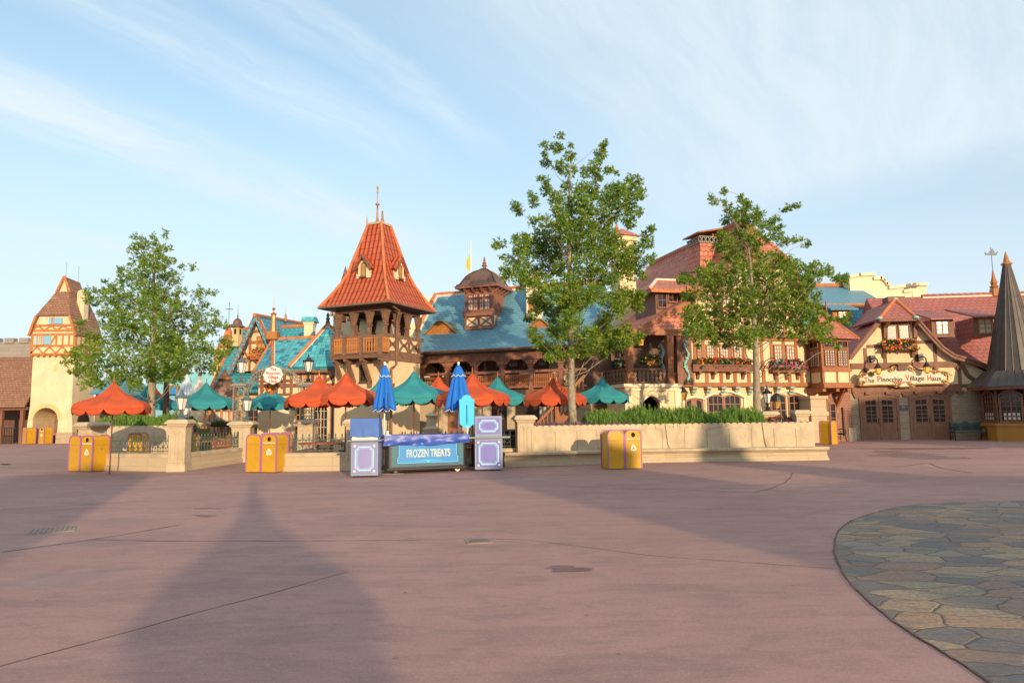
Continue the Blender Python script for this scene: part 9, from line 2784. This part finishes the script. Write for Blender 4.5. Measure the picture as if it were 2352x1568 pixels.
def tree(name, label, trunk, Y, blobs, rw, seed, dens, leafsize, group, bark='bark', limb_skip=0.66, spread=0.75, bright='leaf'):
 """trunk: list of (px, py, radius m); blobs: (px, py, r px)"""
 rs = random.Random(seed)
 tp = [P(px, py, Y) for px, py, _ in trunk]
 base = tp[0].copy()
 t_ = thing(name, label, 'tree', base, 0, group)
 ax = sorted(((p-base) for p in tp), key=lambda p: p.z)
 def axis(z):
  for a, c in zip(ax[:-1], ax[1:]):
   if z <= c.z: return a.lerp(c, max(0, (z-a.z)/(c.z-a.z)))
  return ax[-1].copy()
 mp = FPX/Y
 pts = []
 for px, py, r in blobs:
  p = P(px, py, Y)-base
  pts.append((p, r/mp))
 cl = []
 for p, r in pts:
  wid = [abs(q.x-axis(q.z).x) for q, _ in pts if abs(q.z-p.z) < 0.9]
  Rz = max(wid) if wid else 1
  dx = abs(p.x-axis(p.z).x)
  dep = math.sqrt(max(0.05, Rz*Rz-dx*dx))*spread
  y = rs.uniform(-1, 1)*dep
  w = base+p; s_ = (Y+y)/Y
  w = Vector((w.x*s_, w.y+y, EYE+(w.z-EYE)*s_))
  cl.append((w-base, r*s_))
 b = MB()
 zs = [p.z for p in ax]
 N = 14; pp = []; rr = []
 rad = sorted([(a.z, q[2]) for a, q in zip([p-base for p in tp], trunk)])
 for k in range(N+1):
  z = zs[0]+(zs[-1]-zs[0])*k/N
  a = axis(z); pp.append(a+Vector((rs.uniform(-1, 1)*0.02, rs.uniform(-1, 1)*0.02, 0)))
  for (z0, r0), (z1, r1) in zip(rad[:-1], rad[1:]):
   if z0 <= z <= z1+1e-6: rr.append(r0+(r1-r0)*(z-z0)/max(1e-6, z1-z0)); break
  else: rr.append(rad[-1][1])
 b.tube(pp, rr, 12)
 b.build('trunk', M[bark], t_, smooth=True)
 b = MB()
 for c, r in cl:
  if rs.random() < limb_skip: continue
  a0 = axis(c.z); lat = math.hypot(c.x-a0.x, c.y-a0.y)
  zb = max(zs[0]+(min(q.z for q, _ in cl)-zs[0])*0.55, c.z-lat*rs.uniform(0.45, 0.9))
  s0 = axis(zb); mid = s0.lerp(c, 0.5)+Vector((rs.uniform(-.1, .1), rs.uniform(-.1, .1), -0.06*lat+rs.uniform(0, .08)))
  r0 = 0.008+0.0048*lat
  b.tube([s0, s0.lerp(mid, 0.5)+Vector((rs.uniform(-.05, .05), rs.uniform(-.05, .05), -0.05*lat)), mid, mid.lerp(c, 0.5)+Vector((rs.uniform(-.05, .05), 0, 0.05*lat)), c], [r0, r0*0.8, r0*0.62, r0*0.45, 0.004], 5)
 b.build('branches', M[bark], t_, smooth=True)
 vs = []; fs = []
 for c, r in cl:
  rp = r*mp
  n = int(dens*(rp/22)**2*165*rs.uniform(0.6, 1.3))+14
  leaves(vs, fs, c, r*rw, n, leafsize, rs)
 me = bpy.data.meshes.new('crown'); me.from_pydata(vs, [], fs); me.materials.append(M[bright]); me.update()
 o = bpy.data.objects.new('crown', me); link(o, t_)
 return len(fs)
def conv(s, ox, oy, k, lst): return [(ox+a*k, oy+b_*k, r*k) for a, b_, r in lst]
B2 = conv(0, 1132.9, 275.6, .2734, [(560,130,35),(445,225,45),(530,240,50),(440,355,40),(430,285,25),(655,210,30),(640,300,55),(560,390,55),(640,420,60),(930,205,40),(905,280,50),(890,335,30),(840,400,60),(770,430,50),(880,480,40),(975,420,40),(1035,440,20),(400,490,30),(440,510,35),(450,590,50),(620,560,50),(740,570,60),(830,580,60),(970,560,30),(520,650,60),(620,680,90),(740,660,80),(840,630,50),(1060,570,60),(1150,500,35),(1220,500,40),(1160,590,80),(1240,620,50),(960,660,80),(1060,680,90),(1160,720,70),(1230,780,40),(320,640,40),(350,690,40),(190,730,45),(215,770,30),(380,820,30),(330,860,40),(440,860,60),(560,770,70),(560,870,70),(690,800,90),(800,760,70),(900,760,60),(1000,800,80),(1130,830,60),(1150,880,40),(900,880,90),(780,900,90),(650,930,100),(520,950,90),(400,980,70),(280,980,40),(200,1010,50),(60,1040,50),(20,1050,30),(80,1140,25),(250,1060,70),(350,1080,90),(180,1150,70),(260,1160,80),(110,1250,50),(110,1310,50),(200,1260,70),(300,1300,90),(250,1370,70),(480,1080,100),(620,1080,110),(750,1060,100),(870,1030,90),(980,970,70),(1040,1020,60),(960,1120,90),(1080,1110,80),(1170,1180,80),(1280,980,50),(1330,920,40),(1290,1040,50),(1300,1190,60),(1340,1150,30),(1200,1080,60),(1090,1240,80),(1180,1290,60),(1250,1300,40),(480,1220,110),(620,1250,110),(760,1220,110),(880,1200,100),(420,1380,90),(520,1450,100),(640,1400,110),(760,1350,100),(900,1320,90),(1000,1330,80),(850,1470,90),(700,1530,90),(1120,1480,90),(1220,1500,60),(1050,1540,80),(350,1500,60),(420,1540,60),(930,1500,60)])
B2 += conv(0, 1286, 489.9, .2343, [(60,900,90),(150,830,80),(280,800,70),(100,1020,100),(60,1150,100),(180,1150,100),(300,1200,100),(200,1280,90),(330,1300,90),(420,1130,90),(530,1180,80),(620,1250,80),(480,1300,80),(600,960,70),(720,830,80),(790,790,50),(760,900,60),(520,860,80),(450,1020,60),(720,1230,60),(790,1200,50),(640,1140,60),(420,1380,50),(230,1380,50),(120,1360,60)])
B2 += conv(0, 887.9, 551.1, .2343, [(1420,920,50),(1480,980,70),(1440,880,30),(1560,1050,70),(1500,1050,40),(1620,1100,60),(1680,1000,80),(1700,1120,60),(1600,1150,40),(1640,900,70),(1740,880,80),(1400,760,50),(1450,700,60),(1560,650,80),(1650,750,90),(1480,560,70)])
B3 = conv(0, 1561.5, 428.7, .2343, [(420,40,35),(450,50,20),(310,120,40),(340,150,30),(440,150,35),(480,210,45),(590,95,30),(620,130,40),(640,190,60),(740,220,45),(770,270,60),(450,320,50),(530,270,60),(600,280,80),(680,330,80),(780,330,50),(830,390,50),(900,340,40),(960,310,30),(980,390,40),(1010,230,25),(1070,200,35),(1150,180,35),(940,450,60),(900,420,40),(980,540,50),(1050,530,35),(1130,510,35),(1190,525,25),(1240,550,35),(420,480,60),(480,560,70),(380,590,60),(580,440,70),(680,470,70),(760,500,80),(860,500,50),(600,560,60),(720,560,60),(560,660,80),(470,690,50),(650,700,70),(740,640,60),(880,680,60),(960,690,60),(1040,710,50),(820,700,60),(1110,720,40),(1150,760,50),(1240,800,60),(1310,790,60),(1430,810,60),(1370,840,60),(1470,840,40),(1530,900,40),(1600,900,50),(1620,880,30),(1100,820,80),(1180,880,80),(1300,900,70),(1250,950,60),(1010,820,90),(900,820,80),(800,800,80),(600,780,80),(520,800,60),(660,830,80),(300,770,60),(380,800,70),(180,840,50),(260,850,60),(50,880,60),(20,910,50),(130,930,60),(230,920,70),(330,930,80),(450,900,80),(560,920,90),(700,920,90),(830,920,90),(960,930,90),(1080,950,90),(1150,1000,70),(1280,980,40),(450,1000,80),(330,1050,80),(200,1050,70),(100,1080,60),(580,1050,90),(700,1040,80),(850,1040,90),(980,1060,90),(1080,1060,70),(1180,1100,60),(1290,1100,70),(1320,1160,60),(1350,1060,30),(50,1080,50),(160,1220,90),(60,1250,70),(300,1170,90),(420,1150,80),(560,1170,90),(700,1180,90),(830,1160,90),(960,1180,90),(1080,1180,80),(1200,1220,80),(1280,1260,60),(1400,1230,40),(100,1330,80),(220,1320,80),(340,1300,90),(480,1290,90),(620,1300,90),(760,1320,90),(900,1290,90),(1040,1290,90),(1160,1320,80),(1280,1330,60),(1400,1370,60),(1480,1290,40),(1560,1300,40),(1620,1300,40),(1660,1260,30),(1640,1330,30),(1460,1390,40),(1380,1440,50),(1300,1430,60),(1200,1410,60),(150,1430,80),(60,1400,60),(280,1420,80),(400,1420,80),(520,1420,90),(650,1440,90),(780,1430,80),(900,1400,80),(1020,1420,70),(1100,1440,50),(180,1540,40),(330,1520,50),(450,1540,50),(560,1530,60),(680,1550,50),(1230,1500,40),(1400,1500,30),(1480,1490,40),(1540,1570,30)])
B1 = conv(0, 0, 587.9, .328, [(1080,-130,30),(1160,-150,30),(960,-130,30),(1000,-90,45),(1090,-70,45),(1170,-60,40),(930,-60,40),(1010,-20,60),(1110,-10,60),(960,30,60),(1060,40,70),(1150,60,60),(1200,20,30),(1350,70,30),(1280,80,25),(850,100,30),(880,150,50),(960,130,70),(1060,140,80),(1160,160,60),(1220,150,50),(740,180,25),(740,220,35),(790,220,30),(640,250,45),(620,300,35),(690,290,50),(660,330,30),(780,270,60),(860,240,70),(960,250,90),(1060,260,90),(1160,270,70),(1260,250,50),(1230,330,50),(1400,240,30),(1380,280,40),(1460,250,25),(1500,255,20),(1440,340,30),(700,390,30),(780,360,60),(860,350,80),(960,370,90),(1070,380,90),(1180,390,80),(1290,380,60),(1370,390,50),(1400,440,60),(1500,400,35),(1510,460,40),(1560,470,35),(1590,490,30),(760,450,60),(850,450,80),(960,480,90),(1080,490,90),(1190,490,90),(1300,480,80),(1400,530,60),(1480,510,50),(560,460,35),(600,550,50),(660,580,60),(740,550,80),(840,560,90),(950,590,90),(1070,600,90),(1180,600,90),(1290,590,80),(1390,600,60),(1560,600,40),(1600,590,30),(1610,630,40),(570,650,50),(500,690,50),(450,745,25),(540,720,50),(640,680,70),(740,670,90),(850,680,90),(960,700,90),(1080,700,90),(1190,700,90),(1290,690,70),(1380,680,60),(1470,640,50),(1500,690,60),(1580,680,40),(600,770,60),(500,800,30),(560,810,40),(680,780,80),(790,780,80),(900,790,90),(1010,790,80),(1200,790,80),(1300,770,70),(1420,760,60),(1500,780,50),(640,850,50),(600,890,40),(720,850,70),(830,850,60),(940,860,50),(700,900,40),(960,910,50),(1120,830,60),(1230,850,50),(940,890,30)])
tree('oak_tree', 'tallest oak with pale trunk in the planter, in the middle of the plaza edge', [(1316, 975, .165), (1313, 900, .12), (1311, 800, .105), (1312, 700, .09), (1306, 560, .06), (1308, 440, .035), (1310, 360, .012)], 23.7, B2, 1.16, 5, 3.4, 0.100, 'young oaks in stone planters')
tree('oak_tree', 'smaller oak in the long planter in front of the half timbered house', [(1741, 975, .15), (1737, 880, .12), (1735, 790, .10), (1730, 700, .07), (1722, 600, .045), (1712, 500, .02), (1706, 455, .008)], 24.3, B3, 1.16, 6, 3.0, 0.100, 'young oaks in stone planters')
tree('oak_tree', 'broad oak at the left in front of the golden gatehouse tower', [(345, 990, .19), (347, 900, .15), (352, 830, .12), (356, 740, .09), (354, 640, .05), (352, 560, .015)], 27.5, B1, 1.12, 7, 2.0, 0.110, 'young oaks in stone planters')
tree('oak_tree', 'dark slender trunked tree half hidden behind the broad left oak', [(382, 985, .16), (382, 900, .13), (384, 850, .1), (386, 790, .05)], 31.5, [(384, 800, 30), (400, 830, 28), (365, 835, 30), (420, 845, 22), (350, 860, 24), (405, 858, 20), (375, 770, 30), (415, 800, 22)], 0.95, 8, 0.9, 0.17, 'young oaks in stone planters', bark='bark_dark')
def upright_leaves(pts, rs, hmin, hmax, w, lean=0.5):
 vs = []; fs = []
 for c in pts:
  a = rs.uniform(0, 6.283); h = rs.uniform(hmin, hmax); ln = rs.uniform(0, lean)
  d = Vector((math.cos(a)*ln, math.sin(a)*ln, 1)).normalized(); s_ = Vector((-math.sin(a), math.cos(a), 0))
  s_ = (s_+Vector((rs.uniform(-.5, .5), rs.uniform(-.5, .5), 0))).normalized()
  b = len(vs)
  for p in (c-s_*w*0.3, c+s_*w*0.3, c+d*h*0.55+s_*w*0.6, c+d*h, c+d*h*0.55-s_*w*0.6): vs.append(tuple(p))
  fs.append((b, b+1, b+2, b+3, b+4))
 return vs, fs
def hedge(px0, px1, pyt, pyb, Y, dep, label, name, n, mat='leaf_hedge', seed=3, rag=0.16, zbase=None):
 rs = random.Random(seed)
 a = P(px0, pyb, Y); b = P(px1, pyb, Y); zt = P((px0+px1)/2, pyt, Y).z; zb = a.z if zbase is None else zbase
 t_ = thing(name, label, 'shrub', ((a.x+b.x)/2, Y, zb))
 L = (b.x-a.x)/2; H = zt-zb
 ph = [rs.uniform(0, 6.3) for _ in range(6)]
 def top(x): return H*(0.82+0.10*math.sin(x*2.1+ph[0])+0.08*math.sin(x*4.7+ph[1])+0.04*math.sin(x*9+ph[2]))*(1-(abs(x)/L)**10*0.25)
 plumes = []
 for _ in range(int(n/42)):                        # feathery stems of unequal height
  x = rs.uniform(-1, 1)*L; y = rs.uniform(-1, 1)*dep/2
  hgt = top(x)*math.sqrt(max(0.12, 1-(y/(dep/2))**2*0.75))*rs.uniform(0.72, 1.12)
  plumes.append((x, y, hgt, rs.uniform(-0.22, 0.22), rs.uniform(-0.25, 0.1)))
 pts = []
 for _ in range(n):
  x, y, hgt, lx, ly = plumes[rs.randrange(len(plumes))]
  u = rs.random()**0.65; z = hgt*u; w_ = 0.075*(1.15-u)
  pts.append(Vector((x+lx*z+rs.gauss(0, w_), y+ly*z+rs.gauss(0, w_), max(0, z-0.08))))
 vs, fs = upright_leaves(pts, rs, 0.07, 0.17, 0.013, 0.9)
 me = bpy.data.meshes.new('foliage'); me.from_pydata(vs, [], fs); me.materials.append(M[mat]); me.update()
 o = bpy.data.objects.new('foliage', me); link(o, t_)
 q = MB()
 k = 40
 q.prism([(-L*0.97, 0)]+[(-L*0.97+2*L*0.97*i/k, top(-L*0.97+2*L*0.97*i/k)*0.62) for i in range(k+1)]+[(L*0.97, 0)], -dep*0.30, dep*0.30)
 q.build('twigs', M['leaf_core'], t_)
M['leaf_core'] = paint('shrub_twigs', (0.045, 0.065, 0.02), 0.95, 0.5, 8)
for k, (a, c, lb) in enumerate(((1346, 1490, 'feathery green shrub row in the planter right of the big tree'), (1470, 1616, 'feathery green shrubs in the middle of the long planter'), (1600, 1740, 'feathery green shrubs reaching the smaller tree trunk'))):
 hedge(a, c, 929, 975, 24.0, 1.5, lb, 'rosemary_hedge', 22000, seed=20+k, zbase=1.1)
hedge(238, 345, 944, 982, 26.6, 1.4, 'feathery green shrub behind the left pillars under the broad oak', 'rosemary_hedge', 12000, seed=31)
hedge(343, 436, 946, 982, 26.5, 1.4, 'feathery green shrub right of the broad oak trunk by the lamp', 'rosemary_hedge', 12000, seed=32)
hedge(492, 545, 960, 980, 32, 1.2, 'dark low shrub by the copper domed kiosk', 'low_shrub', 1800, 'leaf_dark', seed=33)
a = P(236, 980, 25.7); b_ = P(440, 980, 25.7)
t_ = thing('back_planter_wall', 'shaded scalloped stone planter wall under the broad left oak', 'planter', ((a.x+b_.x)/2, 25.7, 0))
q = MB(); L = (b_.x-a.x)/2; n = 14; zt = a.z-0.05
pts = [(-L, 0), (L, 0)]
for k in range(n):
 for j in range(6):
  u = j/6; pts.append((L-2*L*(k+u)/n, zt+0.08*math.sin(math.pi*u)))
pts.append((-L, zt))
q.prism(pts, -0.15, 0.15); q.build('wall', M['stone_plain'], t_)
q = MB(); q.box(-L, L, 0.15, 1.6, 0, zt-0.08); q.build('soil', M['leaf_core'], t_)
def cover(s0, s1, n, label, seed, back=0.15, wide=0.8):
 rs = random.Random(seed)
 pts = []
 for _ in range(n):
  s_ = rs.uniform(s0, s1); p = PAT(s_, PBK); pts.append(Vector((p.x, p.y+back+rs.random()**1.5*wide, 1.08+rs.random()*0.06)))
 vs, fs = upright_leaves(pts, rs, 0.14, 0.30, 0.035, 1.1)
 me = bpy.data.meshes.new('purple_ground_cover'); me.from_pydata(vs, [], fs); me.materials.append(M['leaf_purple']); me.update()
 o = bpy.data.objects.new('purple_ground_cover', me); link(o)
 tag(o, label, 'ground cover', kind='stuff')
cover(1.0, 4.2, 1700, 'spiky purple ground cover around the big tree trunk', 41)
cover(8.0, 10.6, 900, 'spiky purple ground cover right of the smaller tree', 42)
cover(3.6, 8.2, 900, 'spiky purple ground cover before the feathery shrubs', 43, 0.0, 0.25)
t_ = thing('red_bedding_flowers', 'red bedding flowers at the right end of the long planter', 'flowers', P(1803, 966, 24.2))
flowers(-0.6, 0.6, 0, -0.1, 0.16, 160, 'flowers_red', t_, yd=0.25, size=0.06, hang=0.0)
flowers(-0.6, 0.6, 0, -0.15, 0.08, 120, 'leaf_dark', t_, 'leaves', yd=0.25, size=0.08, hang=0.0)
